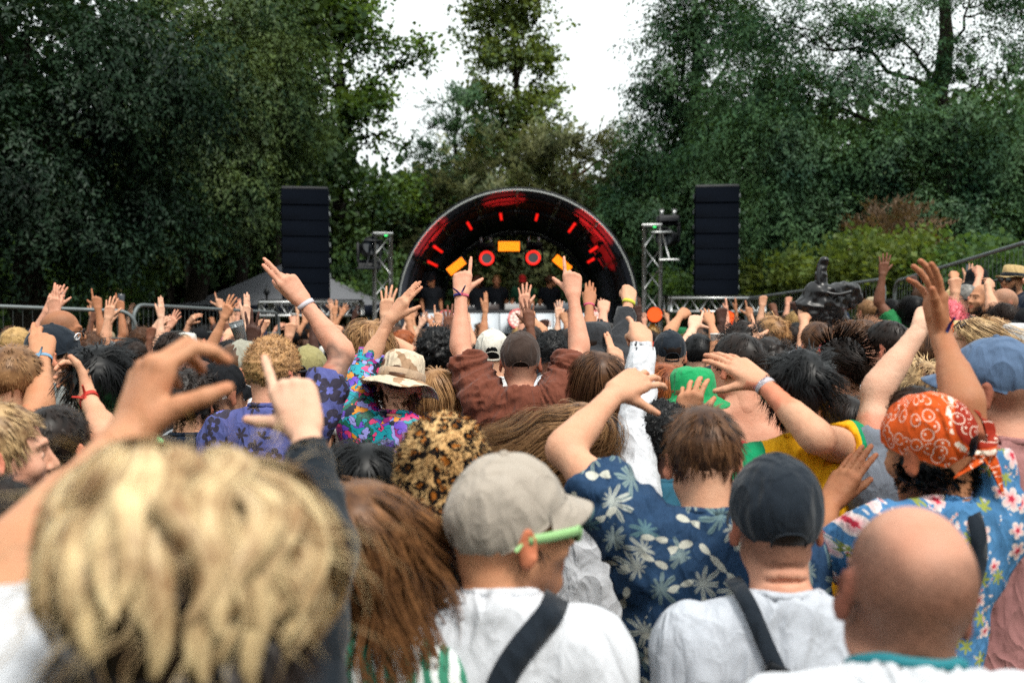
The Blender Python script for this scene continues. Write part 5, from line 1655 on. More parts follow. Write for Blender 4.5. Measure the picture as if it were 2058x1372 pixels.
def lobe_points(rg, c, r, n, shell=.55, clump=1.1, thr=-.15, seed=0):
    """points in an ellipsoid, denser near its skin, thinned out by clumps"""
    out = np.zeros((0, 3)); c = np.asarray(c); r = np.asarray(r)
    for _ in range(12):
        D = rg.normal(size=(n * 2, 3)); D /= np.linalg.norm(D, axis=1)[:, None]
        rad = (shell ** 3 + (1 - shell ** 3) * rg.rand(n * 2)) ** (1 / 3)
        P = c + D * rad[:, None] * r * (1 + .22 * vnoise(D * 2.3 + seed, seed)[:, None])
        nz = vnoise(P * clump, seed + 3) * .6 + vnoise(P * clump * 2.3, seed + 4) * .4
        out = np.concatenate([out, P[nz > thr]])
        if len(out) >= n: break
    return out[:n]
def bough_points(rg, c, r, n, node, droop, clump, thr, seed, per=15):
    """sprays strung along drooping boughs that grow outward through the lobe"""
    c = np.asarray(c); r = np.asarray(r); nb = max(2, int(n / per * 1.25))
    st = lobe_points(rg, c, r * .8, nb, .15, clump * .7, thr - .1, seed); nb = len(st)
    d = (st - c) / r * .9 + (st - node) / (np.linalg.norm(st - node, axis=1)[:, None] + .3) * .7 + rg.normal(size=(nb, 3)) * .35
    d[:, 2] = d[:, 2] * .35 + .12; d /= np.linalg.norm(d, axis=1)[:, None]
    Lb = r.mean() * rg.uniform(.5, 1.0, nb)
    t = (np.arange(per) + rg.rand(nb, per)) / per
    P = st[:, None] + d[:, None] * (Lb[:, None] * t)[..., None]
    P[..., 2] -= droop * 1.1 * (Lb[:, None] * t ** 2)
    P = P + rg.normal(size=P.shape) * np.array([.16, .16, .09]) * (.6 + t[..., None])
    D = np.repeat(d[:, None], per, 1).copy(); D[..., 2] -= 2.2 * droop * t
    D = D + rg.normal(size=D.shape) * .35
    P = P.reshape(-1, 3); D = D.reshape(-1, 3)
    k = rg.permutation(len(P))[:n]
    return P[k], D[k]
def limb_path(rg, a, b, n=7, sag=.0, wob=.06):
    t = np.linspace(0, 1, n)[:, None]; L = np.linalg.norm(b - a)
    p = a + (b - a) * t + rg.normal(size=(n, 3)) * wob * L * (t * (1 - t) * 3)
    p[:, 2] += sag * L * np.sin(t[:, 0] * np.pi)
    return p
def tree(name, base, lobes, kind, lm, bm, label, n_sprays, scale, trunk_r=.25, trunk_top=None, seed=1, droop=.35, group=None, thr=-.15, clump=1.1, shell=.55, cat='tree', limbs=True, twigs=2, limbk=1.0):
    rg = np.random.RandomState(seed)
    base = np.array([base[0], base[1], gz(base[0], base[1]) - .1])
    root = empty(name, base, label, cat, group)
    top = np.asarray(trunk_top if trunk_top is not None else (base[0], base[1], max(l[0][2] for l in lobes)), float)
    tp = limb_path(rg, base, top, 12, 0, .012)
    tr = MB(); u = np.linspace(0, 1, 12)
    tr.tube(tp, trunk_r * (1 - .85 * u) + trunk_r * .5 * np.exp(-u * 14), 10)
    vol = np.array([l[1][0] * l[1][1] * l[1][2] for l in lobes]) ** .72; vol /= vol.sum()
    LV, LQ, LN, nv = [], [], [], 0
    for (c, r), f in zip(lobes, vol):
        c = np.asarray(c, float); r = np.asarray(r, float); n = max(8, int(n_sprays * f))
        h = np.clip((c[2] - base[2]) * .8 / max(top[2] - base[2], .1), .15, .97)
        node = tp[int(h * 11)]
        P, dirs = bough_points(rg, c, r, n, node, droop, clump, thr, seed)
        V, Q = leaf_cloud(rg, P, dirs, kind, scale)
        LV.append(V); LQ.append(Q + nv); LN.append(leaf_normals(V, c)); nv += len(V)
        if limbs:
            lp = limb_path(rg, node, c + rg.normal(size=3) * .15 * r, 8, .06)
            rl = limbk * trunk_r * .34 * (r.mean() / 2.0) ** .5
            tr.tube(lp, np.linspace(rl, rl * .3, 8), 6)
            for k in range(twigs):
                e = c + unit(rg.normal(size=3) * np.array([1, 1, .6])) * r * rg.uniform(.75, 1.02)
                tr.tube(limb_path(rg, lp[rg.randint(3, 7)], e, 6, -.04), np.linspace(rl * .4, rl * .07, 6), 5)
    t_o = tr.build('trunk', bm, root, True); c_o = raw_obj('crown', np_mesh('crown', np.concatenate(LV), np.concatenate(LQ), lm, True, None, np.concatenate(LN)), root)
    for o in (t_o, c_o):
        a = np.empty(len(o.data.vertices) * 3, F32); o.data.vertices.foreach_get('co', a)
        o.data.vertices.foreach_set('co', (a.reshape(-1, 3) - base.astype(F32)).ravel())
    return root
def L(px, py, Y, rpx, rpy, ry=None):
    """a foliage mass given by its place and size in the picture and its distance"""
    k = Y / FPX
    return (at(px, py, Y), (rpx * k, ry if ry else (rpx + rpy) * .5 * k, rpy * k))

G_YEW = leaf_mat('yew_leaves', (0.006, 0.018, 0.013), (0.027, 0.061, 0.028), .2)  # dark yew, leaf colour lowered further for shade and vignette on the left
G_YEW2 = leaf_mat('yew_leaves_olive', (0.012, 0.043, 0.024), (0.123, 0.175, 0.053), .25)
G_DEC = leaf_mat('sycamore_leaves', (0.025, 0.071, 0.036), (0.131, 0.219, 0.065), .45)
G_TALL = leaf_mat('tall_tree_leaves', (0.068, 0.119, 0.055), (0.199, 0.265, 0.094), .45)
G_CED = leaf_mat('cedar_needles', (0.013, 0.052, 0.032), (0.096, 0.186, 0.074), .24)
G_CED2 = leaf_mat('cypress_needles', (0.052, 0.085, 0.043), (0.215, 0.219, 0.084), .25)
G_LIME = leaf_mat('bright_shrub_leaves', (.045, .095, .026), (.17, .215, .05), .4)
G_BRN = leaf_mat('dry_leaves', (.08, .05, .032), (.22, .145, .09), .3)
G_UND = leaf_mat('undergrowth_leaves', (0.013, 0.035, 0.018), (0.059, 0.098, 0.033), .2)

def X0(px, Y): return (px - 1029) / FPX * Y
tree('yew_tree', (X0(60, 16), 16), [L(40, 60, 15, 210, 150), L(-60, 300, 15, 230, 170), L(150, 250, 15.5, 170, 120), L(90, 420, 15.5, 190, 110), L(260, 130, 16, 170, 120), L(-20, 540, 16, 170, 70), L(230, 380, 16.5, 150, 110)],
     'yew', G_YEW, BARK, 'very dark yew tree filling the upper left corner', 6000, .8, .34, seed=3, droop=.5)
tree('yew_tree', (X0(385, 21.5), 21.5), [L(330, 250, 20, 140, 110), L(440, 180, 20.5, 130, 100), L(400, 350, 20, 130, 90), L(490, 300, 21, 90, 100), L(480, 60, 21, 160, 90), L(300, 460, 20, 100, 60), L(450, 420, 21, 90, 60), L(540, 200, 21, 70, 70)],
     'yew', G_YEW2, BARK, 'olive green yew with drooping feathery boughs left of the speakers', 6500, .78, .3, trunk_top=at(420, 60, 21.5), seed=4, droop=.55)
tree('sycamore_tree', (X0(690, 29), 29), [L(590, 60, 27, 110, 100), L(680, 70, 27, 72, 70), L(630, 230, 27, 120, 100), L(725, 260, 27, 55, 75), L(700, 380, 27.5, 120, 90), L(790, 420, 28, 45, 50), L(810, 120, 27, 30, 45), L(560, 150, 27, 90, 110), L(700, 500, 28, 120, 60), L(560, 400, 27, 90, 100)],
     'broad', G_DEC, BARK, 'broad leafy tree behind the left speaker with sky glinting through', 3700, .95, .32, trunk_top=at(680, 40, 28), seed=5, droop=.2, thr=.1, clump=1.1)
tree('columnar_tree', (X0(1030, 44), 44), [L(1022, 30, 42, 70, 60, 1.6), L(1034, 130, 42, 68, 60, 1.6), L(1026, 220, 42, 76, 60, 1.8), L(1034, 310, 42, 92, 60, 2.2), L(1000, 400, 42, 110, 60, 2.4), L(1036, -80, 42, 62, 70, 1.6)],
     'broad', G_TALL, BARK, 'tall narrow pale green tree standing far behind the stage', 2300, 1.35, .3, trunk_top=at(1030, -60, 43), seed=6, droop=.1, thr=-.08, clump=.8)
tree('fir_tree', (X0(905, 38), 38), [L(920, 230, 37, 40, 40), L(905, 300, 37, 55, 45), L(890, 370, 37, 75, 50), L(880, 440, 37, 90, 60)],
     'cedar', G_CED, BARK, 'small dark fir beside the tall pale tree', 1100, 1.5, .2, trunk_top=at(922, 195, 37.5), seed=7, droop=.3)
tree('cypress_tree', (X0(1090, 30), 30), [L(950, 390, 28.5, 90, 70), L(1060, 360, 28.5, 100, 70), L(1150, 330, 28.5, 80, 60), L(1210, 310, 29, 60, 50), L(1000, 470, 28.5, 130, 80), L(1130, 450, 28.5, 130, 90), L(1060, 570, 28.5, 190, 90), L(1240, 430, 28.5, 80, 80), L(880, 480, 28.5, 70, 80)],
     'cedar', G_CED2, BARK2, 'grey green bushy cypress directly behind the arched stage', 3800, 1.3, .3, trunk_top=at(1110, 300, 29), seed=8, droop=.2)
tree('cedar_tree', (X0(1390, 27), 27), [L(1385, 50, 25, 72, 60), L(1450, 110, 25, 110, 80), L(1355, 180, 25, 72, 60), L(1460, 240, 25, 110, 80), L(1325, 300, 25, 78, 60), L(1410, 370, 25, 120, 80), L(1310, 430, 25, 85, 75), L(1480, 480, 25, 140, 90), L(1268, 410, 25.5, 50, 55), L(1400, 560, 25.5, 160, 60), L(1430, -20, 25, 100, 60)],
     'yew', G_CED, BARK, 'dense dark cedar rising behind the right speaker', 7000, .9, .36, trunk_top=at(1400, -60, 26), seed=9, droop=.38)
tree('yew_tree', (X0(1880, 21.5), 21.5), [L(1600, 50, 20.5, 120, 40), L(1680, 190, 20, 150, 60), L(1560, 300, 20, 150, 80), L(1760, 330, 19.5, 160, 80), L(1900, 250, 19.5, 120, 70), L(1620, 430, 19.5, 140, 70), L(1850, 430, 19.5, 160, 70), L(2030, 330, 19.5, 110, 110), L(2000, 120, 20, 110, 50), L(1780, 60, 20.5, 110, 40), L(1960, -10, 20.5, 140, 50), L(2060, 470, 19, 90, 60), L(1520, 180, 20.5, 80, 50), L(1720, 510, 20, 110, 45)],
     'yew', G_CED, BARK, 'great spreading yew with a thick dark trunk and sky between its upper boughs', 8400, .76, .46, trunk_top=at(1900, -60, 21), seed=10, droop=.5, thr=.0, clump=1.3, twigs=4, limbk=.55)
tree('oak_tree', (X0(1640, 31), 31), [L(1550, 350, 30, 140, 110), L(1750, 400, 30, 160, 90), L(1650, 500, 30, 200, 80), L(1900, 480, 30, 160, 90), L(2040, 420, 30, 120, 110), L(1480, 560, 30, 120, 60)],
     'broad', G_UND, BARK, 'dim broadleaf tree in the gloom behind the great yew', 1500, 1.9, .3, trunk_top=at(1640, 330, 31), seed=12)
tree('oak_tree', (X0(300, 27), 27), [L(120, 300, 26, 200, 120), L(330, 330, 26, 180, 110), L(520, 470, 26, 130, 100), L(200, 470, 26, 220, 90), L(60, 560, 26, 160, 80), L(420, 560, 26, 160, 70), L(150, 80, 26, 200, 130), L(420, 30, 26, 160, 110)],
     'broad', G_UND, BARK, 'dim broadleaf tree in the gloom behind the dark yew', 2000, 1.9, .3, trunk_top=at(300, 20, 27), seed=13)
# bare trunks standing in the shade on the left
for i, (px, r, lean_, top) in enumerate(((384, .2, -6, 300), (482, .16, 10, 330), (338, .1, 12, 380), (262, .09, -8, 430), (545, .11, 14, 380))):
    Yt = 22.5 + i * .4; b = at(px, 600, Yt); g_ = gz(b[0], Yt)
    root = empty('slender_tree', (b[0], Yt, g_), ['thickest bare trunk left of the grey gazebo', 'straight bare trunk just beside the grey gazebo', 'thin trunk leaning a little toward the thickest one', 'thinnest trunk standing deepest in the shade', 'thin trunk rising behind the left speaker'][i], 'tree', 'slender trunks in the shade')
    rg = np.random.RandomState(40 + i); tp = at(px + lean_, top, Yt) - np.array([b[0], Yt, g_])
    m_ = MB(); m_.tube(limb_path(rg, np.array([0, 0, -.1]), tp, 9, 0, .015), np.linspace(r, r * .55, 9), 9); m_.build('trunk', BARK, root, True)
    P = lobe_points(rg, tp + np.array([0, 0, .6]), (1.5, 1.2, 1.1), 170, .2, 1.0, -.4, 60 + i)
    V, Q = leaf_cloud(rg, P, P - tp + 1e-3, 'broad', 1.2); raw_obj('crown', np_mesh('crown', V, Q, G_UND, False), root)
# shrubs
def shrub(name, px, py, Y, rpx, rpy, lm, label, n, kind='broad', sc=.8, seed=0, group=None):
    c, r = L(px, py, Y, rpx, rpy); g_ = gz(c[0], c[1]); rg = np.random.RandomState(seed + 100)
    root = empty(name, (c[0], c[1], g_), label, 'shrub', group); o = np.array([c[0], c[1], g_])
    st = MB()
    for k in range(7):
        e = c - o + rg.normal(size=3) * np.array(r) * .5
        st.tube(limb_path(rg, rg.normal(size=3) * np.array([.08, .08, 0]), e, 6), np.linspace(.03, .008, 6), 5)
    st.build('stems', BARK2, root, True)
    P = lobe_points(rg, c - o, r, n, .45, 1.5, -.2, seed)
    d = P - (c - o) + np.array([0, 0, .3])
    V, Q = leaf_cloud(rg, P, d, kind, sc); raw_obj('foliage', np_mesh('foliage', V, Q, lm, False), root)
shrub('shrub', 1552, 578, 18.9, 60, 36, G_LIME, 'bright lime shrub just right of the right speaker', 220, seed=1, group='sunlit shrubs')
shrub('shrub', 1640, 556, 17.9, 66, 44, G_LIME, 'bright lime shrub behind the raised black bag', 240, seed=2, group='sunlit shrubs')
shrub('shrub', 1735, 548, 16.6, 76, 42, G_LIME, 'lime shrub behind the curved fence corner', 260, seed=3, group='sunlit shrubs')
shrub('shrub', 1835, 545, 15.6, 66, 44, G_LIME, 'lime shrub behind the clasped hands', 240, seed=4, group='sunlit shrubs')
shrub('dry_shrub', 1795, 478, 17.6, 84, 50, G_BRN, 'withered tan brown shrub under the great yew', 190, 'cedar', .9, seed=5)
shrub('shrub', 1365, 595, 20.8, 30, 40, G_DEC, 'small green shrub beside the right truss tower', 90, seed=6)
shrub('shrub', 430, 560, 25, 80, 60, G_DEC, 'green shrub behind the peak of the gazebo', 200, seed=7)
shrub('shrub', 90, 560, 19, 110, 55, G_DEC, 'low green shrub behind the left fence end', 260, seed=8)
shrub('shrub', 250, 545, 21, 80, 60, G_DEC, 'taller green shrub between the trunks on the left', 200, seed=9)
shrub('shrub', 640, 655, 24, 110, 40, G_LIME, 'lit green shrub seen under the gazebo roof', 260, seed=10)
shrub('shrub', 740, 590, 25, 90, 90, G_DEC, 'green shrub behind the left truss tower', 260, seed=11)
shrub('shrub', 1960, 560, 15, 110, 45, G_DEC, 'green shrub on the bank behind the rising fence', 260, seed=12)
# far wood: one dark mass behind everything
rg = np.random.RandomState(77)
n = 3600
P = np.stack([rg.uniform(-34, 34, n), rg.uniform(46, 58, n), rg.uniform(0, 1, n)], 1)
topz = 6.0 + 2.5 * vnoise(np.stack([P[:, 0] * .16, P[:, 1] * .1, P[:, 0] * 0], 1), 4) 
P[:, 2] = ground(P[:, 0], P[:, 1]) + P[:, 2] * np.where(np.abs(P[:, 0]) < 9, 5.0, topz)
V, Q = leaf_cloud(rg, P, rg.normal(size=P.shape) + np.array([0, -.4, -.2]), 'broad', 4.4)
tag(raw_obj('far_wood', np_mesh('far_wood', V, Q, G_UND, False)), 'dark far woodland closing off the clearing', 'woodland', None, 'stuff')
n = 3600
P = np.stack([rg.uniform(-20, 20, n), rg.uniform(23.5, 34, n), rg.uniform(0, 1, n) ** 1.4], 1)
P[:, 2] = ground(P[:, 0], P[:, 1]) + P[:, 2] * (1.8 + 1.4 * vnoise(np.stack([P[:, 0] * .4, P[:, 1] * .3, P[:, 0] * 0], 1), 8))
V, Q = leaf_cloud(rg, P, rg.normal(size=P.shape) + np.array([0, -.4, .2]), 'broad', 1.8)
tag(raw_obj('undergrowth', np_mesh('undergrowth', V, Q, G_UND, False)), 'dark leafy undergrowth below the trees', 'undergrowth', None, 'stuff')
n = 3400  # unseen wood added round the camera so light falls mostly from above
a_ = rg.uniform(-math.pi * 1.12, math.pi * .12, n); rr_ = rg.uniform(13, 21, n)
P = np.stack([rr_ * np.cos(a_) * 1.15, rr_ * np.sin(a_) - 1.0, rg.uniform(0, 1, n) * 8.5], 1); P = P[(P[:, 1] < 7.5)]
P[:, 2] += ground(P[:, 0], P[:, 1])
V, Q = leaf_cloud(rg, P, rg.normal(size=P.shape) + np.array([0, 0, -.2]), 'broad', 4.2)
tag(raw_obj('unseen_wood', np_mesh('unseen_wood', V, Q, G_UND, False)), 'unseen woodland added round the sides and back of the clearing', 'woodland', None, 'stuff')
# ground sheet
def ground_sheet():
    xs = np.concatenate([np.linspace(-220, -24, 14), np.linspace(-22, 22, 111), np.linspace(24, 220, 14)])
    ys = np.concatenate([np.linspace(-120, -6, 12), np.linspace(-5, 40, 113), np.linspace(43, 320, 22)])
    Xg, Yg = np.meshgrid(xs, ys); Z = ground(Xg, Yg) + .025 * vnoise(np.stack([Xg * 1.3, Yg * 1.3, Xg * 0], -1), 2)
    V = np.stack([Xg, Yg, Z], -1).reshape(-1, 3); nx = len(xs)
    i = np.arange(len(ys) - 1)[:, None] * nx; j = np.arange(nx - 1)[None]
    Q = np.stack([i + j, i + j + 1, i + nx + j + 1, i + nx + j], -1).reshape(-1, 4)
    m = NT('trodden_grass', .95, .1); v = m.obj()
    a = m.noise(1.1, 5, .65, v); b = m.noise(26, 4, .7, v)
    c = m.mix(m.ramp(a, [(.4, 0.0), (.62, 1.0)]), srgb(74, 84, 44), srgb(96, 80, 56)); c = m.mix(m.math('MULTIPLY', b, .6), c, srgb(38, 48, 26))
    m.color(c); m.bump(b, .8, .05)
    tag(raw_obj('ground', np_mesh('ground', V, Q, m.m, True)), 'trodden grass of the festival clearing', 'ground', None, 'structure')
ground_sheet()
def grass():
    rg = np.random.RandomState(9); n = 26000
    x = rg.uniform(-11, 11, n); y = rg.uniform(5, 22, n)
    keep = (x > 4.6) | (x < -5.5) | (y > 17.5); x, y = x[keep], y[keep]; n = len(x)
    b = np.stack([x, y, ground(x, y) - .01], 1); a = rg.rand(n) * 6.28; h = rg.uniform(.05, .16, n)
    w_ = np.stack([np.cos(a), np.sin(a), a * 0], 1) * .012; l = np.stack([rg.normal(size=n) * .05, rg.normal(size=n) * .05, h], 1)
    V = np.stack([b - w_, b + w_, b + l], 1).reshape(-1, 3)
    tag(raw_obj('grass', np_mesh('grass', V, np.arange(len(V)).reshape(-1, 3), leaf_mat('grass_blades', (.05, .09, .03), (.16, .2, .07), .3), False)), 'rough grass on the bank and round the stage', 'grass', None, 'stuff')
grass()
# ------------------------------------------------------------------ the people
SK = dict(fair=srgb(220, 178, 152), light=srgb(208, 160, 130), tan=srgb(190, 138, 104), pink=srgb(212, 158, 132), olive=srgb(168, 116, 84), brown=srgb(110, 72, 54), dark=srgb(72, 48, 40))
C = dict(white=cloth('white_cotton', srgb(208, 211, 217), .1), offwhite=cloth('offwhite_cotton', srgb(206, 206, 206), .15), lgrey=cloth('heather_grey', srgb(184, 189, 198), .12, .1), brown=cloth('rust_brown_cotton', srgb(112, 62, 46), .2),
         black=cloth('black_cotton', srgb(22, 30, 38)), navy=cloth('navy_cotton', srgb(22, 34, 52)), blue=cloth('slate_blue_cotton', srgb(64, 92, 124)), pink=cloth('dusty_pink_cotton', srgb(160, 112, 110), .25), grey=cloth('grey_cotton', srgb(126, 130, 128)),
         denim=cloth('grey_denim', srgb(116, 124, 136), .3, .25), olive=cloth('olive_cotton', srgb(110, 108, 86)), teal=cloth('teal_denim', srgb(44, 94, 116), .3, .25), coat=cloth('dark_teal_coat', srgb(20, 30, 36)), red=cloth('red_cotton', srgb(170, 40, 36)),
         beige=cloth('washed_beige_twill', srgb(168, 158, 146), .3, .1), bcap=cloth('black_twill', srgb(24, 33, 43), .3, .08), brcap=cloth('dark_brown_suede', srgb(62, 48, 42), .4, .12), wcap=cloth('cream_twill', srgb(214, 210, 198)), blcap=cloth('washed_blue_denim', srgb(84, 106, 136), .4, .3),
         green=cloth('kelly_green', srgb(24, 150, 88)), dgrey=cloth('charcoal_cotton', srgb(48, 50, 54)), straw=cloth('straw', srgb(196, 168, 118), .3, .2), orange=cloth('orange_cloth', srgb(226, 100, 36)), mint=cloth('mint', srgb(120, 200, 150)), khaki=cloth('khaki_twill', srgb(150, 142, 96)), gcap=cloth('grey_green_twill', srgb(152, 150, 136), .3, .1))
P_PALM = palm_print()
P_BLUE = flower_print('blue_blossom_print', srgb(54, 102, 150), srgb(86, 138, 182), srgb(220, 212, 208), srgb(226, 120, 130), srgb(190, 44, 66), 14.0, srgb(120, 128, 60), 2.5, .36)
P_PURP = flower_print('indigo_print', srgb(68, 72, 128), srgb(94, 100, 156), srgb(52, 48, 62), srgb(60, 56, 74), srgb(96, 100, 170), 9.0, srgb(46, 42, 54), 2.0, .42, False)
P_SILK = silk_print(); P_STRG = stripes('green_white_stripe', srgb(60, 130, 104), srgb(220, 226, 224), 30, 'X', .55, .012)
P_STRW = stripes('fine_grey_stripe', srgb(204, 206, 204), srgb(150, 152, 152), 70, 'Z', .6, .002); P_GRN = stripes('mint_black_stripe', srgb(130, 222, 150), srgb(20, 30, 30), 22, 'X', .88, .02, .5)
P_CAMO = camo('desert_camo', srgb(208, 192, 168), srgb(168, 136, 108), srgb(110, 72, 54)); P_LEO = leopard(); P_BAND = bandana_mat(); P_KNIT = knit('black_mesh_knit', srgb(14, 16, 22))
def jersey():
    m = _cl('yellow_green_jersey'); v = m.obj(); sx = m.n('ShaderNodeSeparateXYZ'); m.l(v, sx.inputs[0])
    e = m.math('ADD', sx.outputs['Z'], m.math('MULTIPLY', m.math('ABSOLUTE', sx.outputs['X']), .42))
    c = m.mix(m.math('GREATER_THAN', m.math('ABSOLUTE', sx.outputs['X']), .135), srgb(236, 172, 24), srgb(20, 140, 92))
    m.color(c); weave(m, v); return m.m
P_JER = jersey()
WB = dict(blue=plain('band_blue', srgb(120, 160, 190)), pink=plain('band_pink', srgb(214, 80, 120)), white=plain('band_white', srgb(206, 200, 206)), red=plain('band_red', srgb(206, 60, 50)), multi=camo('band_woven', srgb(70, 130, 160), srgb(60, 50, 110), srgb(190, 90, 110)), black=plain('band_black', srgb(16, 18, 22)), yel=plain('band_yellow', srgb(200, 200, 70)), silver=plain('band_silver', srgb(170, 160, 150), .35, .5, .8), beads=knit('bead_bracelet', srgb(30, 22, 20)))
PEOPLE = []
def P(label, hp, Y, **k):
    k.update(label=label, hp=hp, Y=Y); PEOPLE.append(k); return k
D3 = lambda *a: tuple(a)
# --- nearest
P('blurred person with wavy blond mop, hand held up above', (388, 1278), .85, s=1.06, yaw=4, hyaw=14, hp_=-10, skin='tan', smat='white', sl=.75, fold=.008, noears=True,
  aL=dict(e=(40, 1160), w=(258, 880), t=(348, 612), pose='claw', bk=(-.62, -.7, .3), es=1, ws=1, ts=1, hs=1.0, mods=dict(curls=[36, 38, 40, 44], spread=[9, 3, -4, -12], tang=52, tcurl=22)), extra='mop', bands=[('L', 'black', .93, .03)], am=1.12)
P('man with closely shaved bald head in white top', (1815, 1194), 1.33, s=1.0, hr=9, hp_=-4, nk=.075, skin='pink', smat='white', buzz=(1.0, .22), stubble=.5, hb=.0056, napefold=True, extra='collar')
P('man in beige cap and pale green sunglasses, face turned right', (1030, 1066), 1.72, s=1.0, w=.9, yaw=4, hyaw=64, hp_=2, nk=.10, skin='tan', smat='white', stubble=.75, fold=.0035, hair=('fringe', 'black', dict(L=.05)), extra='beigecap')
P('man in black cap and pale grey tee, back turned', (1558, 1050), 2.03, s=1.03, nk=.125, skin='pink', smat='lgrey', fold=.0055, buzz=(.8, .8), hp_=-2, hb=.0068, napefold=True, extra='blackcap')
P('woman with long wavy brown hair in green striped shirt', (733, 1100), 1.74, s=.93, yaw=18, skin='light', smat=P_STRG, hair=('long', 'chestnut', dict(L=.52, curl=.014, cf=2.2, q=1.25, wind=(.03, 0, 0))))
P('person hidden behind the blond mop, black mesh sleeve and finger raised', (425, 1255), 1.45, s=.92, skin='fair', smat='black', sl=1.82, slr=.011, hair=('short', 'black', {}), am=.9, aR=dict(e=(652, 1062), w=(613, 862), t=(556, 700), pose='point', bk=(.1, -1, .1), es=1, ws=1, hs=1.0, mods=dict(curls=[6, 62, 70, 74], tang=50, tcurl=4)), bands=[('R', 'beads', .72, .05)])
P('bearded man with dark hair at the left edge', (-28, 1120), 1.5, yaw=20, hyaw=40, skin='light', smat='navy', hair=('short', 'dark', {}), beard='dark')
# --- second rank
P('man with brown hair in dark blue palm print shirt, arm bent above', (1412, 925), 2.4, s=1.03, w=1.06, hp_=-9, skin='light', smat=P_PALM, sl=.62, loose=.024, slr=.03, fold=.012, neck=.3, hair=('short', 'brown', dict(L=.05, lift=.3)), aL=dict(e=(1132, 905), w=(1238, 788), t=(1330, 735), pose='claw', bk=(-.1, -.9, .5), es=1, ws=1, mods=dict(curls=[16, 20, 22, 24], spread=[10, 3, -4, -12], tang=48, tcurl=8)))
P('person in paisley orange bandana and blue blossom shirt, arm up', (1864, 905), 2.32, s=1.0, w=.86, tilt=9, yaw=-14, hyaw=-32, hp_=-8, hr=-6, skin='olive', smat=P_BLUE, sl=.6, loose=.014, slr=.028, fold=.007, hair=('fringe_curly', 'black', dict(q=1.4)),
  aR=dict(e=(1938, 812), w=(1890, 668), t=(1872, 508), pose='spread', bk=(.95, .1, .1), es=1, ws=1, mods=dict(curls=[10, 14, 14, 16], spread=[10, 2, -8, -20], tang=22, tcurl=5)), aL=dict(up=False, e=(1640, 1135), w=(1667, 1010), t=(1736, 902), pose='flat', bk=(-.6, -.6, .4), es=1, ws=1), extra='bandana', bands=[('R', 'multi', .95, .02, 1), ('R', 'silver', .35, .006)])
P('person in tall leopard fur hat and dark coat', (893, 985), 2.25, s=1.0, yaw=4, skin='light', smat='coat', sl=1.9, fold=.004, extra='furhat')
P('person with sleek black hair in black top', (737, 985), 2.65, s=.98, skin='fair', smat='black', hair=('long', 'black', dict(L=.2, curl=.002, q=1.3)))
P('woman in white long sleeves, light brown hair blowing sideways', (1168, 895), 3.0, s=.98, yaw=-10, hyaw=-20, hp_=-12, skin='light', smat='white', sl=1.97, slr=.016, fold=.008, hair=('long', 'light', dict(L=.42, wind=(-.34, 0, .2), curl=.012, q=1.2)), aR=dict(e=(1285, 828), w=(1292, 690), t=(1283, 632), pose='fist', bk=(.2, -1, 0), mods=dict(curls=[10, 60, 66, 70], tang=12)))
P('man with messy black hair in yellow and green jersey', (1606, 795), 3.0, s=1.0, yaw=-8, hyaw=-6, skin='light', smat=P_JER, sl=.45, hair=('messy', 'black', dict(L=.1)), aR=dict(e=(1645, 882), w=(1530, 768), t=(1432, 700), pose='flat', bk=(.1, -.8, .6), es=-1, ws=1, mods=dict(curls=[10, 12, 14, 16], spread=[4, 1, -2, -6], tang=46, tcurl=8)), bands=[('R', 'white', .93, .018, 0, 'Out Here')])
P('person in grey denim shirt, pale arm crooked overhead', (1838, 862), 2.95, s=1.0, skin='fair', smat='denim', sl=.55, slr=.03, fold=.008, hair=('short', 'dark', {}), aL=dict(e=(1760, 786), w=(1856, 652), t=(1884, 592), pose='fist', bk=(-.6, -.8, 0), mods=dict(curls=[40, 44, 46, 48], tang=20)))
P('tall man in washed blue cap and dusty pink tee', (1990, 782), 2.72, s=1.08, w=1.15, yaw=-12, hyaw=-48, skin='pink', smat='pink', fold=.007, buzz=(.6, .6), extra='bluecap')
P('person with dark hair and black strap in slate blue tee', (118, 905), 2.75, s=.98, yaw=15, skin='light', smat='blue', hair=('short', 'dark', {}))
P('person with short pale blond hair and a hoop earring', (6, 915), 2.35, yaw=20, hyaw=62, skin='pink', smat='navy', hair=('short', 'blond', {}), extra='earring')
P('person with curly dark hair partly behind the green bucket hat', (1322, 888), 3.1, yaw=-20, hyaw=-35, skin='dark', smat='teal', hair=('tight', 'black', {}), glasses=('black', 0))
# --- the middle of the crowd
P('man in rust brown tee and dark cap, both arms up pointing', (1046, 728), 4.3, s=1.02, w=1.02, skin='pink', smat='brown', sl=.72, loose=.024, slr=.034, fold=.017, fscale=1.25, buzz=(.65, .65), hs=.0075, extra='browncap',
  aL=dict(e=(925, 700), w=(927, 590), t=(934, 515), pose='point', bk=(.1, -1, 0), mods=dict(curls=[4, 60, 70, 74], tang=42, tcurl=2)), aR=dict(e=(1165, 702), w=(1152, 592), t=(1146, 515), pose='point', bk=(-.1, -1, 0), mods=dict(curls=[4, 60, 70, 74], tang=40, tcurl=4)), bands=[('L', 'multi', .95, .012, 1)])
P('person in desert camo sun hat and jungle silk shirt, hand up', (806, 774), 4.0, s=1.0, yaw=6, hp_=-6, hr=8, skin='light', smat=P_SILK, sl=1.42, loose=.024, slr=.03, fold=.01, hair=('fringe_curly', 'brown', dict(q=1.2)), extra='boonie', aL=dict(e=(728, 748), w=(789, 632), t=(838, 566), pose='flat', bk=(-.7, -.6, .3), mods=dict(tang=26)))
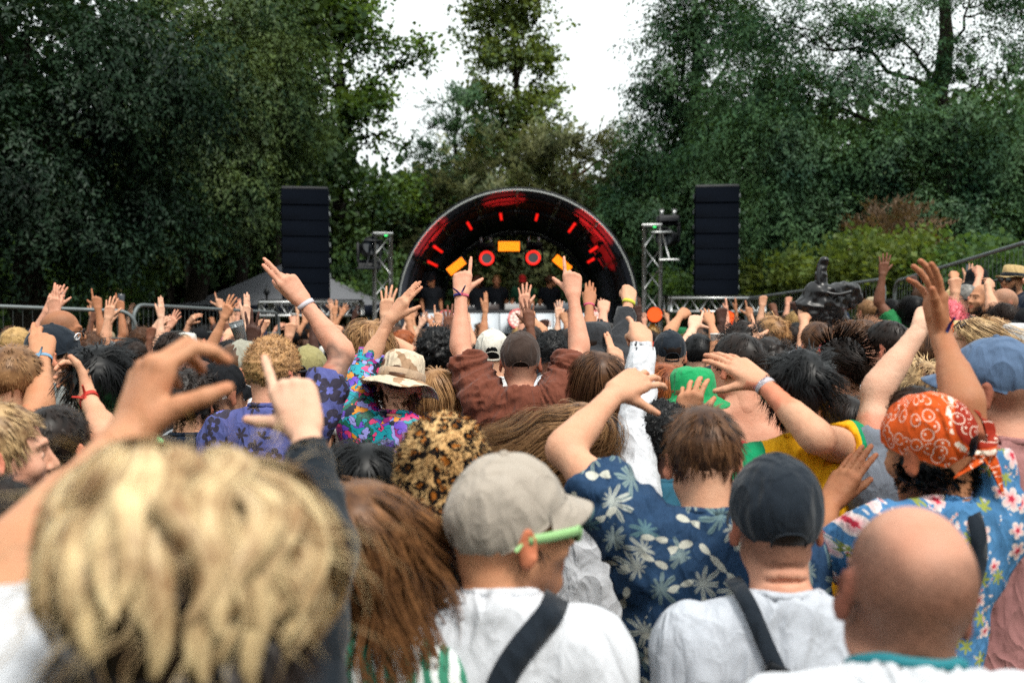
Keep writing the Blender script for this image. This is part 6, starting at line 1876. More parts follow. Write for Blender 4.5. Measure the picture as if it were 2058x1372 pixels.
P('man with tight sandy curls and indigo floral shirt, arm up', (553, 750), 3.7, s=1.05, yaw=8, hyaw=26, skin='pink', smat=P_PURP, sl=.62, loose=.02, slr=.03, fold=.009, hair=('tight', 'sandy', dict(q=1.3)), glasses=('black', 0), tattoo=[('R', .55, .97)],
  aR=dict(e=(690, 712), w=(607, 602), t=(541, 520), pose='two', bk=(.35, -.8, .4), mods=dict(curls=[4, 5, 52, 58], tang=8)), bands=[('R', 'white', .9, .018)])
P('person with shaggy blond hair in fine grey striped tee', (738, 700), 4.65, yaw=-5, hyaw=-20, skin='light', smat=P_STRW, hair=('long', 'sandy', dict(L=.2, curl=.008)))
P('young person in grey green cap, face turned right', (486, 744), 4.4, yaw=20, hyaw=62, hp_=6, skin='light', smat='white', sl=.1, shirt='tank', hair=('fringe_curly', 'brown', dict(q=.7)), extra='greycap')
P('person in khaki cap beside the sandy curls', (622, 748), 4.85, yaw=10, hyaw=20, skin='light', smat='olive', buzz=(.6, .6), extra='khakicap')
P('bald man in sunglasses with one earring, face turned right', (402, 778), 4.3, yaw=20, hyaw=66, skin='brown', smat='black', buzz=(.5, .4), glasses=('brown', 0), stubble=.8)
P('person with curly dark crop below the blurred thumb', (384, 812), 3.9, skin='light', smat='navy', hair=('curly', 'dark', dict(q=.7)))
P('person in speckled black cap behind the indigo shirt', (448, 792), 4.0, yaw=10, hyaw=35, skin='light', smat='white', extra='speckcap', buzz=(.6, .6))
P('person raising a wide open dark hand, spread fingers', (462, 735), 5.2, skin='dark', smat='black', hair=('tight', 'black', {}), aR=dict(e=(503, 766), w=(507, 692), t=(513, 606), pose='spread', bk=(0, -1, .1)), bands=[('R', 'blue', .95, .012)])
P('person with round black curls in black top left of the brown tee', (881, 716), 5.0, skin='brown', smat='black', hair=('afro', 'black', dict(q=.8)))
P('blond woman with white sunglasses pushed up', (886, 800), 4.4, yaw=20, hyaw=55, skin='fair', smat='offwhite', hair=('long', 'sandy', dict(L=.3, curl=.004)), glasses=('white', .75))
P('person in cream cap with black hair', (990, 714), 5.0, skin='light', smat='offwhite', hair=('fringe', 'black', dict(L=.03)), extra='creamcap')
P('person with black tight curls right of the brown cap', (1108, 714), 5.3, skin='brown', smat='white', hair=('tight', 'black', {}))
P('person in charcoal bucket hat and dark jacket, fist up', (1196, 702), 4.9, yaw=14, hyaw=30, skin='light', smat='dgrey', sl=1.86, fold=.01, hair=('fringe', 'dark', {}), extra='charbucket', aR=dict(e=(1246, 690), w=(1264, 606), t=(1266, 556), pose='fist', bk=(.2, -1, 0)), bands=[('R', 'yel', .97, .02)])
P('woman with long straight brown hair and teal shirt', (1204, 768), 4.25, skin='light', smat='teal', hair=('long', 'brown', dict(L=.28, curl=.002, q=1.3)), aR=dict(e=(1262, 800), w=(1243, 736), t=(1228, 672), pose='two', bk=(.4, -.9, 0)))
P('man in black cap worn backwards and white tee', (1345, 714), 5.2, skin='light', smat='offwhite', extra='blackback', hair=('fringe', 'dark', {}))
P('person with loose ginger hair beside the white sleeve', (1330, 800), 3.7, yaw=-10, skin='light', smat='black', hair=('long', 'ginger', dict(L=.25)))
P('person in kelly green bucket hat, hand raised in front', (1392, 806), 3.6, s=.98, yaw=8, hyaw=18, skin='tan', smat='red', hair=('fringe_curly', 'light', {}), extra='greenbucket', aL=dict(e=(1352, 925), w=(1378, 852), t=(1398, 742), pose='relax', bk=(-.3, -.9, .1), es=-1, ws=-1), bands=[('L', 'pink', .96, .016, 1, 'Artist')])
P('bare backed person with dark hair and a red ear', (1478, 738), 3.85, s=1.04, yaw=-6, hyaw=-38, skin='pink', shirt=None, hair=('short', 'dark', {}))
P('man with bun and red sunglasses pushed up, bare shoulders', (1690, 742), 3.95, yaw=-8, skin='light', smat='black', shirt='tank', sl=0, hair=('tied', 'dark', dict(tail=False, bun=(.03, -.12, -.01), br=.04)), glasses=('red', .8))
P('woman with smooth dark hair falling over her back', (1692, 868), 3.3, s=.95, yaw=-12, skin='light', smat='black', shirt='tank', sl=0, hair=('long', 'dark', dict(L=.24, curl=.002)))
P('man with thick dark hair in white tee, face turned left', (1778, 700), 4.8, s=1.05, yaw=-20, hyaw=-48, skin='pink', smat='white', hair=('short', 'dark', dict(L=.045)))
P('smiling man with brown curls, face turned left', (1722, 696), 5.2, yaw=-30, hyaw=-72, skin='tan', smat='offwhite', hair=('curly', 'brown', dict(q=.8)), stubble=.4)
P('man with brown side swept hair behind the raised arms', (1856, 722), 3.9, s=1.02, yaw=-10, skin='light', smat='grey', hair=('short', 'brown', dict(L=.06)), stubble=.3)
P('person with tousled blond hair under the raised arms', (1850, 806), 3.35, skin='fair', smat='navy', hair=('messy', 'blond', {}))
P('woman with big ginger curls at the right edge', (2052, 812), 3.6, yaw=-20, skin='fair', smat='white', hair=('curly', 'ginger', dict(q=1.3)))
P('laughing woman, blond hair flying to the right', (1952, 694), 4.6, yaw=-60, hyaw=-82, hp_=10, skin='light', smat='black', hair=('long', 'blond', dict(L=.34, wind=(0, -.5, .1))), glasses=('brown', .7))
P('person reaching in from the left edge, blue wristband', (-95, 800), 3.1, s=1.05, yaw=10, skin='tan', smat='grey', hair=('short', 'dark', {}), aR=dict(e=(78, 822), w=(84, 718), t=(84, 640), pose='two', bk=(.3, -.9, .1), mods=dict(curls=[8, 20, 44, 50], tang=44, tcurl=5)), bands=[('R', 'blue', .95, .014, 1)])
P('man with cropped light brown hair at the left edge', (32, 768), 3.4, yaw=0, skin='light', smat='black', hair=('short', 'light', {}))
P('man in black cap with white emblem and grey shirt', (112, 716), 4.1, yaw=20, hyaw=58, skin='light', smat='grey', extra='logocap', hair=('fringe', 'dark', {}))
P('person with black dreadlocks holding up a phone, red wristband', (210, 778), 3.2, s=1.0, yaw=12, skin='light', smat=P_GRN, hair=('messy', 'black', dict(L=.12)), aR=dict(up=False, e=(222, 892), w=(176, 798), t=(150, 722), pose='grip', bk=(.5, .8, 0), es=-1, ws=1), bands=[('R', 'red', .92, .016, 1)], extra='phone')
P('bald man in round sunglasses looking right over the crowd', (126, 668), 5.4, yaw=30, hyaw=70, skin='olive', smat='black', buzz=(.5, .2), glasses=('black', 0), beard='dark', aR=dict(e=(160, 730), w=(142, 690), t=(150, 640), pose='relax', bk=(0, -1, 0)))
P('man with bushy blond quiff near the orange lamps', (1548, 680), 6.0, yaw=-20, hyaw=-30, skin='light', smat='grey', hair=('messy', 'sandy', dict(L=.05)))
P('person holding up a white paper cup', (1492, 702), 5.0, s=1.0, skin='tan', smat='black', hair=('curly', 'dark', dict(q=.7)), aL=dict(e=(1428, 762), w=(1437, 712), t=(1428, 668), pose='grip', bk=(-.6, -.7, 0)), bands=[('L', 'silver', .8, .012)], extra='papercup')
P('person with layered bracelets pointing up', (1540, 740), 4.5, skin='light', smat='olive', hair=('curly', 'dark', dict(q=.7)), aL=dict(e=(1528, 760), w=(1512, 690), t=(1498, 632), pose='point', bk=(-.2, -1, 0)), bands=[('L', 'yel', .8, .012), ('L', 'silver', .9, .008), ('L', 'black', .7, .01)])
P('person in black top with pale arm up by the orange lamp', (1402, 716), 5.6, skin='fair', smat='black', hair=('short', 'black', {}), aL=dict(e=(1376, 706), w=(1394, 655), t=(1404, 622), pose='point', bk=(-.2, -1, 0)))
P('person in pink curly wig', (1899, 650), 6.4, skin='light', smat='white', hair=('afro', 'pink', dict(q=1.2)))
P('person in bright orange cap behind the raised wrist', (1882, 676), 5.6, skin='light', smat='black', extra='orangecap', buzz=(.6, .6))
P('man in straw trilby and sunglasses on the bank, facing left', (2034, 562), 8.6, yaw=-110, hyaw=-120, skin='tan', smat='navy', extra='trilby', glasses=('black', 0), beard='dark')
P('laughing bald man in dark tee on the bank', (1973, 602), 7.8, yaw=-80, hyaw=-105, hp_=8, skin='tan', smat='navy', buzz=(.4, .1), beard='dark')
P('man in dark sunglasses with arm across his face', (2014, 612), 7.4, yaw=-60, hyaw=-95, skin='light', smat='black', buzz=(.7, .5), glasses=('black', 0), aL=dict(e=(1996, 628), w=(1985, 576), t=(2000, 560), pose='relax', es=-1, ws=1, bk=(0, -1, 0)))
P('person holding one straight arm up on the bank', (1938, 602), 8.2, yaw=-40, hyaw=-80, skin='pink', smat='black', hair=('crop', 'grey', {}), glasses=('black', 0), aR=dict(e=(1958, 596), w=(1968, 556), t=(1970, 522), pose='fist', bk=(.2, -1, 0)))
P('person on the bank in tan sun hat, fist up', (1920, 612), 8.6, yaw=-30, hyaw=-70, skin='tan', smat='navy', extra='tanhat', aL=dict(e=(1915, 592), w=(1918, 562), t=(1920, 535), pose='fist', bk=(0, -1, 0)))
P('person in pale sun hat at the far right edge', (2044, 700), 5.4, yaw=-30, skin='light', smat='olive', extra='palehat', hair=('fringe', 'light', {}))
P('person in tan sun hat behind the clasped hands', (1925, 690), 5.9, yaw=-20, skin='light', smat='white', extra='strawhat2', hair=('fringe', 'light', {}))
P('woman with blond hair and red flower crown', (1992, 680), 6.1, yaw=-40, skin='light', smat='black', hair=('long', 'sandy', dict(L=.2)), extra='flowers')
P('grinning man with thin moustache among raised hands', (1700, 690), 5.7, yaw=-70, hyaw=-110, skin='light', smat='white', hair=('short', 'brown', {}), stubble=.6, aR=dict(e=(1664, 700), w=(1672, 650), t=(1690, 580), pose='flat', bk=(.9, .2, 0)), bands=[('R', 'blue', .95, .012)])
P('person holding up a black bag with one hand', (1640, 692), 5.6, yaw=0, skin='light', smat='white', hair=('short', 'brown', {}), aL=dict(e=(1618, 700), w=(1616, 640), t=(1622, 600), pose='grip', bk=(-.4, -.9, 0)), extra='bag')
P('person with wrist raised in front of the white table', (1068, 690), 7.0, skin='tan', smat='black', hair=('short', 'dark', {}), aR=dict(e=(1090, 668), w=(1068, 640), t=(1058, 618), pose='point', bk=(0, -1, 0)), bands=[('R', 'blue', .92, .012)])
P('person with finger up in front of the left round lamp', (862, 696), 7.0, skin='tan', smat='dgrey', hair=('short', 'brown', {}), aR=dict(e=(880, 698), w=(874, 668), t=(876, 640), pose='point', bk=(0, -1, 0)))
P('person with a pink band on one open hand near the arch', (1150, 700), 6.0, skin='olive', smat='black', hair=('short', 'dark', {}), aR=dict(e=(1186, 672), w=(1184, 612), t=(1188, 568), pose='flat', bk=(0, -1, 0)), bands=[('R', 'pink', .95, .012)])
P('person with a bare fist up beside the dark jacket', (1222, 690), 6.2, skin='pink', smat='black', sl=1.5, hair=('short', 'dark', {}), aL=dict(e=(1208, 672), w=(1213, 624), t=(1215, 592), pose='fist', bk=(0, -1, 0)))
P('person with both wrists up by the right platform', (1395, 694), 7.0, skin='tan', smat='black', hair=('short', 'brown', {}), aL=dict(e=(1345, 668), w=(1368, 634), t=(1392, 616), pose='fist', bk=(0, -1, .3)), aR=dict(e=(1440, 690), w=(1428, 648), t=(1420, 618), pose='open', bk=(0, -1, 0)))
for _p in PEOPLE: _p.setdefault('aL', None); _p.setdefault('aR', None)
PEOPLE_F = list(ThreadPoolExecutor(4).map(figure, PEOPLE))
def txt(root, a, text, col, size, frac):
    cu = bpy.data.curves.new('lettering', 'FONT'); cu.body = text; cu.size = size; cu.align_x = 'CENTER'; cu.align_y = 'CENTER'; cu.extrude = .0004
    cu.materials.append(col); o = raw_obj('lettering', cu, root)
    fo = a['W'] - a['E']; p = a['E'] + fo * frac; n = unit(fo); view = unit(CAM - p); view = unit(view - n * (view @ n)); x = np.cross(n, view)
    # letters run round the band: reading direction across the arm, upright along it
    M = np.eye(4); M[:3, 0] = x; M[:3, 1] = n; M[:3, 2] = view; M[:3, 3] = p - np.array(root.location) + view * .0365
    o.matrix_local = Matrix(M.tolist())
    dg = bpy.context.evaluated_depsgraph_get(); me = bpy.data.meshes.new_from_object(o.evaluated_get(dg)); o2 = raw_obj('lettering', me, root); o2.matrix_local = o.matrix_local.copy()
    bpy.data.objects.remove(o); return o2
M_INK = plain('print_ink', srgb(60, 40, 80)); M_INKW = plain('print_white', srgb(240, 236, 236))
M_GLS = dict(black=plain('black_frame', srgb(14, 14, 16), .3), brown=plain('brown_frame', srgb(70, 44, 32), .3), white=plain('white_frame', srgb(226, 226, 222), .3), red=plain('red_frame', srgb(140, 40, 36), .3), green=plain('pale_green_frame', srgb(158, 206, 140), .4))
FURN = {}
def mop(fit, f):
    """wavy blond locks falling from the crown over darker hair underneath"""
    rg = np.random.RandomState(17); pole = unit([.08, .02, 1.0]); bx = unit(np.cross([0, 1, 0], pole)); by = np.cross(pole, bx)
    PT, WD, NR = [], [], []; m = 15; t = np.linspace(0, 1, m)
    def lock(phi, th0, th1, h0, w0, wave, ph, ns, bulge):
        u = rg.uniform(-1, 1, ns)[:, None]; ts = np.clip(t[None] * rg.uniform(.86, 1.0, (ns, 1)), 0, 1)
        th = th0 + (th1 - th0) * ts
        lat = wave * np.sin(6.283 * 1.05 * ts + ph) * np.minimum(ts * 2.2, 1) + u * w0 * (.55 + .9 * np.sin(np.pi * np.clip(ts, 0, 1)) * .7) * (1 - .55 * ts ** 3) + rg.normal(size=(ns, 1)) * .0008
        az = phi + lat / (.085 * np.maximum(np.sin(th), .35))
        d = (np.sin(th) * np.sin(az))[..., None] * bx - (np.sin(th) * np.cos(az))[..., None] * by + np.cos(th)[..., None] * pole
        h = h0 + bulge * np.sin(np.pi * ts * .9) + .007 * (1 - u ** 2) + .006 * np.sin(6.283 * 1.05 * ts + ph + 1.3) * ts + rg.normal(size=(ns, 1)) * .0008
        P = SK_C + d * (SK_R + h[..., None]); P[..., 2] -= .012 * ts ** 2
        side = np.cross(d, np.gradient(P, axis=1)); side /= np.linalg.norm(side, axis=2, keepdims=True) + 1e-9
        n = d - side * (u * .75)[..., None] * np.sign((side * (np.cos(az)[..., None] * bx + np.sin(az)[..., None] * by)).sum(-1))[..., None] * -1
        PT.append(P); WD.append(.0011 * (1 - .6 * ts ** 3) * np.ones((ns, m))); NR.append(n / np.linalg.norm(n, axis=2, keepdims=True))
    for i in range(46):
        phi = i / 46 * 6.283 + rg.normal() * .1; bk = max(0, math.cos(phi))
        lock(phi, rg.uniform(.1, .6), R_(rg.uniform(96, 122) - 16 * bk), .009, rg.uniform(.009, .015), rg.uniform(.008, .015), rg.rand() * 6.28, 74, .020)
    for i in range(34):
        phi = i / 34 * 6.283 + rg.normal() * .16; bk = max(0, math.cos(phi))
        lock(phi, rg.uniform(.02, .45), R_(rg.uniform(72, 104) - 14 * bk), .016, rg.uniform(.008, .014), rg.uniform(.008, .015), rg.rand() * 6.28, 68, .029)
    P = np.concatenate(PT); V, Q = tubes(P, np.concatenate(WD), 2); N = np.repeat(np.concatenate(NR).reshape(-1, 3), 2, 0)
    fl = strands(23, 180, .12, 12, .0005, crown=(.01, .0, .128), lift=.05, grav=.12, wander=.1, off=.03, curl=.008, cf=1.0, lenvar=.5, low=.03, sides=2)
    N = np.concatenate([N, hair_normals(fl[0], fl[1], .7)]); V, Q = merge([(np.asarray(V, F32), Q), (np.asarray(fl[0], F32), fl[1])])
    fit.put('hair', np_mesh('hair', V, Q, HAIR['mop'], True, None, N))
    parts = [hair_shell(.010, -.1, seed=6, fr=50, nz=.5), strands(24, 1600, .07, 6, .0022, lift=.3, grav=.3, off=.012, zmin=-.105, zmax=.03, sides=2)]
    V, Q = merge([(np.asarray(a, F32), b) for a, b in parts]); fit.put('under_hair', np_mesh('under_hair', V, Q, HAIR['dark'], True))
def fur_hat(fit):
    rg = np.random.RandomState(3); S = Shape(); S.el((0, -.01, .07), (.1, .112, .105), None, .03); S.el((0, -.015, .0), (.108, .12, .09), None, .03); S.el((0, -.03, -.05), (.1, .105, .07), None, .03)
    V, Q = surf(S, .007); N = vnormals(V, Q); i = rg.randint(0, len(V), 9000); P0 = V[i] + rg.normal(size=(9000, 3)) * .003; d = N[i] + rg.normal(size=(9000, 3)) * .35 + np.array([0, 0, -.3]); d /= np.linalg.norm(d, axis=1)[:, None]
    u = np.array([0, .5, 1.0])[None, :, None]; PT = P0[:, None] + d[:, None] * u * rg.uniform(.008, .016, 9000)[:, None, None] + np.array([0, 0, -.004]) * u ** 2
    h = fit.put('fur_hat', np_mesh('fur_hat', V, Q, P_LEO, True)); V2, Q2 = tubes(PT, np.array([.0018, .0014, .0003])[None] * np.ones((9000, 1)), 2); fit.put('fur', np_mesh('fur', V2, Q2, P_LEO, True, None, np.repeat(N[i], 6, 0) + 0.0), h)
def bandana(fit):
    b = fit.put('bandana', dome(.092, .113, .104, rim0=.0, tilt=.36, crump=.005, seed=4, seam=False, cf=16).mesh('bandana', P_BAND, True))
    rg = np.random.RandomState(2)
    def flap(pts, name):
        P = np.array(pts, float); V, F = [], []; n = 8
        for i in range(n + 1):
            for j in range(n + 1 - i):
                a, b_ = i / n, j / n; p = P[0] * (1 - a - b_) + P[1] * a + P[2] * b_; V.append(p + np.array([0, -.006, 0]) * math.sin(9 * a + 5 * b_))
        idx = {}; k = 0
        for i in range(n + 1):
            for j in range(n + 1 - i): idx[(i, j)] = k; k += 1
        for i in range(n):
            for j in range(n - i):
                F.append([idx[(i, j)], idx[(i + 1, j)], idx[(i, j + 1)]])
                if j < n - i - 1: F.append([idx[(i + 1, j)], idx[(i + 1, j + 1)], idx[(i, j + 1)]])
        V = np.array(V); mb = MB(); m = len(V); F = np.array(F); mb.add(np.concatenate([V, V + np.array([0, -.003, 0])]), np.concatenate([F, F[:, ::-1] + m])); fit.put(name, mb.mesh(name, P_BAND, True), b)
    flap([(.05, -.1, .085), (.105, -.105, .04), (.06, -.125, -.005)], 'corner'); flap([(.0, -.125, -.01), (.055, -.125, -.012), (.05, -.145, -.115)], 'tail'); flap([(.0, -.125, .0), (.03, -.13, -.02), (-.07, -.11, -.05)], 'tail')
    S = Shape(); S.el((.035, -.13, -.012), (.022, .016, .016), None, .01); S.el((.02, -.128, -.002), (.014, .012, .02), None, .01); S.rc((.03, -.135, -.01), (.065, -.125, .012), .011, .014, .008); V, Q = surf(S, .004); fit.put('knot', np_mesh('knot', V, Q, P_BAND, True), b)
def strap(root, f, pts, wd, mat, over=None, name='strap'):
    """a bag strap lying on the back"""
    sv = f['shirt'][0]; W = on_surface(sv, pts, .008)
    if over is not None: W = np.concatenate([[W[0] + np.array(over)], W])
    o = np.array(root.location); mb = MB(); ribbon(mb, smooth_path(W - o, 30), wd, (0, -1, .25)); return mb.build(name, mat, root, True), W
def cup_at(loc, axis, label, clear=False, s=1.0, name='paper_cup'):
    root = empty(name, loc, label, 'cup'); ax = Vector(axis); root.rotation_euler = ax.to_track_quat('Z', 'Y').to_euler()
    if clear:
        m = NT('clear_plastic', .15, .5); m.color((.8, .86, .9)); m.b.inputs['Transmission Weight'].default_value = .75; mat = m.m
    else: mat = plain('white_paper', srgb(226, 226, 222), .7)
    MB().lathe(np.array([(0, -.055), (.028, -.055), (.0385, .055), (.0405, .057), (.0395, .059), (.037, .054), (.027, -.05), (0, -.05)]) * s, 24).build('cup_wall', mat, root, True)
    MB().lathe(np.array([(0, .03), (.035, .03)]) * s, 24).build('drink', plain('drink', srgb(190, 150, 80), .1), root, True)
def dress(k, f):
    g = k.get; c = f['c']; sc = f['sc']
    loc = np.array([sc[0], sc[1], gz(sc[0], sc[1])])
    V, Q, t = f['body']
    root = raw_obj('person', np_mesh('person', V - loc, Q, SKIN, True, {'tint': t})); root.location = loc
    root.color = (*SK[k['skin']], 1); tag(root, k['label'], 'person', 'people in the crowd')
    if 'shirt' in f:
        sm = k['smat']; sm = C[sm] if isinstance(sm, str) else sm
        o = raw_obj('shirt', np_mesh('shirt', f['shirt'][0] - sc, f['shirt'][1], sm, True), root); o.location = sc - loc
        if 'collar' in f and not g('nocollar'):
            MB().tube(f['collar'] - sc, .0095 * f['s'], 8, closed=True).build('collar', sm if g('extra') != 'collar' else plain('teal_trim', srgb(36, 128, 140)), o, True)
    hipz = (sc + f['Bm'] @ np.array([0, 0, -.5 * f['s']]))
    rg = random.Random(k['label'])
    for nm, me, col in (('trousers', ME_TROU, rg.choice([srgb(30, 36, 48), srgb(60, 66, 74), srgb(52, 66, 88), srgb(90, 84, 70)])), ('shoes', ME_SHOE, rg.choice([srgb(20, 20, 22), srgb(180, 180, 176)]))):
        o = raw_obj(nm, me, root); o.location = (hipz[0] - loc[0], hipz[1] - loc[1], 0); o.rotation_euler = (0, 0, -R_(k.get('yaw', 0))); o.scale = (f['s'] * 1.02, f['s'] * 1.02, max(.4, (hipz[2] - loc[2]) / .94)); o.color = (*col, 1)
    fit = Fit(root, f)
    sd = zlib.crc32(k['label'].encode()) % 1000
    if g('hair'): put_hair(fit, g('hair')[0], HAIR[g('hair')[1]], sd, **dict({'q': min(1.0, 1.9 / f['Y']) ** .8 * g('hair')[2].get('q', 1.0), 'sd': 2}, **{a: b for a, b in g('hair')[2].items() if a != 'q'}))
    if g('glasses'): sunglasses(fit, M_GLS[g('glasses')[0]], M_LENS, g('glasses')[1])
    if g('beard'): beard(fit, HAIR[g('beard')], sd)
    for b in g('bands', ()):
        a = f['arms'][0 if b[0] == 'L' else 1]; bd = ring_band('wristband', a, root, WB[b[1]], b[2], b[3], T=len(b) > 4 and b[4] == 1)
        if len(b) > 5: txt(root, a, b[5], M_INK if b[1] == 'white' else M_INKW, .0135, b[2])
    e = g('extra')
    if e == 'mop': mop(fit, f)
    elif e == 'beigecap':
        cap(fit, C['beige'], hole=False, seed=2, big=1.03, drop=.022, crump=.0045, tilt=.46, brl=.056)
        sg = sunglasses(fit, M_GLS['green'], M_LENS, 0, 1.05)
        for x in (-1, 1):
            mb = MB(); ribbon(mb, smooth_path([(x * .06, .1, .004), (x * .076, .085, .004), (x * .086, .03, .004), (x * .087, -.012, .004)], 14), .017, (x, .2, 0), .0015); fit.put('temple', mb.mesh('temple', M_GLS['green'], True), sg)
        strap(root, f, [(1108, 1228), (1085, 1258), (1050, 1300), (1020, 1345), (998, 1395), (975, 1470)], .045, C['bcap'], (.012, .06, .006))
    elif e == 'blackcap':
        cap(fit, C['bcap'], hole=True, seed=5, big=1.04, drop=.026, crump=.004, tilt=.38, holem=HAIR['dark'])
        _, W = strap(root, f, [(1492, 1192), (1510, 1225), (1535, 1285), (1562, 1345), (1590, 1400), (1620, 1470)], .032, C['bcap'], (-.005, .06, .012))
        MB().box(W[4] - loc + np.array([0, -.006, 0]), (.046, .012, .022), rotm('Y', .45), .003).build('strap_buckle', M_BLACK, root)
    elif e == 'bluecap': cap(fit, C['blcap'], hole=True, seed=6, big=1.0, drop=.012, crump=.004)
    elif e == 'browncap': cap(fit, C['brcap'], hole=True, seed=7, drop=.022, crump=.003, tilt=.36, holem=HAIR['dark'])
    elif e == 'greycap': cap(fit, C['gcap'], back=True, hole=False, seed=8, drop=.01, crump=.004)
    elif e == 'khakicap': cap(fit, C['khaki'], hole=False, seed=9, drop=.02)
    elif e == 'speckcap': cap(fit, camo('speckled_black', srgb(18, 20, 24), srgb(18, 20, 24), srgb(190, 190, 190)), hole=False, seed=10, drop=.02)
    elif e == 'creamcap': cap(fit, C['wcap'], hole=True, seed=11, drop=.015)
    elif e == 'blackback': cap(fit, C['bcap'], hole=True, seed=12, drop=.02)
    elif e == 'orangecap': cap(fit, C['orange'], hole=False, seed=13, drop=.01)
    elif e == 'logocap':
        cp = cap(fit, C['bcap'], hole=False, seed=14, drop=.015)
        r0 = [(.022 * math.cos(a), 0, .015 * math.sin(a)) for a in np.linspace(0, 6.283, 18, endpoint=False)]
        R0 = rotm('Z', -.62) @ rotm('X', -.35); ctr = np.array([.058, .076, .082])
        fit.put('emblem', MB().tube([ctr + R0 @ np.array(p) for p in r0], .0026, 6, closed=True).tube([ctr + R0 @ np.array(p) for p in ((.0, -.001, -.012), (.004, -.001, .01))], .0026, 6).mesh('emblem', M_INKW, True), cp)
    elif e == 'furhat': fur_hat(fit)
    elif e == 'bandana':
        bandana(fit); strap(root, f, [(1935, 985), (1962, 1050), (1968, 1120), (1950, 1190), (1925, 1260)], .034, C['bcap'], (.0, .05, .02))
    elif e == 'boonie': bucket(fit, P_CAMO, .07, .038, .012, 3, 'sun_hat', .0, -8, False, cloth('camo_band', srgb(186, 160, 134)))
    elif e == 'charbucket': bucket(fit, C['dgrey'], .05, .03, .006, 4)
    elif e == 'greenbucket': bucket(fit, C['green'], .045, .032, .005, 5, tall=-.01)
    elif e == 'trilby': bucket(fit, C['straw'], .04, .004, .006, 6, 'trilby', .0, 6, True, C['bcap'])
    elif e in ('tanhat', 'strawhat2'): bucket(fit, C['straw'], .06, .02, .01, 7, 'sun_hat', 0, 0)
    elif e == 'palehat': bucket(fit, C['offwhite'], .06, .025, .012, 8, 'sun_hat')
    elif e == 'earring':
        M = f['Rh']; p = f['c'] + M @ (np.array([.086, -.016, -.055]) * f['s']) - loc
        MB().tube([p + np.array([.012 * math.cos(a), 0, .012 * math.sin(a)]) for a in np.linspace(0, 6.283, 16, endpoint=False)], .0016, 6, closed=True).build('hoop_earring', WB['silver'], root, True)
    elif e == 'flowers':
        for i, a in enumerate(np.linspace(-1.2, 1.2, 7)):
            p = np.array([.085 * math.sin(a), .1 * math.cos(a) - .012, .09 - .01 * math.cos(a)])
            mb = MB()
            for q in range(5):
                b_ = q * 1.2566; d = np.array([math.sin(a), math.cos(a), .4]); t1 = unit(np.cross(d, (0, 0, 1))); t2 = np.cross(t1, d)
                o2 = p + (t1 * math.cos(b_) + t2 * math.sin(b_)) * .014; mb.lathe([(0, .006), (.009, .004), (.012, 0), (.008, -.004), (0, -.005)], 8, o2)
            fit.put('flower', mb.mesh('flower', C['red'], True))
    elif e == 'phone':
        a = f['arms'][1]; T = a['T']; ctr = T((.002, .085, -.03)); b = unit(a['bk'] - a['f'] * (a['bk'] @ a['f']))
        R = np.stack([np.cross(a['f'], b), a['f'], b], 1)
        r = empty('phone', ctr, 'dark phone held up by the person with dreadlocks', 'phone'); MB().box((0, .015, 0), (.072, .15, .009), R @ np.eye(3), .004).build('case', M_BLACK, r); MB().box(R @ np.array([0, .015, -.0055]), (.064, .138, .002), R, .0008).build('screen', M_GLASS, r)
    elif e == 'papercup':
        a = f['arms'][0]; cup_at(a['T']((.0, .075, -.032)) + np.array([0, 0, .02]), (.0, 0, 1), 'white paper cup held above the heads near the orange lamp')
    elif e == 'bag':
        a = f['arms'][0]; o = a['T']((0, .08, -.03)); S = Shape(); Yb = o[1]
        def b(px, py, dy=0): return at(px, py, Yb + dy)
        S.rc(b(1628, 618), b(1700, 600, .1), .075, .06, .05); S.rc(b(1640, 590), b(1690, 640, .05), .06, .045, .05); S.rc(b(1640, 610), b(1662, 660), .05, .03, .04); S.rc(b(1660, 585), b(1712, 582, .1), .03, .045, .03)
        S.rc(b(1648, 588), b(1651, 560), .03, .026, .02); S.rc(b(1651, 560), b(1656, 524), .026, .014, .015); S.rc(b(1700, 590, .1), b(1718, 600, .1), .04, .03, .03)
        V, Q = surf(S, .009); N = vnormals(V, Q); V = V + N * (.014 * (1 - 2 * np.abs(vnoise(V * 11 + np.array([0, 0, 3]), 3))) + .009 * (1 - 2 * np.abs(vnoise(V * 26, 5))))[:, None]
        r = empty('leather_bag', o, 'limp black leather bag with upright strap held over the crowd', 'bag'); oo = np_mesh('bag_body', V - o, Q, plain('black_leather', srgb(16, 15, 18), .35, .5), True); raw_obj('bag_body', oo, r)
        MB().tube(smooth_path(np.array([b(1656, 526), b(1646, 545, -.02), b(1650, 580, -.04), b(1680, 592, -.05), b(1712, 586, -.02)]) - o, 24), .012, 8).build('strap', plain('black_leather', srgb(16, 15, 18), .35, .5), r, True)
    return root
ROOTS = [dress(k, f) for k, f in zip(PEOPLE, PEOPLE_F)]
# cups and phones in other hands
cup_at(at(481, 668, 4.9), (-.3, 0, 1), 'clear plastic cup tipped beside the wide open dark hand', True, .95, 'plastic_cup')
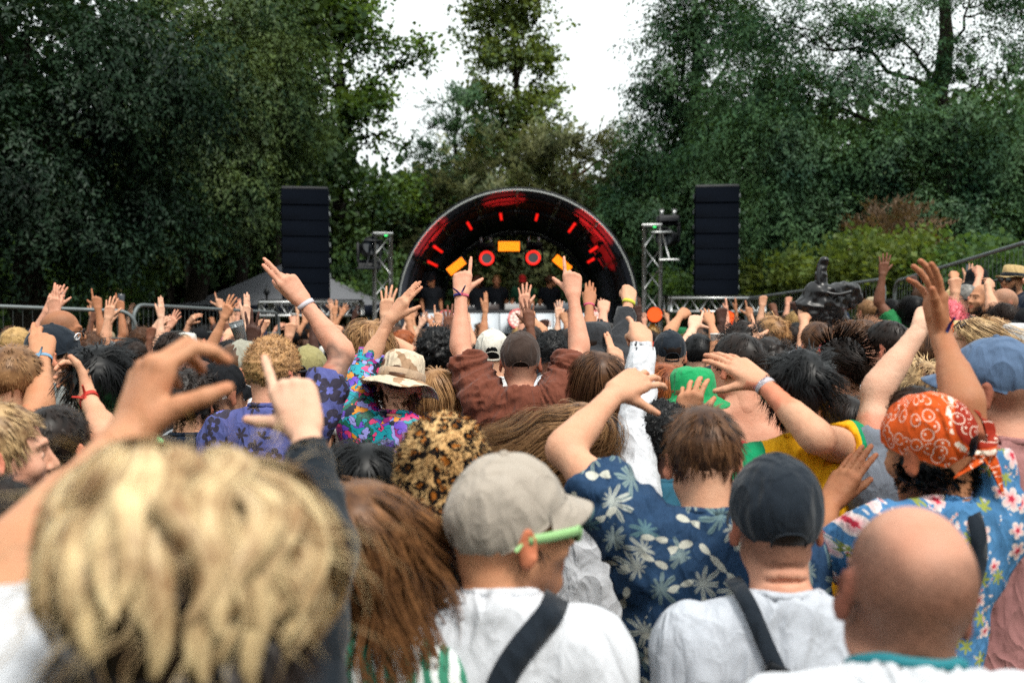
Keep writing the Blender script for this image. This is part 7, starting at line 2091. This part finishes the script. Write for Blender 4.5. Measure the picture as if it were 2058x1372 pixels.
# ------------------------------------------------------------------ the rest of the crowd: shared bodies, individual people
UP = dict(point=dict(pose='point', bk=(0, -1, .1)), open=dict(pose='open', bk=(0, -1, .1)), fist=dict(pose='fist', bk=(0, -1, .1)), flat=dict(pose='flat', bk=(.8, -.5, 0)), relax=dict(pose='relax', bk=(0, -1, .2)), two=dict(pose='two', bk=(0, -1, .1)))
def A_(kind, ed, wd, fd=None):
    d = dict(UP[kind], ed=ed, wd=wd)
    if fd: d['fd'] = fd
    else: d['fd'] = wd
    return d
POSES = [
    ('arms down', dict()),
    ('right hand up', dict(aR=A_('point', (.45, .25, .85), (-.15, .1, 1)))),
    ('left hand up', dict(aL=A_('open', (-.5, .25, .8), (.15, .1, 1)))),
    ('both hands up', dict(aL=A_('open', (-.55, .2, .8), (.1, .1, 1)), aR=A_('open', (.5, .2, .85), (-.05, .1, 1)))),
    ('a fist up', dict(aR=A_('fist', (.6, .3, .6), (-.2, .2, 1)))),
    ('a bent arm up', dict(aL=A_('relax', (-.8, .3, .35), (.35, .1, 1), (.7, .1, .7)))),
    ('head bowed', dict(hp_=-16, s=.97)),
    ('one flat palm up', dict(aR=A_('flat', (.3, .3, 1), (.05, .15, 1)))),
    ('head turned left', dict(hyaw=-65)),
    ('head turned right', dict(hyaw=60, s=.96)),
    ('a slanted arm up', dict(aR=A_('open', (.75, .1, .65), (.55, .1, .85)))),
    ('both fists up wide', dict(aL=A_('fist', (-.85, .1, .35), (.15, .1, 1)), aR=A_('fist', (.8, .2, .45), (-.3, .2, 1)))),
    ('an arm reaching ahead', dict(aL=A_('relax', (-.2, .9, .45), (.1, .6, .8), (.2, .8, .4)))),
    ('hand on head', dict(aR=A_('relax', (.8, .1, .6), (-.85, .15, .45), (-1, .1, -.1)))),
    ('two fingers up', dict(aL=A_('two', (-.25, .3, 1), (-.1, .1, 1), (-.1, .1, 1))))]
def _lp(pz):
    k = dict(hc=(0, 0, 1.62), Y=9.0, hb=.018, hh=.0068, hs=.02, fold=.007, aL=None, aR=None); k.update(pz[1]); return figure(k)
LIBF = list(ThreadPoolExecutor(4).map(_lp, POSES))
LIBM = []
for (nm, _), f in zip(POSES, LIBF):
    LIBM.append((np_mesh('person', f['body'][0], f['body'][1], SKIN, True, {'tint': f['body'][2]}), np_mesh('shirt', f['shirt'][0], f['shirt'][1], CLOTH_OBJ, True)))
class _Cap:                       # collects head-coordinate meshes without an object
    def __init__(s): s.m = []
    def put(s, name, me, parent=None, rot=None, loc=None): s.m.append((name, me, rot, parent is not None)); return name
def _hm(style, **kw):
    c = _Cap(); put_hair(c, style, HAIR_OBJ, 31 + len(style), **kw); return c.m
HAIRS = [('short hair', _hm('short', q=.35)), ('cropped hair', _hm('crop', q=.3)), ('messy hair', _hm('messy', q=.35)), ('curly hair', _hm('curly', q=.3)), ('afro hair', _hm('afro', q=.3)), ('long hair', _hm('long', q=.5, L=.32)), ('bobbed hair', _hm('long', q=.5, L=.18, curl=.012)), ('ponytail', _hm('tied', q=.4))]
def _hat(fn, *a, **k):
    c = _Cap(); fn(c, CLOTH_OBJ, *a, **k)
    for n, me, r, ch in c.m:
        me.materials.clear(); me.materials.append(CLOTH_OBJ)
    return c.m
HATS = [('cap', _hat(cap, hole=False, seed=3, drop=.018)), ('backward cap', _hat(cap, back=True, hole=True, seed=4, drop=.01)), ('bucket hat', _hat(bucket, .048, .03, .006, 9)), ('sun hat', _hat(bucket, .065, .02, .012, 10, 'sun_hat'))]
FRINGE = _hm('fringe', q=.4)
HC = [('black', srgb(18, 18, 20)), ('dark brown', srgb(44, 32, 26)), ('brown', srgb(86, 58, 40)), ('light brown', srgb(140, 104, 70)), ('blond', srgb(200, 164, 108)), ('ginger', srgb(158, 84, 44))]
SC = [('black', srgb(18, 22, 28)), ('white', srgb(220, 222, 226)), ('grey', srgb(120, 124, 126)), ('navy', srgb(24, 36, 58)), ('pale blue', srgb(130, 160, 190)), ('olive', srgb(92, 94, 64)), ('red', srgb(164, 44, 40)), ('teal', srgb(34, 104, 110)), ('beige', srgb(190, 172, 146)), ('pink', srgb(206, 128, 136)), ('yellow', srgb(214, 176, 60)), ('purple', srgb(92, 66, 130)), ('green', srgb(40, 120, 70))]
HTC = [('black', srgb(18, 20, 24)), ('white', srgb(216, 214, 206)), ('beige', srgb(178, 160, 130)), ('navy', srgb(26, 38, 62)), ('green', srgb(40, 110, 70)), ('red', srgb(176, 48, 40))]
LABELS = {}; CUPS = []
def crowd_person(rg, x, y, z, s, yaw, pose, hair=None, hat=None, sc_=None, skin=None, where='', hcol=None, htc=None, label=None, group='people further back in the crowd'):
    me_b, me_s = LIBM[pose]; f = LIBF[pose]
    skin = skin or rg.choices(['fair', 'light', 'tan', 'pink', 'olive', 'brown', 'dark'], [3, 5, 4, 3, 2, 1.4, 1.2])[0]
    scn, scc = sc_ or rg.choices(SC, [6, 4, 3, 3, 1.5, 1.5, 1, 1, 1.5, 1, .6, .6, .6])[0]
    root = raw_obj('person', me_b); root.location = (x, y, z); root.rotation_euler = (R_(rg.gauss(0, 3)), R_(rg.gauss(0, 3.5)), -R_(yaw)) if not label else (0, 0, -R_(yaw)); root.scale = (s, s, s); root.color = (*SK[skin], 1)
    o = raw_obj('shirt', me_s, root); o.color = (*scc, 1)
    o = raw_obj('trousers', ME_TROU, root); o.color = (*rg.choice([srgb(30, 36, 48), srgb(60, 66, 74), srgb(52, 66, 88)]), 1); o.scale = (1, 1, 1.0)
    o = raw_obj('shoes', ME_SHOE, root); o.color = (.03, .03, .03, 1)
    M = np.eye(4); M[:3, :3] = f['Rh'] * f['s']; M[:3, 3] = f['c']; M = Matrix(M.tolist())
    def wear(ms, col):
        top = None
        for n, me, r, ch in ms:
            q = raw_obj(n, me, top if ch and top is not None else root); q.color = (*col, 1)
            if not ch: q.matrix_local = M @ (Matrix.Rotation(r, 4, 'Z') if r else Matrix.Identity(4)); top = q
    hcn, hcc = hcol or (rg.choices(HC, [4, 5, 4, 2.5, 1.8, .7])[0] if skin not in ('brown', 'dark') else HC[0])
    if hat is not None:
        hn, hm = HATS[hat]; tn, tc = htc or rg.choices(HTC, [5, 2.5, 2.5, 1.5, .7, .5])[0]
        wear(FRINGE, hcc); wear(hm, tc); look_ = tn + ' ' + hn
    else:
        hn, hm = HAIRS[hair if hair is not None else rg.choices(range(8), [5, 3, 3, 2, 1, 2.5, 2.5, 1.6])[0]]
        wear(hm, hcc); look_ = hcn + ' ' + hn
    lab = label or 'person in %s top, %s, %s%s' % (scn, look_, POSES[pose][0], where)
    tag(root, lab, 'person', group)
    arms_up = [a for a in f['arms'] if not a['auto']]
    if not label and arms_up and POSES[pose][0] in ('right hand up', 'left hand up', 'a slanted arm up', 'a fist up') and rg.random() < .3:
        a = arms_up[0]; bpy.context.view_layer.update(); p = root.matrix_basis @ Vector(a['T']((0, .075, -.025)))
        if rg.random() < .55:
            ph = empty('phone', p, None, 'phone', 'phones held up in the crowd'); ph.rotation_euler = (R_(rg.uniform(-15, 15)), R_(rg.uniform(-20, 20)), -R_(yaw) + R_(rg.uniform(-20, 20)))
            MB().box((0, 0, .03), (.074, .009, .152), None, .003).build('case', M_BLACK, ph); MB().box((0, -.0056, .03), (.066, .002, .142), None, .0008).build('screen', M_GLASS, ph)
            LABELS.setdefault('phone held by the ' + lab[:lab.index(' top')].replace('person', 'hand') + ' sleeve' + where, []).append(ph)
        else:
            CUPS.append((p, 'white paper cup raised by someone in ' + scn + where))
    LABELS.setdefault(lab, []).append(root)
    return root
def crowd():
    rg = random.Random(12); taken = [(f['sc'][0], f['sc'][1], .36) for f in PEOPLE_F]; n = 0; tries = 0
    while n < 222 and tries < 9000:
        tries += 1
        y = 5.6 + 11.6 * rg.random() ** .72; x = rg.uniform(-.53, .53) * y
        if x < -6.2 or x > 4.4 - .0 * y: continue
        if y > 16.2 and abs(x) > 3.5: continue
        if any((x - a) ** 2 + (y - b) ** 2 < r * r for a, b, r in taken): continue
        taken.append((x, y, .46)); n += 1
        px = 1029 + x / y * FPX
        where = ', left of the gazebo' if px < 380 else ', below the gazebo' if px < 740 else ', near left truss' if px < 850 else ', before the stage' if px < 1230 else ', near right truss' if px < 1360 else ', under right speaker' if px < 1530 else ', by the right fence'
        p = rg.choices(range(15), [6, .9, .9, .6, .8, 1.0, 3, .7, 2.6, 2.6, .9, .6, .9, .6, .6])[0]
        yaw = rg.gauss(-px / 2058 * 20 + 8, 14)
        hat = rg.choices([None, 0, 1, 2, 3], [12, 1.6, 1.2, .9, .6])[0]
        crowd_person(rg, x, y, gz(x, y), rg.uniform(.94, 1.06) , yaw, p, None, hat, None, None, where)
    # up on the bank by the right fence
    for i in range(16):
        y = 7.2 + 4.6 * rg.random(); x = rg.uniform(.43, .53) * y
        if x > 4.55 or any((x - a) ** 2 + (y - b) ** 2 < .3 for a, b, r in taken): continue
        taken.append((x, y, .5)); crowd_person(rg, x, y, gz(x, y), rg.uniform(.97, 1.07), rg.gauss(-55, 25), rg.choice([0, 0, 8, 1, 2, 4, 6]), None, rg.choice([None, None, None, 0, 3, 2]), None, None, ', on the bank')
    # on the stage
    for (px, Y, pose, kw) in ((1050, 20.9, 6, dict(hat=0, htc=('red', srgb(130, 16, 16)), sc_=('green', srgb(14, 52, 34)), label='DJ in red cap and green top bending over the decks')), (998, 21.3, 0, dict(hair=0, sc_=SC[0], label='dark figure standing behind the decks, left of the DJ')),  # DJ's cap and top colours darkened to carry the shade under the arch
                              (958, 21.2, 9, dict(hair=6, sc_=SC[0], label='dark long haired figure at the left of the decks')), (866, 20.9, 9, dict(hat=0, sc_=SC[0], htc=HTC[0], label='dark figure in a cap at the left leg of the arch')), (1108, 21.4, 8, dict(hair=2, sc_=SC[0], label='dark figure behind the decks, right of the DJ'))):
        c = at(px, 600, Y); crowd_person(rg, c[0], Y, deck_z + .005, .98, 180 if pose in (0, 6) else 160, pose, skin='olive', group='people on the stage', **kw)
crowd()
for p, lab in CUPS:
    before = set(bpy.data.objects); cup_at(p, (.12, 0, 1), lab)
    LABELS.setdefault(lab, []).append([o for o in bpy.data.objects if o not in before and o.parent is None][0])
ORD = ['leftmost', 'second from left', 'third from left', 'fourth from left', 'fifth from left', 'sixth from left', 'seventh from left', 'eighth from left']
for lab, rs in LABELS.items():
    for o in rs: o['label'] = lab
    if len(rs) > 1:
        rs.sort(key=lambda o: o.location.x / max(o.location.y, .1))
        for i, o in enumerate(rs): o['label'] = '%s, %s' % (lab.replace('person in ', ''), ORD[min(i, 7)])
